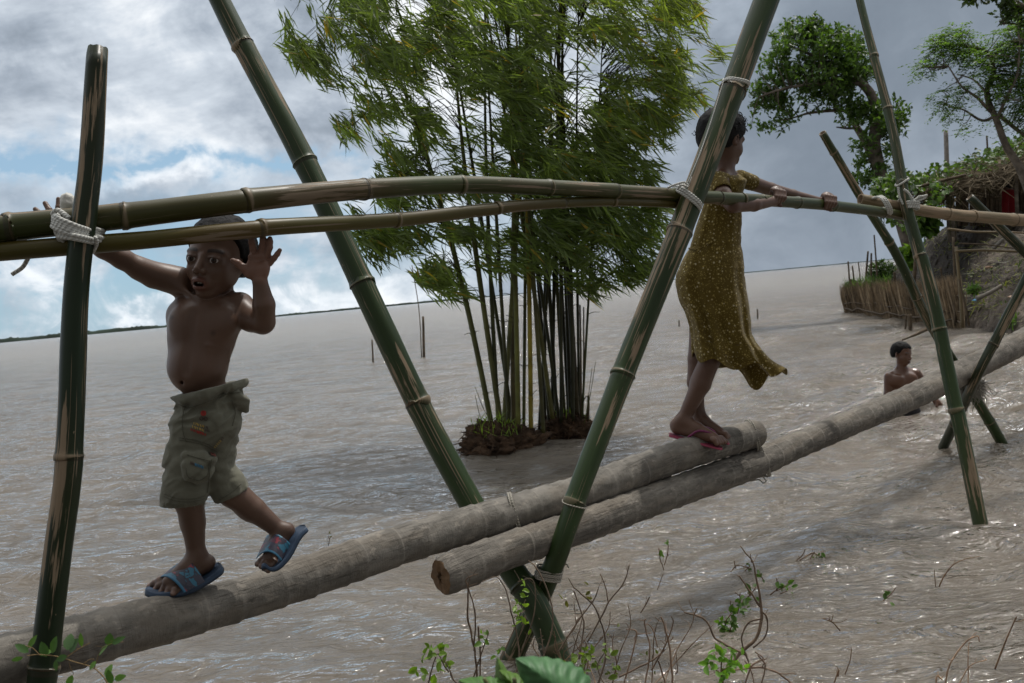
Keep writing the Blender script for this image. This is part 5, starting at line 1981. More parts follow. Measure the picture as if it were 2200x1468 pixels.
# ================================================================== figure in the shade of the hut
def build_shade():
    F = Frame(2166, 415, 20.5)
    J = F.J
    root = empty('person', P(2166, 478, 20.5), 'person in dark top and red trousers standing in the shade of the hut', 'person')
    S = Sculpt()
    H = Head(J(2160, 364, 0), 10, rotm(-20), eyes=False)
    H.add(S, 1.5)
    S.cap(J(2161, 380, 0), J(2160, 370, 0), 4, 3.5, 2)
    S.ell(J(2163, 390, 0), (14, 12, 8), 3)
    S.ell(J(2164, 404, 0), (12, 14, 8), 4)
    S.chain([J(2151, 384, 0), J(2149, 396, 3), J(2154, 376, 8)], [4, 3.5, 3], 1.5)
    S.chain([J(2176, 384, 0), J(2180, 398, 2), J(2172, 406, 7)], [4, 3.5, 3], 1.5)
    S.chain([J(2163, 400, 0), J(2160, 420, 0), J(2157, 445, 0), J(2159, 470, 0), J(2158, 478, 4)], [9, 6, 4, 4, 3.5], 2)
    S.chain([J(2165, 400, 0), J(2172, 420, 0), J(2175, 445, 0), J(2175, 470, 0), J(2176, 478, 4)], [9, 6, 4, 4, 3.5], 2)
    V, Q = S.mesh(.9)
    sculpt_obj('body', F, V, Q, M_SKIN, root, np.array([.11, .06, .04]))
    V, Q = H.hair(.6, .07, .02)
    sculpt_obj('hair', F, V, Q, M_HAIR, root)
    C = Sculpt()
    C.ell(J(2164, 396, 0), (16, 17, 11), 3)
    C.chain([J(2152, 386, 0), J(2149, 397, 3)], [6, 5], 2)
    C.chain([J(2176, 386, 0), J(2180, 398, 2)], [6, 5], 2)
    V, Q = C.mesh(1.0)
    sculpt_obj('top', F, V, Q, M_DARKCLOTH, root)
    C = Sculpt()
    C.ell(J(2166, 414, 0), (15, 9, 11), 3)
    C.chain([J(2160, 416, 0), J(2157, 445, 1), J(2159, 474, 0)], [9, 9, 9], 3)
    C.chain([J(2172, 416, 0), J(2175, 445, 1), J(2176, 474, 0)], [9, 9, 9], 2)
    V, Q = C.mesh(1.0)
    sculpt_obj('trousers', F, V, Q, M_REDCLOTH, root)


build_shade()
# ================================================================== foliage helpers
def leaf_mesh(name, pos, dirs, nrm, length, width, tint, mat, parent, fold=0.25, wide=0.38, curl=0.0, broad=False):
    """one mesh of many pointed leaves: base, two shoulders, tip (folded along the midrib)"""
    pos, dirs, nrm = np.asarray(pos), np.asarray(dirs), np.asarray(nrm)
    d = dirs / (np.linalg.norm(dirs, axis=1)[:, None] + 1e-9)
    sd = np.cross(d, nrm)
    sd /= np.linalg.norm(sd, axis=1)[:, None] + 1e-9
    up = np.cross(sd, d)
    L = np.asarray(length)[:, None]
    Wd = np.asarray(width)[:, None]
    n = len(pos)
    if not broad:
        a = pos
        b = pos + d * L * wide + sd * Wd * .5 + up * Wd * fold
        c = pos + d * L * wide - sd * Wd * .5 + up * Wd * fold
        t = pos + d * L - up * L * curl
        V = np.stack([a, b, c, t], 1).reshape(-1, 3)
        k = np.arange(n) * 4
        F = np.concatenate([np.stack([k, k + 1, k + 3], 1), np.stack([k, k + 3, k + 2], 1)])
        per = 4
    else:
        a = pos
        pts = [a]
        for (u, w_) in ((.22, .40), (.52, .50), (.80, .30)):
            for sgn in (1, -1):
                pts.append(pos + d * L * u + sd * Wd * w_ * sgn + up * Wd * fold * w_ * 2 - up * L * curl * u * u)
            pts.append(pos + d * L * u - up * L * curl * u * u)
        pts.append(pos + d * L - up * L * curl)
        V = np.stack(pts, 1).reshape(-1, 3)
        per = 11
        k = np.arange(n) * per
        tri = [(0, 1, 3), (0, 3, 2), (1, 4, 6), (1, 6, 3), (3, 6, 5), (3, 5, 2), (4, 7, 9), (4, 9, 6), (6, 9, 8), (6, 8, 5), (7, 10, 9), (9, 10, 8)]
        F = np.concatenate([np.stack([k + i for i in q], 1) for q in tri])
    me = bpy.data.meshes.new(name)
    me.vertices.add(len(V))
    me.vertices.foreach_set('co', (V - base_of(parent)).astype(np.float32).ravel())
    me.loops.add(len(F) * 3)
    me.loops.foreach_set('vertex_index', F.astype(np.int32).ravel())
    me.polygons.add(len(F))
    me.polygons.foreach_set('loop_start', np.arange(0, len(F) * 3, 3, dtype=np.int32))
    at = me.attributes.new('tint', 'FLOAT_COLOR', 'POINT')
    c = np.repeat(np.asarray(tint), per, 0)
    at.data.foreach_set('color', np.hstack([c, np.ones((len(c), 1))]).astype(np.float32).ravel())
    me.update(calc_edges=True)
    return link_mesh(name, me, mat, parent, smooth=False)


def in_poly(px, py, poly):
    poly = np.asarray(poly, float)
    ins = np.zeros(len(px), bool)
    j = len(poly) - 1
    for i in range(len(poly)):
        xi, yi = poly[i]
        xj, yj = poly[j]
        c = ((yi > py) != (yj > py)) & (px < (xj - xi) * (py - yi) / (yj - yi + 1e-9) + xi)
        ins ^= c
        j = i
    return ins


def PV(px, py, d):
    px, py, d = np.broadcast_arrays(np.asarray(px, float), np.asarray(py, float), np.asarray(d, float))
    return CO + CR * ((px - 1100) / FPX * d)[:, None] + CU * (-(py - 734) / FPX * d)[:, None] + CF * d[:, None]


# ================================================================== bamboo clump in the river
CROWN = [(575, -160), (598, 5), (612, 60), (628, 140), (668, 150), (715, 195), (705, 262), (745, 300), (788, 350), (822, 392), (800, 430), (745, 470), (715, 560), (770, 590), (860, 520), (890, 590), (960, 650), (1060, 620), (1130, 600), (1300, 640), (1345, 610), (1395, 590), (1432, 520), (1440, 450), (1400, 400), (1440, 330), (1440, 270), (1500, 230), (1525, 190), (1568, 120), (1530, 70), (1500, 10), (1490, -160)]


def build_clump():
    r = np.random.default_rng(21)
    front = empty('bamboo_clump', W(1080, 972), 'nearer bamboo clump with leaning green stems on an undercut root mound', 'bamboo clump', 'bamboo clumps standing in the river')
    rear = empty('bamboo_clump', W(1215, 938), 'farther bamboo clump of dark crowded upright stems behind the yellow stem', 'bamboo clump', 'bamboo clumps standing in the river')
    # stems: base px, px at y=600, width px, tint, which clump
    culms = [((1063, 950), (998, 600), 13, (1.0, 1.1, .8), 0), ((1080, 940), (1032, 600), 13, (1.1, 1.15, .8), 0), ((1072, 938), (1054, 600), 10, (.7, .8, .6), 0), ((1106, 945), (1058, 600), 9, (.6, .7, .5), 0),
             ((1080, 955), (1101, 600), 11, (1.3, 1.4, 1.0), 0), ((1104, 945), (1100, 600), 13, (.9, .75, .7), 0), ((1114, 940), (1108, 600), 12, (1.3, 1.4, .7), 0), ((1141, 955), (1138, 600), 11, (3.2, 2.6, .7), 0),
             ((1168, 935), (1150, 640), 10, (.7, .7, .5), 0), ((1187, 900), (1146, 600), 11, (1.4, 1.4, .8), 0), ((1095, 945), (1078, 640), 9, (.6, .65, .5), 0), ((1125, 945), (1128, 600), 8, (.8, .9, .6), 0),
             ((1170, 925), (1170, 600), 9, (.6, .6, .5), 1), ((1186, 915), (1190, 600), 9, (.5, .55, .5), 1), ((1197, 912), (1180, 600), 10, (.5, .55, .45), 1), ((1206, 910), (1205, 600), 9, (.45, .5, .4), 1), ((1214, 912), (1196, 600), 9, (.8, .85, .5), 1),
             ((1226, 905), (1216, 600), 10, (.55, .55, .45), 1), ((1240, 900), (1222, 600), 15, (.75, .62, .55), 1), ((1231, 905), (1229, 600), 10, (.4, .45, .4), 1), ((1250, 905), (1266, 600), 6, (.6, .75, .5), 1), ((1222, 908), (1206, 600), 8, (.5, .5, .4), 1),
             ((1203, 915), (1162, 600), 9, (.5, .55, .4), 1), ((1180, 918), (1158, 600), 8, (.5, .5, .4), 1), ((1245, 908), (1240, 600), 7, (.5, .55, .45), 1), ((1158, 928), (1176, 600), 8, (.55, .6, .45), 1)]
    lines = []
    for (b, m, w, tint, which) in culms:
        d0 = (8.62 if which == 0 else 8.95) + r.uniform(-.16, .22)
        slope = (m[0] - b[0]) / (b[1] - m[1])
        tops = -120 + r.uniform(-60, 120)
        bend = r.normal(0, 40)
        pts, px = [], []
        dz = r.normal(0, .25)
        for u in np.linspace(0, 1, 7):
            y = b[1] + (tops - b[1]) * u
            x = b[0] + slope * (b[1] - y) * (1 + .25 * u) + bend * u ** 3 + (x_ if False else 0)
            d = d0 + dz * u * u
            pts.append(P(x, y, d))
            px.append((x, y, d))
        q = catmull(np.array(pts), 60)
        rad = np.interp(np.linspace(0, 1, 60), [0, .45, 1], [w * (.92 if which == 0 else .84) * d0 / FPX / 2, w * d0 / FPX / 2 * .85, .004])
        s = arclen(q)
        nodes = np.arange(.1, s[-1], .27) + r.uniform(0, .1)
        sm = np.unique(np.concatenate([s] + [nodes + e for e in (-.012, 0, .008, .02)]))
        sm = sm[(sm >= 0) & (sm <= s[-1])]
        q2 = np.stack([np.interp(sm, s, q[:, i]) for i in range(3)], 1)
        r2 = np.interp(sm, s, rad)
        near = np.min(np.abs(sm[:, None] - nodes[None]), 1)
        r2 = r2 * (1 + .16 * np.exp(-(near / .008) ** 2))
        mb = MB()
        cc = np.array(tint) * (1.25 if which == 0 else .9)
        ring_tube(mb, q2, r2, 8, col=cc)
        # short dead side shoots at the nodes
        for nn in nodes:
            if r.random() < .45 and nn < 1.6:
                p0 = np.array([np.interp(nn, s, q[:, i]) for i in range(3)])
                a = r.uniform(0, 6.28)
                for k in range(r.integers(1, 4)):
                    e = p0 + CR * math.cos(a + k) * r.uniform(.03, .14) + CF * math.sin(a + k) * .08 + np.array([0, 0, r.uniform(-.01, .09)])
                    tube(mb, [p0, (p0 + e) / 2 + np.array([0, 0, .01]), e], [.004, .003, .002], n=5, sides=4, col=(.5, .45, .4))
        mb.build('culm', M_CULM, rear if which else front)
        lines.append((q, s, which))
    # dead stubs
    for (x0, y0, x1, y1, w) in ((1248, 900, 1246, 655, 5), (1252, 905, 1254, 660, 4), (1262, 905, 1264, 850, 7)):
        mb = MB()
        tube(mb, [P(x0, y0, 8.9), P((x0 + x1) / 2 + 1, (y0 + y1) / 2, 8.9), P(x1, y1, 8.9)], [w * .002, w * .0014], n=12, sides=6, col=(.7, .5, .4))
        mb.build('dead_stem', M_CULM, rear)
    # root mounds
    for (root, cx, cy, rx, rz, h, sd) in ((front, 1078, 968, 92, .30, 62, 1), (rear, 1222, 935, 66, .26, 50, 5)):
        c = W(cx, cy)
        d = DEP(c)
        mb = MB()
        nu, nv = 90, 40
        uu, vv = np.meshgrid(np.linspace(0, 2 * np.pi, nu, endpoint=False), np.linspace(0.001, np.pi * .62, nv))
        dr = np.stack([np.sin(vv) * np.cos(uu), np.sin(vv) * np.sin(uu), np.cos(vv)], -1)
        rr = 1 + .55 * (fbm(dr * 2.2 + sd, 3) - .5) + .35 * (fbm(dr * 7 + sd, 3) - .5) + .25 * (vnoise(dr * 22) - .5)
        ex = rx * d / FPX
        pos = np.stack([dr[..., 0] * ex * rr, dr[..., 1] * rz * rr, np.maximum(dr[..., 2] * h * d / FPX * rr, -.08) - .03], -1)
        # undercut at the left edge
        pos[..., 2] *= 1 + .35 * np.clip(-dr[..., 0], 0, 1)
        pos += c
        ii = np.arange(nu * nv).reshape(nv, nu)
        f = np.stack([ii[:-1], ii[1:], np.roll(ii, -1, 1)[1:], np.roll(ii, -1, 1)[:-1]], -1).reshape(-1, 4)
        tv = .6 + .9 * fbm(dr * 5 + 9, 3)
        mb.add(pos.reshape(-1, 3), f.tolist(), None, np.stack([tv * 1.05, tv, tv * .95], -1).reshape(-1, 3))
        for k in range(420):
            i, j = r.integers(4, nv - 1), r.integers(0, nu)
            p0 = pos[i, j]
            out = dr[i, j] * np.array([1, 1, .3])
            e = p0 + out * r.uniform(.02, .07) + np.array([r.normal(0, .03), r.normal(0, .02), r.uniform(-.09, .03)])
            tube(mb, [p0 - out * .02, (p0 + e) / 2 + r.normal(0, .012, 3), e], [.0045, .0035, .002], n=5, sides=4, col=np.array([1.0, .85, .7]) * r.uniform(.5, 1.9))
        mb.build('root_mound', M_ROOT, root)
        # grass tufts on the mound
        n = 120 if sd == 1 else 30
        sel = [pos[r.integers(3, 18), r.integers(0, nu)] for _ in range(n)]
        dirs = [np.array([r.normal(.1, .5), r.normal(-.1, .4), r.uniform(.4, 1)]) for _ in range(n)]
        leaf_mesh('grass_tuft', sel, dirs, r.normal(0, 1, (n, 3)), r.uniform(.05, .13, n), r.uniform(.006, .012, n), np.tile([[1.5, 1.6, .9]], (n, 1)) * r.uniform(.6, 1.2, (n, 1)), M_LEAF_BAM, root)
    # thin live shoots beside the stems
    for (root, pts) in ((front, ((1085, 940), (1045, 890), (1020, 830))), (front, ((1045, 930), (1030, 890), (1021, 850))), (rear, ((1255, 910), (1268, 850), (1280, 775))), (rear, ((1258, 900), (1266, 840), (1272, 790)))):
        mb = MB()
        tube(mb, [P(x, y, 8.75) for x, y in pts], [.004, .002], n=10, sides=4, col=(1.1, 1.2, .8))
        mb.build('shoot', M_CULM, root)
    # ---------------- leaf sprays
    N = 18500
    px = r.uniform(560, 1600, N)
    py = r.uniform(-170, 660, N)
    ok = in_poly(px, py, CROWN)
    px, py = px[ok], py[ok]
    # clumpy density
    g = .5 * fbm(np.stack([px / 95.0, py / 60.0, px * 0], -1), 3) + .5 * fbm(np.stack([px / 38.0, py / 30.0, px * 0 + 7], -1), 2)
    cenx = 1080 + (py - 600) * -.02
    edge = np.clip(np.abs(px - 1120) / 420, 0, 1)
    mid = np.exp(-((px - 1120) / 130.0) ** 2)
    keep = r.random(len(px)) < np.clip((g - .408 - .045 * edge) * 4.6, .02, .88) * np.where(py > 430, .98 - .34 * mid, .92) * (1 - .15 * edge)
    px, py = px[keep], py[keep]
    poly = np.array(CROWN, float)
    half = np.interp(py, [-160, 0, 200, 400, 560, 640], [460, 470, 400, 310, 260, 150]) * 8.8 / FPX
    off = np.clip(np.abs(px - 1090) * 8.8 / FPX / half, 0, 1)
    dep = 8.8 + half * .85 * np.sqrt(1 - off ** 2 * .9) * r.uniform(-1, 1, len(px))
    C = PV(px, py, dep)
    # keep the near face of the crown in front of the long pole? the crown stays beyond 7.6 m
    which = (px + r.normal(0, 60, len(px))) > 1130
    wind = CR * .86 - np.array([0, 0, 1]) * .42 + CF * .05
    pos, dirs, nrm, ln, wd, tint, wh = [], [], [], [], [], [], []
    for i in range(len(C)):
        k = r.integers(5, 10)
        left = np.clip((1000 - px[i]) / 400, 0, 1)
        base = wind * r.uniform(.8, 1.2) + r.normal(0, .38, 3)
        base[2] -= .30 * left + r.uniform(-.1, .25)
        base -= CR * .55 * left * (r.random() < .45)
        base /= np.linalg.norm(base)
        tone = r.uniform(.65, 1.25)
        warm = r.random()
        yellow = np.clip((px[i] - 1150) / 350, 0, 1) * np.clip((420 - py[i]) / 420, 0, 1)  # sprays towards the upper right tinted brighter, standing in for sunlight
        for j in range(k):
            u = j / k
            pos.append(C[i] - base * .16 * (1 - u) + r.normal(0, .022, 3) + np.array([0, 0, -.02 * u]))
            dd = base + r.normal(0, .25, 3)
            dirs.append(dd)
            nrm.append(np.array([r.normal(0, .6), -.5 + r.normal(0, .5), .7]))
            ln.append(r.uniform(.12, .24))
            wd.append(r.uniform(.015, .026))
            t = np.array([1.0, 1.0, 1.0]) * tone * r.uniform(.75, 1.25)
            t = t * (1 - yellow * .5) + np.array([1.5, 1.3, .8]) * yellow * .5 * tone
            if r.random() < .020 + .03 * yellow:
                t = np.array([2.6, 1.35, .7])
            tint.append(t)
            wh.append(which[i])
    # separate wind-blown sprigs at the left edge and lower left
    pos, dirs, nrm, ln, wd, tint, wh = map(np.array, (pos, dirs, nrm, ln, wd, tint, wh))
    for root, m in ((front, ~wh), (rear, wh)):
        leaf_mesh('foliage', pos[m], dirs[m], nrm[m], ln[m], wd[m], tint[m], M_LEAF_BAM, root, fold=.2, wide=.34, curl=.06)
    # twigs carrying the sprays
    for root, flag in ((front, False), (rear, True)):
        mb = MB()
        ids = np.nonzero(which == flag)[0]
        r.shuffle(ids)
        cul = [l for l in lines if l[2] == int(flag)]
        for i in ids[:620]:
            c = C[i]
            best, bd = None, 1e9
            for (q, s, _) in cul:
                j = np.argmin(np.linalg.norm(q - (c - CR * .35 + np.array([0, 0, -.1])), axis=1))
                dd = np.linalg.norm(q[j] - c)
                if dd < bd:
                    bd, best = dd, q[j]
            if best is None:
                continue
            mid = (best + c) / 2 + np.array([0, 0, .10 + .12 * bd]) + r.normal(0, .03, 3)
            tube(mb, [best, mid, c], [.0045, .003, .0016], n=7, sides=3, col=(.75, .75, .5))
        mb.build('twigs', M_CULM, root)


build_clump()


# ================================================================== trees on the bank
def tree(name, label, base_px, limbs, blobs, d0, nleaf, leaf_len, leaf_w, mat, seed, tint=(1, 1, 1), rosette=6, airy=False, group=None, droop=0.0, broad=False, dirjit=1.0):
    """limbs: lists of (px, py, depth offset, width px); blobs: (px, py, rx, ry, density)"""
    r = np.random.default_rng(seed)
    root = empty(name, P(base_px[0], base_px[1], d0), label, 'tree', group)
    mb = MB()
    allp = []
    for li in limbs:
        pts = [P(x, y, d0 + dz) for x, y, dz, w in li]
        q = catmull(np.array(pts), 14 * len(pts))
        q = q + (fbm(q * 1.3 + seed, 3) - .5)[:, None] * .12 * np.linspace(0, 1, len(q))[:, None]
        w = np.interp(np.linspace(0, 1, len(q)), np.linspace(0, 1, len(li)), [w for *_, w in li]) * d0 / FPX / 2
        ring_tube(mb, q, w, 9, rough=.25)
        allp.append(q[len(q) // 4:])
    allp = np.concatenate(allp)
    tot = sum(b[2] * b[3] * b[4] for b in blobs)
    pos, dirs, nrm, ln, wd, ti = [], [], [], [], [], []
    for (bx, by, rx, ry, dens) in blobs:
        k = int(nleaf / rosette * rx * ry * dens / tot)
        for _ in range(k):
            v = r.normal(0, 1, 3)
            v /= np.linalg.norm(v)
            v *= r.random() ** .42
            q = P(bx + v[0] * rx, by + v[1] * ry, d0 + v[2] * rx * d0 / FPX)
            if vnoise(q * 2.0 + seed) < .41 and r.random() < .8:
                continue
            tone = r.uniform(.7, 1.25)
            if r.random() < (.10 if airy else .16):
                j = np.argmin(np.linalg.norm(allp - q, axis=1))
                m = (allp[j] + q) / 2 + r.normal(0, .05, 3)
                tube(mb, [allp[j], m, q], [.016 if not airy else .010, .006], n=5, sides=4)
            ax0 = r.normal(0, 1, 3)
            for j in range(rosette):
                if airy:
                    # pinnate sprays: leaflets along a short stalk
                    u = j / rosette
                    st = ax0 / np.linalg.norm(ax0) * np.array([1, 1, .4]) + np.array([0, 0, -.3])
                    sgn = 1 if j % 2 else -1
                    pos.append(q + st * leaf_len * 4 * u)
                    dd = np.cross(st, [0, 0, 1.0]) * sgn + st * .5
                    dirs.append(dd)
                    nrm.append(np.array([0, 0, 1]) + r.normal(0, .4, 3))
                else:
                    pos.append(q + r.normal(0, leaf_len * .25, 3))
                    dirs.append(r.normal(0, 1, 3) * dirjit + np.array([0, 0, .35 - droop]))
                    nrm.append(np.array([0, -.3, 1]) + r.normal(0, .6, 3))
                ln.append(leaf_len * r.uniform(.7, 1.3))
                wd.append(leaf_w * r.uniform(.7, 1.3))
                ti.append(np.array(tint) * tone * r.uniform(.75, 1.25))
    mb.build('trunk', M_BARK, root)
    leaf_mesh('crown', pos, dirs, nrm, np.array(ln), np.array(wd), np.array(ti), mat, root, fold=.2, wide=.5)
    return root


tree('broadleaf_tree', 'broad-leaved tree with dense dark green crown leaning out left over the water', (1965, 600), [
    [(1968, 640, 0, 20), (1952, 540, 0, 26), (1925, 440, 0, 30), (1890, 370, 0, 30), (1878, 310, 0, 26), (1882, 250, 0, 22), (1868, 200, 0, 20), (1832, 165, 0, 15), (1770, 130, .2, 9), (1700, 100, .3, 5)],
    [(1890, 370, 0, 22), (1862, 310, .2, 18), (1840, 272, .3, 15), (1825, 240, .3, 9)],
    [(1845, 275, .2, 7), (1820, 276, .2, 5), (1797, 274, .1, 3)],
    [(1835, 238, .2, 8), (1780, 238, .1, 7), (1735, 244, 0, 5), (1700, 255, 0, 3)],
    [(1850, 180, 0, 10), (1770, 180, -.4, 7), (1690, 190, -.6, 5), (1630, 210, -.6, 3)],
    [(1868, 200, 0, 10), (1850, 150, .4, 8), (1820, 110, .6, 5)],
    [(1884, 300, 0, 12), (1920, 260, .2, 8), (1945, 235, .3, 4)],
], [(1720, 90, 75, 52, 1.1), (1785, 105, 75, 55, 1.1), (1690, 150, 60, 55, 1.0), (1760, 165, 85, 50, 1.15), (1820, 130, 60, 45, 1.0), (1640, 205, 45, 45, .8), (1690, 230, 55, 40, .75), (1625, 250, 30, 38, .55),
    (1745, 205, 60, 38, 1.0), (1800, 190, 45, 45, 1.0), (1850, 165, 38, 35, .9), (1735, 60, 45, 28, .8), (1830, 245, 40, 30, .9), (1870, 240, 38, 40, .9), (1925, 240, 38, 32, .9), (1905, 265, 45, 40, 1.0),
    (1870, 320, 42, 40, 1.0), (1905, 330, 36, 36, .9), (1870, 370, 42, 36, 1.0), (1905, 380, 34, 30, .8), (1838, 225, 28, 22, .8), (1660, 268, 30, 22, .4)],
    24.0, 17000, .135, .066, M_LEAF, 31, (.80, .90, .75), rosette=7)
tree('leaning_tree', 'slender leaning tree with light feathery leaves above the hut roof', (2210, 420), [
    [(2215, 430, 0, 17), (2190, 360, 0, 16), (2160, 310, 0, 15), (2142, 260, 0, 14), (2120, 200, .1, 12), (2135, 160, .1, 10), (2122, 115, .1, 8), (2080, 100, .1, 6), (2020, 92, .1, 4)],
    [(2128, 240, 0, 8), (2100, 210, -.2, 6), (2065, 185, -.3, 4), (2040, 140, -.3, 2.5)],
    [(2138, 250, 0, 8), (2110, 258, .2, 6), (2070, 235, .3, 4), (2030, 225, .3, 2.5)],
    [(2150, 250, 0, 9), (2185, 280, .2, 8), (2215, 300, .2, 6)],
    [(2142, 255, 0, 8), (2165, 205, -.3, 6), (2185, 160, -.4, 4), (2190, 90, -.4, 2.5)],
    [(2120, 200, 0, 6), (2090, 170, .4, 4), (2055, 160, .5, 2.5)],
], [(2010, 95, 45, 30, 1.0), (2060, 75, 45, 28, 1.0), (1990, 140, 32, 28, .8), (2075, 110, 50, 30, .9), (2030, 130, 35, 25, .6), (2120, 130, 60, 45, .7), (2170, 110, 50, 60, 1.0), (2190, 170, 45, 55, .9), (2110, 200, 70, 35, .55), (2060, 195, 60, 25, .55),
    (2040, 240, 45, 28, .55), (2080, 270, 45, 25, .5), (2150, 190, 50, 50, .6), (2170, 250, 45, 40, .55), (2200, 60, 40, 50, 1.0), (2215, 230, 40, 60, .8), (2010, 215, 25, 14, .4)],
    17.5, 17000, .075, .028, M_LEAF, 33, (1.05, 1.15, 1.0), rosette=8, airy=True)
tree('overhanging_tree', 'dark branch of a nearer tree hanging into the top right corner', (2330, 300), [
    [(2420, 420, 0, 40), (2380, 200, 0, 36), (2300, 60, 0, 26), (2200, 18, 0, 15), (2160, -8, 0, 10), (2080, -40, .2, 6)],
    [(2200, 18, 0, 8), (2170, 30, .1, 5), (2150, 55, .1, 3)],
], [(2190, -10, 60, 30, 1), (2110, -12, 45, 18, .9), (2085, 2, 18, 7, .9), (2170, 30, 25, 22, .8), (2215, 50, 25, 40, .9)],
    14.0, 1600, .11, .045, M_LEAF, 35, (.55, .6, .55), rosette=5)


# ================================================================== earth bank on the right
SHORE = [(1838, 664), (1900, 676), (1980, 690), (2064, 704), (2140, 714), (2240, 722), (2400, 735), (2700, 790)]
SH = np.array([W(*p)[:2] for p in SHORE])
PROF_V = [-1.5, 0, .35, .9, 1.7, 2.6, 4.0, 6.5, 14]
PROF = np.array([
    [-.5, -.1, .15, .35, .55, .7, .9, .9, .8],
    [-.5, -.1, .2, .45, .9, 1.1, 1.2, 1.2, 1.2],
    [-.5, -.1, .2, .4, .9, 1.55, 1.85, 1.9, 2.0],
    [-.5, -.1, .22, .42, .72, 1.25, 1.85, 2.0, 2.1],
    [-.5, -.1, .22, .42, .62, .95, 1.5, 2.0, 2.1],
    [-.5, -.1, .22, .40, .58, .85, 1.35, 1.9, 2.1],
    [-.5, -.1, .22, .40, .60, .9, 1.4, 2.0, 2.2],
    [-.5, -.1, .25, .45, .7, 1.0, 1.5, 2.0, 2.2]])
INL = np.array([.50, .866])


def bank_point(u, v):
    s = np.interp(u, np.arange(len(SH)), SH[:, 0]), np.interp(u, np.arange(len(SH)), SH[:, 1])
    prof = np.array([np.interp(u, np.arange(len(SH)), PROF[:, k]) for k in range(PROF.shape[1])])
    return np.array([s[0] + INL[0] * v, s[1] + INL[1] * v, np.interp(v, PROF_V, prof)])


def build_bank():
    us = np.linspace(0, 7, 260)
    vs = np.concatenate([np.linspace(-1.5, 5, 130), np.linspace(5, 30, 40)[1:]])
    V = np.array([[bank_point(u, v) for v in vs] for u in us])
    n = fbm(V * np.array([1.6, 1.6, 2.5]), 5) - .5
    n2 = fbm(V * np.array([6, 6, 8.0]), 4) - .5
    steep = np.abs(np.gradient(V[..., 2], axis=1)) / .06
    V[..., 2] += n * .42 + n2 * .22 + (fbm(V * np.array([17, 17, 20.]), 3) - .5) * .07
    V[..., 0] += n * .5 * np.clip(steep, 0, 1)
    V[..., 1] -= n2 * .35 * np.clip(steep, 0, 1)
    ii = np.arange(V.shape[0] * V.shape[1]).reshape(V.shape[:2])
    f = np.stack([ii[:-1, :-1], ii[1:, :-1], ii[1:, 1:], ii[:-1, 1:]], -1).reshape(-1, 4)
    top = np.clip((V[..., 2] - .9) / .8, 0, 1) * np.linspace(0, 1.6, 260).clip(0, 1)[:, None]
    U = np.broadcast_to(us[:, None], V.shape[:2])
    pale = np.clip((U - 3.0) / .6, 0, 1) * np.clip(fbm(V * 1.7 + 4, 3) * 2.2 - .35, 0, 1)
    c = np.ones(V.shape) * np.array([.58, .54, .51]) + pale[..., None] * np.array([1.55, 1.45, 1.35])
    mb = MB()
    mb.add(V.reshape(-1, 3), f.tolist(), None, c.reshape(-1, 3))
    o = mb.build('river_bank', M_EARTH, base=(SH[3][0], SH[3][1], 0))
    tag(o, kind='structure')
    return V


BANK = build_bank()
rb = np.random.default_rng(44)


def ground_cover():
    """low weeds, dry straw and creepers on the bank: nobody could count them"""
    pos, dirs, nrm, ln, wd, ti = [], [], [], [], [], []
    for _ in range(1100):
        u = rb.uniform(.1, 6)
        v = rb.uniform(.3, 6)
        i = int(u / 7 * 259)
        q = BANK[i, int(np.interp(v, [-1.5, 5, 30], [0, 129, 168]))]
        g = vnoise(q * .9 + 7)
        if g < .62:
            continue
        for k in range(3):
            pos.append(q + rb.normal(0, .05, 3) * np.array([1, 1, .2]))
            dirs.append(rb.normal(0, .6, 3) + np.array([0, 0, .7]))
            nrm.append(rb.normal(0, 1, 3))
            ln.append(rb.uniform(.05, .14))
            wd.append(rb.uniform(.008, .025))
            ti.append(np.array([.7, .85, .6]) * rb.uniform(.5, 1.2) if rb.random() < .45 else np.array([2.6, 1.7, 1.0]) * rb.uniform(.6, 1.1))
    for _ in range(900):
        u = rb.uniform(1.5, 6)
        v = rb.uniform(.2, 4)
        q = BANK[int(u / 7 * 259), int(np.interp(v, [-1.5, 5, 30], [0, 129, 168]))]
        pos.append(q + np.array([rb.normal(0, .06), rb.normal(0, .06), .02]))
        dirs.append(np.array([rb.normal(0, 1), rb.normal(0, .5), rb.normal(.05, .3)]))
        nrm.append(np.array([0, -.6, 1.0]))
        ln.append(rb.uniform(.08, .35))
        wd.append(rb.uniform(.006, .016))
        ti.append(np.array([2.6, 1.7, 1.5]) * rb.uniform(.3, 1.5))
    root = empty('bank_weeds', (SH[3][0], SH[3][1], 0))
    o = leaf_mesh('weeds', pos, dirs, nrm, np.array(ln), np.array(wd), np.array(ti), M_LEAF, root)
    o.parent = None
    o.location = root.location
    bpy.data.objects.remove(root)
    tag(o, 'low green weeds and dry straw scattered over the dark earth bank', 'weeds', kind='stuff')


ground_cover()


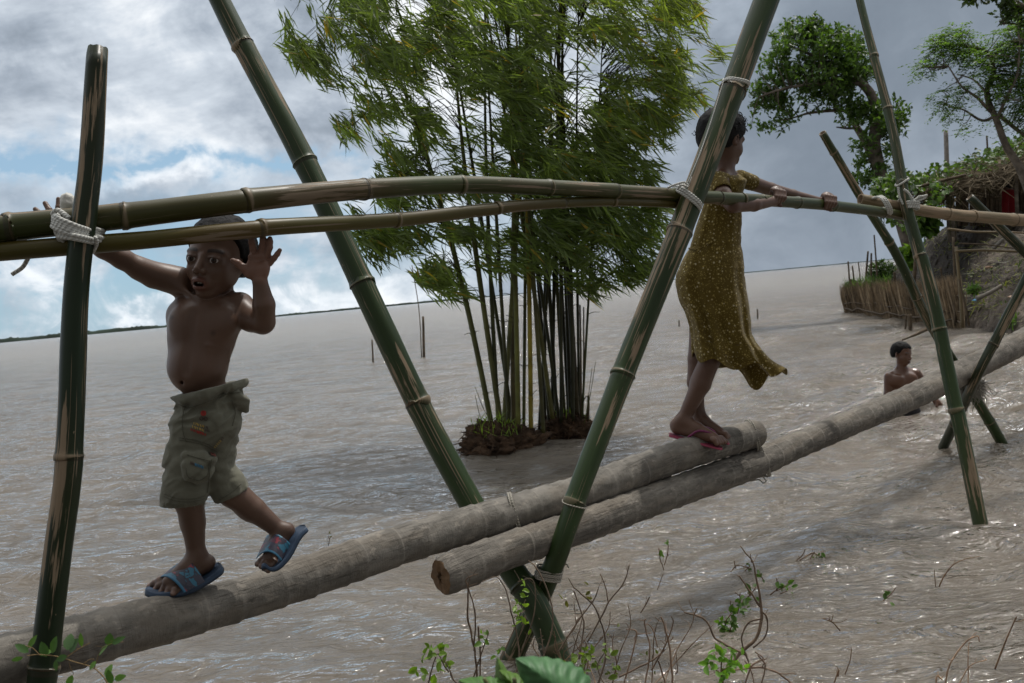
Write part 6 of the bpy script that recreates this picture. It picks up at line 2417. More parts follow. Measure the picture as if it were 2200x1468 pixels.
# bushy knob left of the bank, creepers on the bluff
def shrub(label, cx, cy, d, rx, ry, n, L, wd_, seed, tint, name='shrub', cat='shrub', broad=False, group=None, stems=8, mat=None):
    r = np.random.default_rng(seed)
    root = empty(name, P(cx, cy + ry, d), label, cat, group)
    mb = MB()
    b = P(cx, cy + ry, d)
    pos, dirs, nrm = [], [], []
    for k in range(stems):
        e = P(cx + r.uniform(-.8, .8) * rx, cy + r.uniform(-.9, .4) * ry, d + r.normal(0, .3) * rx * d / FPX)
        tube(mb, [b + r.normal(0, .02, 3), (b + e) / 2 + r.normal(0, .04, 3), e], [.012, .004], n=8, sides=4)
    mb.build('stems', M_STEM, root)
    for _ in range(n):
        v = r.normal(0, 1, 3)
        v = v / np.linalg.norm(v) * r.random() ** .4
        pos.append(P(cx + v[0] * rx, cy + v[1] * ry, d + v[2] * rx * .8 * d / FPX))
        dirs.append(r.normal(0, 1, 3) + np.array([0, -.2, -.1]))
        nrm.append(np.array([0, -.7, .7]) + r.normal(0, .5, 3))
    ti = np.array(tint)[None] * r.uniform(.55, 1.35, (n, 1))
    leaf_mesh('leaves', pos, dirs, nrm, L * r.uniform(.6, 1.3, n), wd_ * r.uniform(.7, 1.3, n), ti, mat or M_LEAF, root, broad=broad)


shrub('dark rounded bush on the far left end of the earth bank', 1895, 590, 25.5, 34, 32, 1500, .11, .04, 51, (.5, .6, .5))
shrub('bright broad-leaved creeper hanging down the bluff behind the slim post', 1958, 552, 20.5, 16, 24, 130, .22, .17, 52, (1.5, 1.6, 1.1), 'creeper', 'creeper', broad=True)
shrub('leafy creeper hanging from the hut roof over the bluff edge', 1992, 480, 20.0, 22, 32, 260, .17, .13, 53, (1.1, 1.25, .9), 'creeper', 'creeper', broad=True)
shrub('small pale green weed at the right end of the reed fence', 2092, 622, 16.5, 14, 9, 120, .10, .035, 54, (1.3, 1.5, 1.1))
shrub('grassy green patch at the lower right corner of the bank', 2185, 690, 15.6, 26, 14, 260, .14, .022, 55, (1.0, 1.2, .6))


# ================================================================== reed fence in the water
def build_fence():
    r = np.random.default_rng(61)
    px = [(1816, 672, 612), (1860, 676, 606), (1905, 684, 604), (1950, 690, 606), (2000, 697, 607), (2040, 702, 602), (2066, 706, 598)]
    root = empty('reed_fence', W(1940, 690), 'low fence of dry brown reeds standing in the water below the bluff', 'fence')
    bases = np.array([W(a, b)[:2] for a, b, c in px])
    hts = np.array([(b - c) * DEP(W(a, b)) / FPX for a, b, c in px])
    mb = MB()
    pos, dirs, nrm, ln, wd, ti = [], [], [], [], [], []
    N = 3600
    for i in range(N):
        u = r.uniform(0, len(px) - 1)
        k = np.arange(len(px))
        p = np.array([np.interp(u, k, bases[:, 0]), np.interp(u, k, bases[:, 1]) + r.normal(0, .05), -.15 + r.uniform(0, .06)])
        h = np.interp(u, k, hts) * r.uniform(.80, 1.10) + .15
        pos.append(p)
        dirs.append(np.array([r.normal(-.02, .06), r.normal(0, .05), 1]))
        nrm.append(np.array([r.normal(0, .5), -1, 0]))
        ln.append(h)
        wd.append(r.uniform(.012, .035))
        ti.append(np.array([1, .95, .9]) * r.uniform(.45, 1.35) * (1 if u > .8 or r.random() < .5 else .7))
    leaf_mesh('reed_screen', pos, dirs, nrm, np.array(ln), np.array(wd), np.array(ti), M_REED, root, fold=.15, wide=.55)
    mb = MB()
    # a backing mat so the water does not show through
    uu = np.linspace(0, len(px) - 1, 120)
    k = np.arange(len(px))
    lo, hi = [], []
    for u in uu:
        x, y, h = np.interp(u, k, bases[:, 0]), np.interp(u, k, bases[:, 1]), np.interp(u, k, hts)
        lo.append((x, y + .03, -.2))
        hi.append((x, y + .03, h * (.80 + .12 * vnoise(np.array([[u * 9, 0, 0]]))[0])))
    V = np.array(lo + hi)
    V2 = V + np.array([0, .04, 0])
    n = 120
    f = [(i, i + 1, n + i + 1, n + i) for i in range(n - 1)]
    f += [(2 * n + i + 1, 2 * n + i, 3 * n + i, 3 * n + i + 1) for i in range(n - 1)]
    f += [(n + i, n + i + 1, 3 * n + i + 1, 3 * n + i) for i in range(n - 1)]
    mb.add(np.vstack([V, V2]), f, None, (.55, .5, .45))
    mb.build('reed_mat', M_REED, root, smooth=False)
    for fr in (.16, .36, .66):
        mb = MB()
        pts = []
        for u in np.linspace(0, len(px) - 1, 30):
            pts.append((np.interp(u, k, bases[:, 0]) - .07, np.interp(u, k, bases[:, 1]) - .20 + r.normal(0, .015), np.interp(u, k, hts) * fr + r.normal(0, .02)))
        tube(mb, pts, [.018, .016], n=60, sides=6)
        mb.build('cross_pole', M_STICK, root)
    # grass growing over the left end of the fence
    n = 420
    gp = [np.array([np.interp(u, k, bases[:, 0]), np.interp(u, k, bases[:, 1]) - .03, np.interp(u, k, hts) * r.uniform(.75, 1.02)]) for u in r.uniform(0, 2.3, n)]
    leaf_mesh('grass', gp, r.normal(0, .4, (n, 3)) + np.array([0, 0, .7]), r.normal(0, 1, (n, 3)), r.uniform(.12, .3, n), r.uniform(.01, .02, n), np.tile([[.9, 1.1, .8]], (n, 1)) * r.uniform(.5, 1.2, (n, 1)), M_LEAF, root)


build_fence()


def stake(pts, wpx, d, mat, label, group=None, name='stake', tint=None):
    mb = MB()
    q = [P(x, y, d) for x, y in pts]
    tube(mb, q, [wpx[0] * d / FPX / 2, wpx[1] * d / FPX / 2], n=10, sides=8)
    return tag(mb.build(name, mat), label, 'stake', group)


G_ST = 'thin stakes sticking up along the reed fence'
for (x0, y0, x1, y1, w, d, lab) in (
        (1826, 612, 1822, 562, 4, 26.2, 'dark stake at the left tip of the reed fence, leftmost of all'),
        (1836, 612, 1831, 571, 4, 25.8, 'second dark stake from the left tip of the reed fence'),
        (1829, 614, 1827, 600, 6, 26.0, 'stubby thick stake end beside the leftmost fence stake'),
        (1849, 606, 1844, 564, 3, 25.5, 'thin pale stake third from the left tip of the fence'),
        (1859, 608, 1865, 540, 5, 25.0, 'tall greenish stake leaning right near the dark rounded bush'),
        (1871, 606, 1872, 544, 5, 24.6, 'upright brown stake just left of the dark rounded bush'),
        (1886, 610, 1878, 505, 4, 23.8, 'tallest thin stake in front of the dark rounded bush')):
    stake([(x0, y0 + 12), ((x0 + x1) / 2, (y0 + y1) / 2), (x1, y1)], (w, w * .8), d, M_STICK, lab, G_ST)
for (x0, y0, x1, y1, w, d, mat, lab, nm) in (
        (2052, 700, 2048, 510, 6, 17.4, M_STICK, 'grey upright pole at the right end of the reed fence', 'pole'),
        (2068, 705, 2054, 530, 8, 17.0, M_TAN, 'tan bamboo pole at the right end of the reed fence', 'pole'),
        (2082, 700, 2060, 600, 5, 16.6, M_STICK, 'brown stick propped against the right end of the fence', 'pole'),
        (1962, 612, 1968, 540, 9, 19.8, M_STICK, 'brown weathered post against the bluff behind the reed fence', 'pole'),
        (2024, 605, 2020, 575, 4, 19, M_STICK, 'short grey stick standing behind the reed fence', 'pole'),
        (1922, 615, 1921, 585, 6, 22, M_STICK, 'short broken post behind the middle of the reed fence', 'pole')):
    stake([(x0, y0), ((x0 + x1) / 2 + 1, (y0 + y1) / 2), (x1, y1)], (w, w * .85), d, mat, lab, None, nm)
dpo = DEP(W(1955, 712))
stake([(1956, 722), (1955, 690), (1954, 676)], (10, 10), dpo, M_STICK, 'short dark mooring post in the water before the reed fence', None, 'mooring_post')
stake([(1945, 708), (1946, 690), (1946, 675)], (4, 4), dpo + .1, M_STICK, 'thin stick beside the short dark mooring post', None, 'stick')
# far stakes out in the river
G_R = 'stakes standing far out in the river'
for (x0, y0, x1, y1, w, lab) in ((906, 767, 885, 570, 2.2, 'tall thin bent pole out in the river left of the bamboo clump'), (911, 767, 909, 680, 6, 'thick short stake beside the tall bent pole in the river'),
                                 (802, 780, 799, 730, 4, 'lone thin brown stake in the river right of the leaning post'), (1628, 686, 1627, 664, 3.5, 'tiny dark stake in the river right of the girl\'s dress'),
                                 (1459, 702, 1459, 688, 3, 'tiny dark stub in the river left of the girl\'s dress')):
    d = DEP(W(x0, y0))
    stake([(x0, y0 + 6), ((x0 + x1) / 2 + (5 if y0 - y1 > 150 else 0), (y0 + y1) / 2), (x1, y1)], (w, w * .8), d, M_STICK, lab, G_R)
# poles lying on the bank
G_LP = 'poles lying across the bank'
for (pts, w, d, mat, lab) in (
        ([(2036, 492), (2090, 498), (2150, 499), (2230, 502)], 5, 17.6, M_TAN, 'thin pale pole laid level near the top of the bank'),
        ([(2052, 540), (2110, 538), (2170, 540), (2240, 544)], 6, 16.8, M_TAN, 'pale pole laid level from the tan fence pole to the right'),
        ([(2060, 523), (2120, 526), (2180, 534), (2230, 538)], 3, 16.9, M_STICK, 'thin dry branch just above the level pale pole'),
        ([(2098, 642), (2125, 630), (2152, 614)], 11, 15.9, M_TRUNK2, 'short grey log lying on the slope of the bank'),
        ([(2134, 535), (2144, 524), (2155, 514)], 9, 17.0, M_TRUNK, 'grey board end sticking out of the bank slope'),
        ([(1938, 731), (1965, 720), (1990, 708), (2002, 700)], 13, 14.9, M_STICK, 'dark slanting plank half sunk in the water by the fence')):
    mb = MB()
    tube(mb, [P(x, y, d) for x, y in pts], [w * d / FPX / 2 * (.25 if 'plank' in lab else 1), w * d / FPX / 2 * .8], n=24, sides=9, rough=.3)
    tag(mb.build('pole' if w < 9 else 'driftwood', mat), lab, 'pole' if w < 9 else 'log', G_LP if w < 9 else None)
# scrap of blue plastic and debris on the bank
for (x, y, w, d, colr, lab) in ((2096, 645, 5, 16.0, (.10, .30, .50), 'crumpled blue plastic scrap beside the short grey log'), (2125, 574, 5, 16.6, (.34, .22, .14), 'small tan scrap on the upper bank slope'), (2173, 638, 6, 15.8, (.30, .2, .13), 'small chip of wood on the lower right bank slope')):
    mb = MB()
    uu, vv = np.meshgrid(np.linspace(0, 6.28, 14, endpoint=False), np.linspace(.05, 3.09, 9))
    dr = np.stack([np.sin(vv) * np.cos(uu), np.sin(vv) * np.sin(uu), np.cos(vv)], -1)
    rr = (1 + .9 * (vnoise(dr * 2.5 + x) - .5))[..., None] * w * d / FPX
    c = P(x, y, d)
    ii = np.arange(uu.size).reshape(uu.shape)
    f = np.stack([ii[:-1], np.roll(ii, -1, 1)[:-1], np.roll(ii, -1, 1)[1:], ii[1:]], -1).reshape(-1, 4)
    mb.add((c + dr * rr * np.array([1.3, 1, .5])).reshape(-1, 3), f.tolist() + [list(ii[0]), list(ii[-1])[::-1]])
    tag(mb.build('litter', mat_simple('litter_%d' % x, colr, .5, .1), smooth=False), lab, 'litter')


# ================================================================== vine-covered bamboo hut
def build_hut():
    r = np.random.default_rng(71)
    d = 20.0
    root = empty('bamboo_hut', P(2140, 480, d), 'bamboo hut with stick walls and sagging roof under green vines', 'hut')
    # roof: slab sloping back, sagging front edge
    nu, nv = 40, 14
    V = np.zeros((nv, nu, 3))
    for j, v in enumerate(np.linspace(0, 1, nv)):
        for i, u in enumerate(np.linspace(0, 1, nu)):
            px = 1985 + u * 330
            py = np.interp(px, [1985, 2060, 2130, 2200, 2320], [415, 392, 372, 348, 318]) - v * np.interp(px, [1985, 2100, 2200, 2320], [22, 34, 40, 44])
            V[j, i] = P(px, py, d + v * 2.6)
    V[..., 2] += (fbm(V * 1.2, 3) - .5) * .25
    ii = np.arange(nu * nv).reshape(nv, nu)
    f = np.stack([ii[:-1, :-1], ii[:-1, 1:], ii[1:, 1:], ii[1:, :-1]], -1).reshape(-1, 4).tolist()
    mb = MB()
    mb.add(V.reshape(-1, 3), f, None, (.45, .42, .38))
    V2 = V - np.array([0, 0, .16])
    mb.add(V2.reshape(-1, 3), [q[::-1] for q in f], None, (.45, .42, .38))
    e = [(i, i + 1, nu * nv + i + 1, nu * nv + i) for i in range(nu - 1)]
    mb.f.extend(e)
    mb.mi.extend([0] * len(e))
    pos, dirs, nrm, ln, wd, ti = [], [], [], [], [], []
    for _ in range(2600):
        i, j = r.integers(0, nu), int(r.random() ** 2 * nv)
        q = V[j, i] + np.array([r.normal(0, .06), r.normal(-.05, .08), r.uniform(-.22, .06)])
        pos.append(q)
        dirs.append(np.array([r.normal(-.5, .9), r.normal(-.1, .3), r.normal(-.25, .35)]))
        nrm.append(np.array([0, -1, .4]))
        ln.append(r.uniform(.2, .7))
        wd.append(r.uniform(.012, .03))
        ti.append(np.array([.62, .60, .55]) * r.uniform(.4, 1.3))
    roof = mb.build('roof', M_REED, root, smooth=False)
    leaf_mesh('thatch', pos, dirs, nrm, np.array(ln), np.array(wd), np.array(ti), M_REED, roof, fold=.1)
    # eave pole
    mb = MB()
    tube(mb, [P(1950, 408, d - .2), P(2010, 392, d - .2), P(2075, 376, d - .2)], [.035, .03], n=14, sides=7)
    mb.build('eave_pole', M_STICK, root)
    # wall sticks: the front row with gaps, and the dark rear row
    for row, (n, dz, x0, x1) in enumerate(((15, .35, 2050, 2150), (34, 2.3, 2040, 2260))):
        for i in range(n):
            px = x0 + (x1 - x0) * (i + r.uniform(-.3, .3)) / (n - 1)
            py0 = np.interp(px, [1985, 2060, 2130, 2200, 2320], [415, 392, 372, 348, 318]) - 2
            mb = MB()
            tube(mb, [P(px + r.normal(0, 2), 486, d + dz), P(px, 430, d + dz + r.normal(0, .05)), P(px + r.normal(0, 2), py0, d + dz)], [r.uniform(.014, .030)], n=6, sides=5)
            mb.build('wall_stick', M_STICK, root)
    for (y, dz) in ((425, .3), (462, .3)):
        mb = MB()
        tube(mb, [P(2045, y + 3, d + dz), P(2100, y, d + dz), P(2150, y - 2, d + dz)], [.018], n=8, sides=5)
        mb.build('wall_rail', M_STICK, root)
    # thick posts
    for (px, w) in ((2042, 20), (2185, 9), (2236, 9)):
        mb = MB()
        tube(mb, [P(px + 4, 520, d), P(px, 450, d), P(px - 4, 395 - (px - 2040) * .25, d)], [w * d / FPX / 2, w * d / FPX / 2 * .8], n=10, sides=9, rough=.2)
        mb.build('post', M_BARK, root)
    # rear wall mat, tinted darker
    mb = MB()
    a, b, c, e = P(2085, 492, d + 2.6), P(2330, 492, d + 2.6), P(2330, 300, d + 2.6), P(2085, 372, d + 2.6)
    t = np.array([0, .06, 0])
    mb.add([a, b, c, e, a + t, b + t, c + t, e + t], [(0, 1, 2, 3), (7, 6, 5, 4), (0, 4, 5, 1), (1, 5, 6, 2), (2, 6, 7, 3), (3, 7, 4, 0)], None, (.35, .32, .3))
    mb.build('rear_mat', M_REED, root, smooth=False)
    # ---------------- vines over the roof: one plant
    vroot = empty('roof_vine', P(1950, 470, d), 'broad green vine covering the hut roof and hanging down at its left end', 'vine')
    pos, dirs, nrm, ln, wd, ti = [], [], [], [], [], []
    for _ in range(3300):
        if r.random() < .62:
            i, j = r.integers(0, nu), r.integers(0, nv)
            v = j / (nv - 1)
            q = V[j, i] + np.array([r.normal(0, .1), r.normal(0, .1), abs(r.normal(.08, .10))])
            if r.random() > .35 + .65 * v:
                continue
        else:
            px = r.uniform(1878, 2040)
            lo = np.interp(px, [1878, 1900, 1950, 1990, 2040], [425, 470, 495, 470, 430])
            hi = np.interp(px, [1878, 1900, 1950, 2000, 2040], [392, 372, 360, 385, 395])
            py = r.uniform(hi, lo)
            if vnoise(np.array([[px / 14, py / 14, 2.2]]))[0] < .36:
                continue
            q = P(px, py, d - .15 + r.normal(0, .35))
        pos.append(q)
        dirs.append(np.array([r.normal(0, .7), r.normal(-.3, .4), r.normal(-.35, .5)]))
        nrm.append(np.array([0, -.5, .85]) + r.normal(0, .45, 3))
        s = r.uniform(.06, .15)
        ln.append(s)
        wd.append(s * r.uniform(.65, .95))
        ti.append(np.array([.90, 1.0, .80]) * r.uniform(.5, 1.3))
    leaf_mesh('leaves', pos, dirs, nrm, np.array(ln), np.array(wd), np.array(ti), M_LEAF, vroot, broad=True, curl=.1)
    mb = MB()
    for k in range(46):
        px = r.uniform(1890, 2060)
        y0 = np.interp(px, [1885, 1950, 2060], [400, 375, 395])
        tube(mb, [P(px, y0, d - .1), P(px + r.normal(0, 10), y0 + 40, d - .15), P(px + r.normal(0, 14), y0 + r.uniform(50, 120), d - .1)], [.010, .006], n=9, sides=4, col=(.6, .55, .4))
    for k in range(60):
        i = r.integers(0, nu - 8)
        q = V[2, i] + np.array([0, -.1, -.1])
        e = V[r.integers(0, 4), min(nu - 1, i + r.integers(3, 8))] + np.array([0, -.15, r.uniform(-.4, .1)])
        tube(mb, [q, (q + e) / 2 + r.normal(0, .1, 3), e], [.010, .006], n=8, sides=4, col=(.9, .75, .55))
    mb.build('stems', M_STEM, vroot)


build_hut()
dp = 30.0
mb = MB()
tube(mb, [P(2036, 420, dp), P(2034, 345, dp), P(2032, 281, dp)], [.075, .065], n=10, sides=10)
tag(mb.build('utility_pole', mat_simple('old_concrete', (.25, .23, .21), .85, .2)), 'pale grey utility pole rising behind the vine-covered roof', 'pole')
stake([(2122, 330), (2121, 310), (2120, 292)], (4, 4), 26, M_STICK, 'thin stub of a stick standing above the hut roof', None, 'stick')


# ================================================================== plants in the foreground and in the shallow water
def twig_plant(label, paths, d, name='dry_shrub', cat='dry shrub', leaves=(), col=(1, 1, 1), lcol=(1.5, 1.7, .9), seed=0, L=.022, broad=True, group=None):
    """paths: lists of (px, py, width px [, extra depth]); leaves: (px, py, n, spread px)"""
    r = np.random.default_rng(seed)
    p0 = paths[0][0]
    root = empty(name, P(p0[0], p0[1], d), label, cat, group)
    mb = MB()
    for pt in paths:
        q = [P(a[0], a[1], d + (a[3] if len(a) > 3 else 0)) for a in pt]
        q = catmull(np.array(q), 8 * len(q))
        q = q + (fbm(q * 30 + seed, 2) - .5)[:, None] * .006
        w = np.interp(np.linspace(0, 1, len(q)), np.linspace(0, 1, len(pt)), [a[2] for a in pt]) * d / FPX / 2 * .85
        cc = np.array(col) * r.uniform(.75, 1.2)
        ring_tube(mb, q, w, 6, col=cc, rough=.3)
        n_side = 0 if len(pt) < 3 else r.integers(1, 4)
        for _ in range(n_side):
            i = r.integers(len(q) // 4, len(q) - 1)
            ln = r.uniform(10, 32) * d / FPX * (1.0 if len(pt) > 3 else .5)
            a = r.uniform(.2, 2.9)
            dv = CR * math.cos(a) + CU * math.sin(a) * .8 + CF * r.normal(0, .5)
            e = q[i] + dv * ln
            tube(mb, [q[i], (q[i] + e) / 2 + r.normal(0, .12, 3) * ln, e, e + (CR * r.normal(0, .3) - CU * r.uniform(-.2, .4)) * ln * .4], [w[i] * .6, w[i] * .25], n=9, sides=4, col=cc)
    mb.build('twigs', M_TWIG, root)
    if leaves:
        pos, dirs, nrm, ln = [], [], [], []
        for (x, y, n, sp) in leaves:
            for _ in range(n):
                pos.append(P(x + r.normal(0, sp), y + r.normal(0, sp), d + r.normal(0, sp * d / FPX * .6)))
                dirs.append(r.normal(0, 1, 3) + np.array([0, -.2, .2]))
                nrm.append(np.array([0, -.7, .8]) + r.normal(0, .5, 3))
                ln.append(L * r.uniform(.6, 1.3))
        n = len(pos)
        leaf_mesh('leaves', pos, dirs, nrm, np.array(ln), np.array(ln) * r.uniform(.42, .6, n), np.array(lcol)[None] * r.uniform(.6, 1.3, (n, 1)), M_LEAF, root, broad=broad, curl=.12)
    return root


G_DRY = 'bare dry shrubs in front of the crossed posts'
twig_plant('bare brown twig bush with curled tips right below the chopped trunk end', [
    [(1025, 1470, 5), (1020, 1400, 5), (1006, 1330, 5), (1005, 1265, 4), (1000, 1248, 3), (1012, 1238, 2.5), (1028, 1232, 2)],
    [(1018, 1400, 4), (1022, 1330, 4), (1014, 1290, 3), (1006, 1262, 3), (1010, 1240, 2)],
    [(1030, 1470, 4), (1032, 1400, 4), (1028, 1345, 5)], [(1012, 1470, 4), (1036, 1400, 3), (1050, 1360, 2)],
], 2.75, seed=1, leaves=[(1045, 1372, 8, 9), (1075, 1395, 6, 8)], col=(.8, .75, .7), group=G_DRY)
twig_plant('thin bare stems arching across the crossed bamboo posts', [
    [(1100, 1470, 4), (1115, 1420, 4), (1112, 1370, 3.5), (1100, 1320, 3.5), (1085, 1265, 3), (1065, 1240, 2.5), (1035, 1250, 2)],
    [(1160, 1430, 4), (1185, 1360, 4), (1186, 1310, 3.5), (1172, 1255, 3.5), (1150, 1220, 3), (1135, 1205, 2.5)],
    [(1120, 1400, 3), (1145, 1330, 3), (1150, 1270, 3), (1140, 1245, 2.5), (1112, 1250, 2)],
    [(1070, 1430, 3.5), (1110, 1340, 3), (1128, 1290, 2.5)], [(1180, 1440, 3), (1168, 1400, 3), (1160, 1352, 2)],
], 2.85, seed=2, leaves=[(1118, 1300, 9, 9), (1132, 1275, 7, 8), (1126, 1345, 6, 8), (1112, 1330, 5, 8)], lcol=(2.1, 2.1, .8), group=G_DRY)
twig_plant('tall branching bare shrub right of the crossed bamboo posts', [
    [(1285, 1470, 5), (1300, 1420, 5), (1300, 1370, 4.5), (1280, 1310, 4), (1248, 1275, 4), (1232, 1262, 3), (1222, 1242, 2)],
    [(1200, 1400, 4), (1245, 1330, 4), (1275, 1290, 3.5), (1285, 1265, 2.5)], [(1245, 1415, 4), (1254, 1340, 4), (1245, 1300, 3.5), (1232, 1270, 3)],
    [(1262, 1380, 4), (1295, 1320, 4), (1310, 1290, 4), (1335, 1260, 3.5), (1345, 1240, 3), (1353, 1212, 2.5)], [(1308, 1294, 3.5), (1302, 1265, 3), (1290, 1232, 2.5)],
    [(1215, 1372, 3), (1236, 1345, 3), (1234, 1290, 2)],
], 2.9, seed=3, leaves=[(1258, 1266, 3, 6), (1212, 1290, 3, 5)], lcol=(1.3, .8, .6), group=G_DRY)
twig_plant('tangle of short grey twigs at the bottom edge beside the leafy sprig', [
    [(1340, 1470, 4), (1360, 1400, 4), (1366, 1360, 4), (1345, 1352, 2.5)], [(1386, 1470, 4), (1396, 1400, 4), (1385, 1340, 3.5), (1388, 1330, 3)],
    [(1445, 1470, 5), (1440, 1400, 5), (1428, 1345, 4.5), (1420, 1325, 4)], [(1400, 1440, 4), (1430, 1385, 4), (1446, 1340, 3.5), (1442, 1325, 2.5)],
    [(1330, 1455, 4), (1400, 1420, 4), (1430, 1395, 3)], [(1412, 1390, 3), (1404, 1355, 3), (1392, 1340, 2)], [(1430, 1470, 4), (1418, 1430, 4), (1415, 1420, 3)],
    [(1452, 1400, 2), (1456, 1440, 2.5), (1450, 1450, 3)],
], 2.8, seed=4, col=(1.1, 1.0, .95), group=G_DRY)
_r = np.random.default_rng(77)
_paths = []
for _k in range(16):
    _x = _r.uniform(1185, 1460)
    _hh = _r.uniform(60, 190)
    _l = _r.normal(.1, .35)
    _paths.append([(_x, 1475, 3.2, _r.normal(0, .12)), (_x + _l * _hh * .35 + _r.normal(0, 6), 1475 - _hh * .4, 2.8), (_x + _l * _hh * .7 + _r.normal(0, 9), 1475 - _hh * .75, 2.4), (_x + _l * _hh + _r.normal(0, 12), 1475 - _hh, 1.4)])
twig_plant('thicket of fine dry stems along the bottom edge behind the other twigs', _paths, 3.0, seed=12, col=(.95, .85, .75), leaves=[(1300, 1420, 6, 30), (1400, 1430, 5, 25)], lcol=(1.3, 1.0, .6), L=.016, group=G_DRY)
twig_plant('large curving bare branch standing in the water at the lower right', [
    [(1560, 1440, 8), (1590, 1405, 9), (1625, 1370, 8), (1636, 1330, 8), (1634, 1300, 7), (1625, 1245, 5), (1615, 1205, 4), (1590, 1175, 3)],
    [(1632, 1305, 6), (1610, 1270, 5), (1588, 1236, 3.5)], [(1634, 1310, 5), (1648, 1330, 4), (1645, 1365, 4), (1618, 1392, 4)],
    [(1638, 1330, 4), (1612, 1335, 4), (1596, 1360, 4), (1594, 1385, 4), (1608, 1425, 4.5), (1612, 1440, 4)],
    [(1604, 1410, 6), (1540, 1375, 5.5), (1522, 1340, 5.5), (1500, 1322, 5), (1470, 1316, 3.5)], [(1492, 1320, 4), (1498, 1306, 3)], [(1614, 1210, 3), (1612, 1190, 2)],
], 2.75, seed=5, col=(.85, .8, .75), name='bare_branch', cat='bare branch')
twig_plant('grey dead branches crossing at the bottom edge beside the bright leafy sprig', [
    [(1560, 1440, 4), (1600, 1438, 4), (1640, 1434, 5), (1680, 1452, 5), (1705, 1470, 5)], [(1600, 1470, 4), (1616, 1430, 4), (1640, 1415, 3.5), (1622, 1402, 3)], [(1636, 1470, 4), (1644, 1430, 4), (1628, 1408, 3.5)],
    [(1620, 1470, 3), (1612, 1440, 3), (1600, 1420, 3)],
], 2.6, seed=6, col=(1.15, 1.05, 1.0), name='bare_branch', cat='bare branch')
twig_plant('bright green leafy sprig at the bottom edge below the curving branch', [
    [(1555, 1475, 5), (1550, 1440, 4), (1552, 1410, 3)], [(1550, 1445, 3), (1522, 1425, 2)], [(1552, 1440, 3), (1585, 1425, 2)],
], 2.5, seed=7, name='leafy_sprig', cat='sprig', leaves=[(1555, 1402, 8, 9), (1525, 1420, 9, 9), (1580, 1420, 9, 9), (1552, 1430, 8, 10), (1560, 1455, 8, 12), (1595, 1440, 5, 8)], lcol=(1.7, 2.2, .9), L=.026, col=(1, 1, .7))
twig_plant('yellow green leafy sprig at the bottom edge left of the crossed posts', [
    [(985, 1470, 4), (965, 1445, 4), (942, 1402, 3)], [(918, 1475, 4), (930, 1430, 3.5), (938, 1410, 3)], [(975, 1460, 3), (962, 1430, 3), (955, 1415, 2.5)],
], 2.3, seed=8, name='leafy_sprig', cat='sprig', leaves=[(950, 1388, 9, 9), (920, 1410, 8, 9), (965, 1420, 7, 9), (905, 1440, 6, 8), (940, 1425, 7, 12)], lcol=(1.7, 1.8, .7), L=.024)
twig_plant('small yellowish leafed stem on the bottom edge right of the crossed posts', [
    [(1250, 1475, 4), (1255, 1440, 3), (1262, 1410, 2.5)], [(1300, 1475, 3), (1285, 1430, 3), (1300, 1400, 2.5)], [(1230, 1475, 3), (1228, 1440, 2.5)],
], 2.4, seed=9, name='leafy_sprig', cat='sprig', leaves=[(1262, 1402, 12, 11), (1240, 1420, 10, 12), (1300, 1400, 7, 10), (1270, 1440, 10, 14), (1318, 1440, 6, 8), (1225, 1445, 6, 9)], lcol=(1.6, 1.5, .7), L=.020)
twig_plant('round-leaved green sprig at the lower left in front of the left post', [
    [(232, 1475, 4), (215, 1450, 3.5), (180, 1428, 3), (130, 1412, 2.5), (85, 1408, 2.5), (55, 1412, 2)], [(140, 1414, 2.5), (170, 1395, 2), (190, 1385, 1.6)], [(200, 1440, 2.5), (215, 1400, 2), (235, 1385, 1.6), (265, 1380, 1.4)],
    [(85, 1410, 2), (70, 1396, 2), (50, 1390, 1.5)], [(150, 1420, 2), (158, 1450, 1.6)],
], 1.55, seed=10, name='leafy_sprig', cat='sprig', col=(1.2, 1.1, .7), leaves=[])


def round_leaves(root, d, items, mat=M_LEAF_BIG):
    r = np.random.default_rng(3)
    pos, dirs, nrm, ln, wd, ti = [], [], [], [], [], []
    for (x, y, ang, L, wf, t) in items:
        dv = CR * math.cos(math.radians(ang)) + CU * math.sin(math.radians(ang)) + CF * r.normal(0, .35)
        pos.append(P(x, y, d + r.normal(0, .015)))
        dirs.append(dv)
        nrm.append(-CF * 1.0 + CU * .6 + r.normal(0, .35, 3))
        ln.append(L * d / FPX)
        wd.append(L * wf * d / FPX)
        ti.append(t)
    leaf_mesh('leaves', pos, dirs, nrm, np.array(ln), np.array(wd), np.array(ti), mat, root, broad=True, curl=.08, fold=.10)


spr = [o for o in bpy.data.objects if o.get('label', '').startswith('round-leaved')][0]
g1, g2 = (.55, .62, .45), (1.0, 1.05, .5)
round_leaves(spr, 1.55, [(145, 1398, 95, 38, .62, g1), (150, 1402, 60, 36, .66, g1), (176, 1390, 100, 30, .4, g2), (112, 1404, 75, 40, .5, g1), (100, 1412, 110, 36, .55, g1), (85, 1408, 20, 30, .45, g2), (62, 1402, 140, 34, .5, g1), (50, 1412, 200, 34, .3, g1),
                        (60, 1394, 60, 34, .4, g2), (234, 1388, 85, 28, .75, g1), (240, 1384, 30, 34, .4, g1), (212, 1408, 50, 34, .5, g2), (206, 1420, 240, 22, .5, g2), (156, 1450, 250, 30, .5, g2), (145, 1410, 200, 30, .5, g1), (120, 1418, 280, 24, .45, g1), (226, 1455, 70, 30, .5, g2), (245, 1460, 20, 30, .5, g2), (240, 1470, 100, 34, .5, g1)])

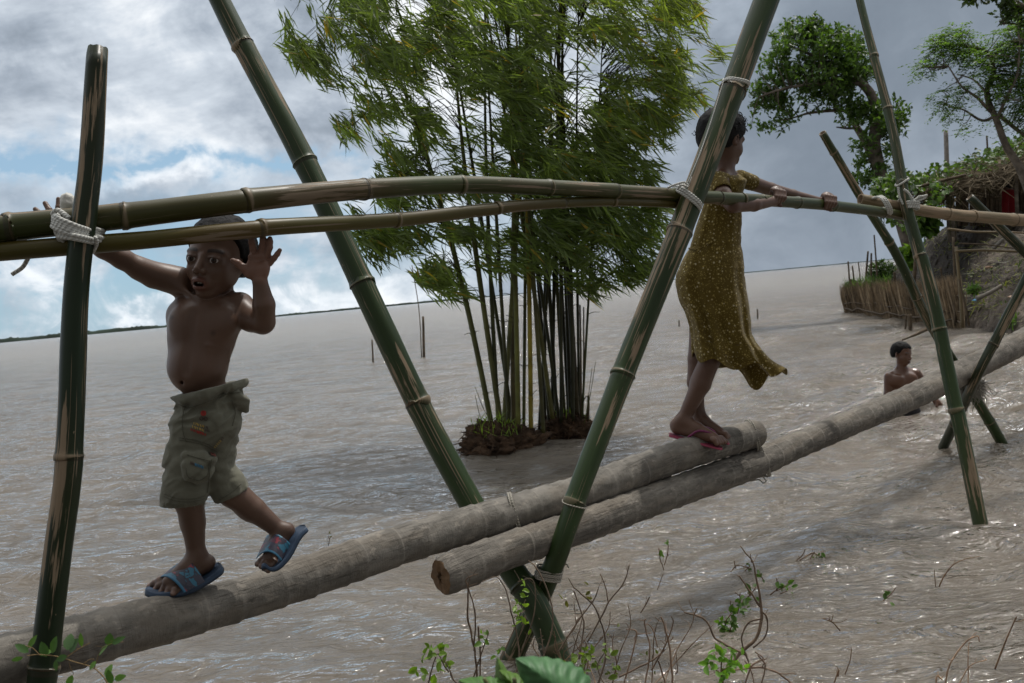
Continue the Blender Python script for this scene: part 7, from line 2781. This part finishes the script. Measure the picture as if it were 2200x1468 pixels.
# big leaves close to the lens at the bottom
root = empty('broadleaf_plant', P(1120, 1560, 1.15), 'pale green plant with very large crinkled leaves at the bottom centre', 'plant')
mb = MB()
for (x, y) in ((1105, 1440), (1060, 1462), (1010, 1470), (1040, 1440)):
    tube(mb, [P(1120, 1580, 1.15), P((1120 + x) / 2, 1520, 1.14), P(x, y + 18, 1.13)], [.004, .0025], n=10, sides=6)
mb.build('stem', M_STEM, root)


def big_leaf(name, base, tip, width, d, tint, veins=7, lift=.02):
    nu, nv = 34, 25
    b, t = np.array(base, float), np.array(tip, float)
    ax = t - b
    L = np.linalg.norm(ax)
    ax /= L
    sd = np.array([-ax[1], ax[0]])
    V, C = np.zeros((nu, nv, 3)), np.zeros((nu, nv, 3))
    for i, u in enumerate(np.linspace(0, 1, nu)):
        wprof = width * (math.sin(math.pi * min(1, u ** .62)) ** .75) * (1 + .05 * math.sin(u * 46))
        for j, v in enumerate(np.linspace(-1, 1, nv)):
            q = b + ax * u * L + sd * v * wprof
            vein = abs(((u * veins - abs(v) * 1.7) % 1) - .5) * 2
            crin = (1 - vein) ** 3
            mid = math.exp(-(v / .05) ** 2)
            dd = d - lift * (1 - v * v) + .012 * abs(v) - .0035 * vein + .010 * u * u
            V[i, j] = P(q[0], q[1], dd)
            C[i, j] = np.array(tint) * (1 + .35 * crin + .4 * mid)
    mb = MB()
    ii = np.arange(nu * nv).reshape(nu, nv)
    f = np.stack([ii[:-1, :-1], ii[:-1, 1:], ii[1:, 1:], ii[1:, :-1]], -1).reshape(-1, 4)
    mb.add(V.reshape(-1, 3), f.tolist(), None, C.reshape(-1, 3))
    o = mb.build(name, M_LEAF_BIG, root)
    s = o.modifiers.new('thickness', 'SOLIDIFY')
    s.thickness = .0006


big_leaf('leaf', (1260, 1520), (1108, 1415), 62, 1.10, (1.0, 1.15, 1.2))
big_leaf('leaf', (1105, 1545), (1068, 1412), 24, 1.16, (1.1, 1.05, .45), lift=.008)
big_leaf('leaf', (1110, 1520), (985, 1462), 42, 1.13, (.8, .95, .45), lift=.012)
big_leaf('leaf', (1150, 1520), (1072, 1440), 34, 1.14, (1.05, 1.0, .35), lift=.01)

G_W = 'sprigs of drowned plants poking out of the shallow water'
for k, (label, paths, leaves) in enumerate((
        ('thin forked green sprig alone in the water right of the chopped trunk', [[(1427, 1225, 2.5), (1418, 1200, 2.5), (1415, 1178, 2)], [(1427, 1215, 2.5), (1434, 1190, 2.5), (1437, 1162, 2)]], [(1437, 1164, 3, 3), (1420, 1183, 3, 4)]),
        ('brown sprig bunch in the water left of the curving branch top', [[(1570, 1228, 3), (1585, 1215, 2.5), (1612, 1222, 2.5)], [(1580, 1222, 2.5), (1578, 1204, 2)], [(1600, 1228, 2), (1612, 1215, 2)]], [(1608, 1222, 4, 6)]),
        ('dark tangled sprig bunch farther out in the water by the long shadow', [[(1700, 1212, 3), (1722, 1195, 2.5), (1730, 1180, 2)], [(1715, 1205, 2.5), (1745, 1190, 2.5), (1760, 1196, 2)], [(1740, 1202, 2.5), (1750, 1186, 2)], [(1765, 1206, 2), (1775, 1198, 2)]], [(1752, 1196, 8, 8), (1775, 1205, 4, 6)]),
        ('green leafy clump half drowned left of the curving branch', [[(1555, 1368, 3), (1560, 1335, 3), (1572, 1318, 2)], [(1565, 1365, 3), (1575, 1335, 2.5)]], [(1562, 1350, 26, 10), (1570, 1330, 14, 9), (1560, 1364, 12, 8)]),
        ('sparse green sprig behind the curving branch', [[(1585, 1318, 3), (1590, 1285, 2.5), (1580, 1272, 2)], [(1590, 1300, 2.5), (1612, 1278, 2.5), (1624, 1262, 2)], [(1570, 1316, 2.5), (1570, 1290, 2)]], [(1592, 1290, 10, 10), (1610, 1280, 9, 8), (1605, 1308, 8, 8)]),
        ('low spiky sprig just right of the curving branch', [[(1655, 1278, 3), (1672, 1262, 2.5), (1668, 1240, 2)], [(1668, 1270, 2.5), (1690, 1258, 2.5), (1702, 1246, 2)], [(1640, 1245, 2.5), (1632, 1232, 2)], [(1676, 1276, 2.5), (1692, 1270, 2)]], [(1680, 1260, 9, 9), (1695, 1266, 5, 6), (1638, 1238, 4, 4)]),
        ('tiny brown sprig in the open water at the lower right', [[(1898, 1290, 2.5), (1905, 1280, 2), (1910, 1268, 1.6)], [(1902, 1286, 2), (1916, 1275, 2), (1924, 1264, 1.6)]], [(1908, 1278, 4, 5)]),
        ('reddish arched stem rising from the water at the right', [[(2017, 1262, 3.5), (2030, 1235, 3), (2050, 1212, 2.5), (2075, 1202, 2), (2105, 1196, 1.5)], [(2010, 1262, 2.5), (2007, 1225, 2)]], []),
        ('straight reddish stalk slanting from the water near the right edge', [[(2137, 1440, 5), (2152, 1400, 4.5), (2168, 1360, 4), (2184, 1325, 3)]], []),
        ('bent dry grass blades at the lower right corner', [[(2030, 1475, 5), (2040, 1430, 4.5), (2070, 1385, 4), (2098, 1368, 3.5), (2104, 1380, 3)], [(2010, 1475, 5), (2014, 1452, 4.5), (2024, 1462, 4)], [(2080, 1475, 3), (2080, 1420, 3), (2082, 1380, 2)], [(2060, 1470, 3), (2085, 1430, 2.5), (2120, 1418, 2)]], []),
        ('curved dead twig lying in the water below the sparkles', [[(1805, 1355, 4), (1792, 1340, 3.5), (1775, 1332, 3), (1765, 1330, 2)], [(1786, 1336, 2.5), (1790, 1322, 2)]], []),
        ('thin reddish shoot at the bottom edge right of the dead branches', [[(1790, 1475, 4), (1802, 1440, 3), (1800, 1455, 3)], [(1815, 1450, 3), (1826, 1420, 2.5), (1829, 1395, 2)]], []),
        ('fine dry stalk in the water between the two dry shrubs', [[(1376, 1318, 2.5), (1388, 1298, 3), (1396, 1282, 2.5)], [(1412, 1268, 2), (1425, 1232, 1.5)]], []))):
    d = DEP(W(paths[0][0][0], min(paths[0][0][1], 1468)))
    twig_plant(label, paths, min(d, DEP(W(*paths[0][0][:2]))), name='drowned_sprig', cat='sprig', leaves=leaves, seed=20 + k, L=.028, lcol=(.8, 1.0, .5), col=(.8, .65, .5) if k not in (9,) else (2.2, 2.0, 1.8), group=G_W)
# tiny seedling on the palm trunk behind the boy
twig_plant('tiny seedling growing on the palm trunk beside the lifted slide', [[(706, 1172, 2), (708, 1160, 2), (705, 1152, 1.5)], [(707, 1158, 1.5), (714, 1152, 1.5)]], d1(706) + .05, name='seedling', cat='seedling', leaves=[(709, 1153, 4, 3)], seed=60, L=.010, lcol=(1.0, .6, .4))
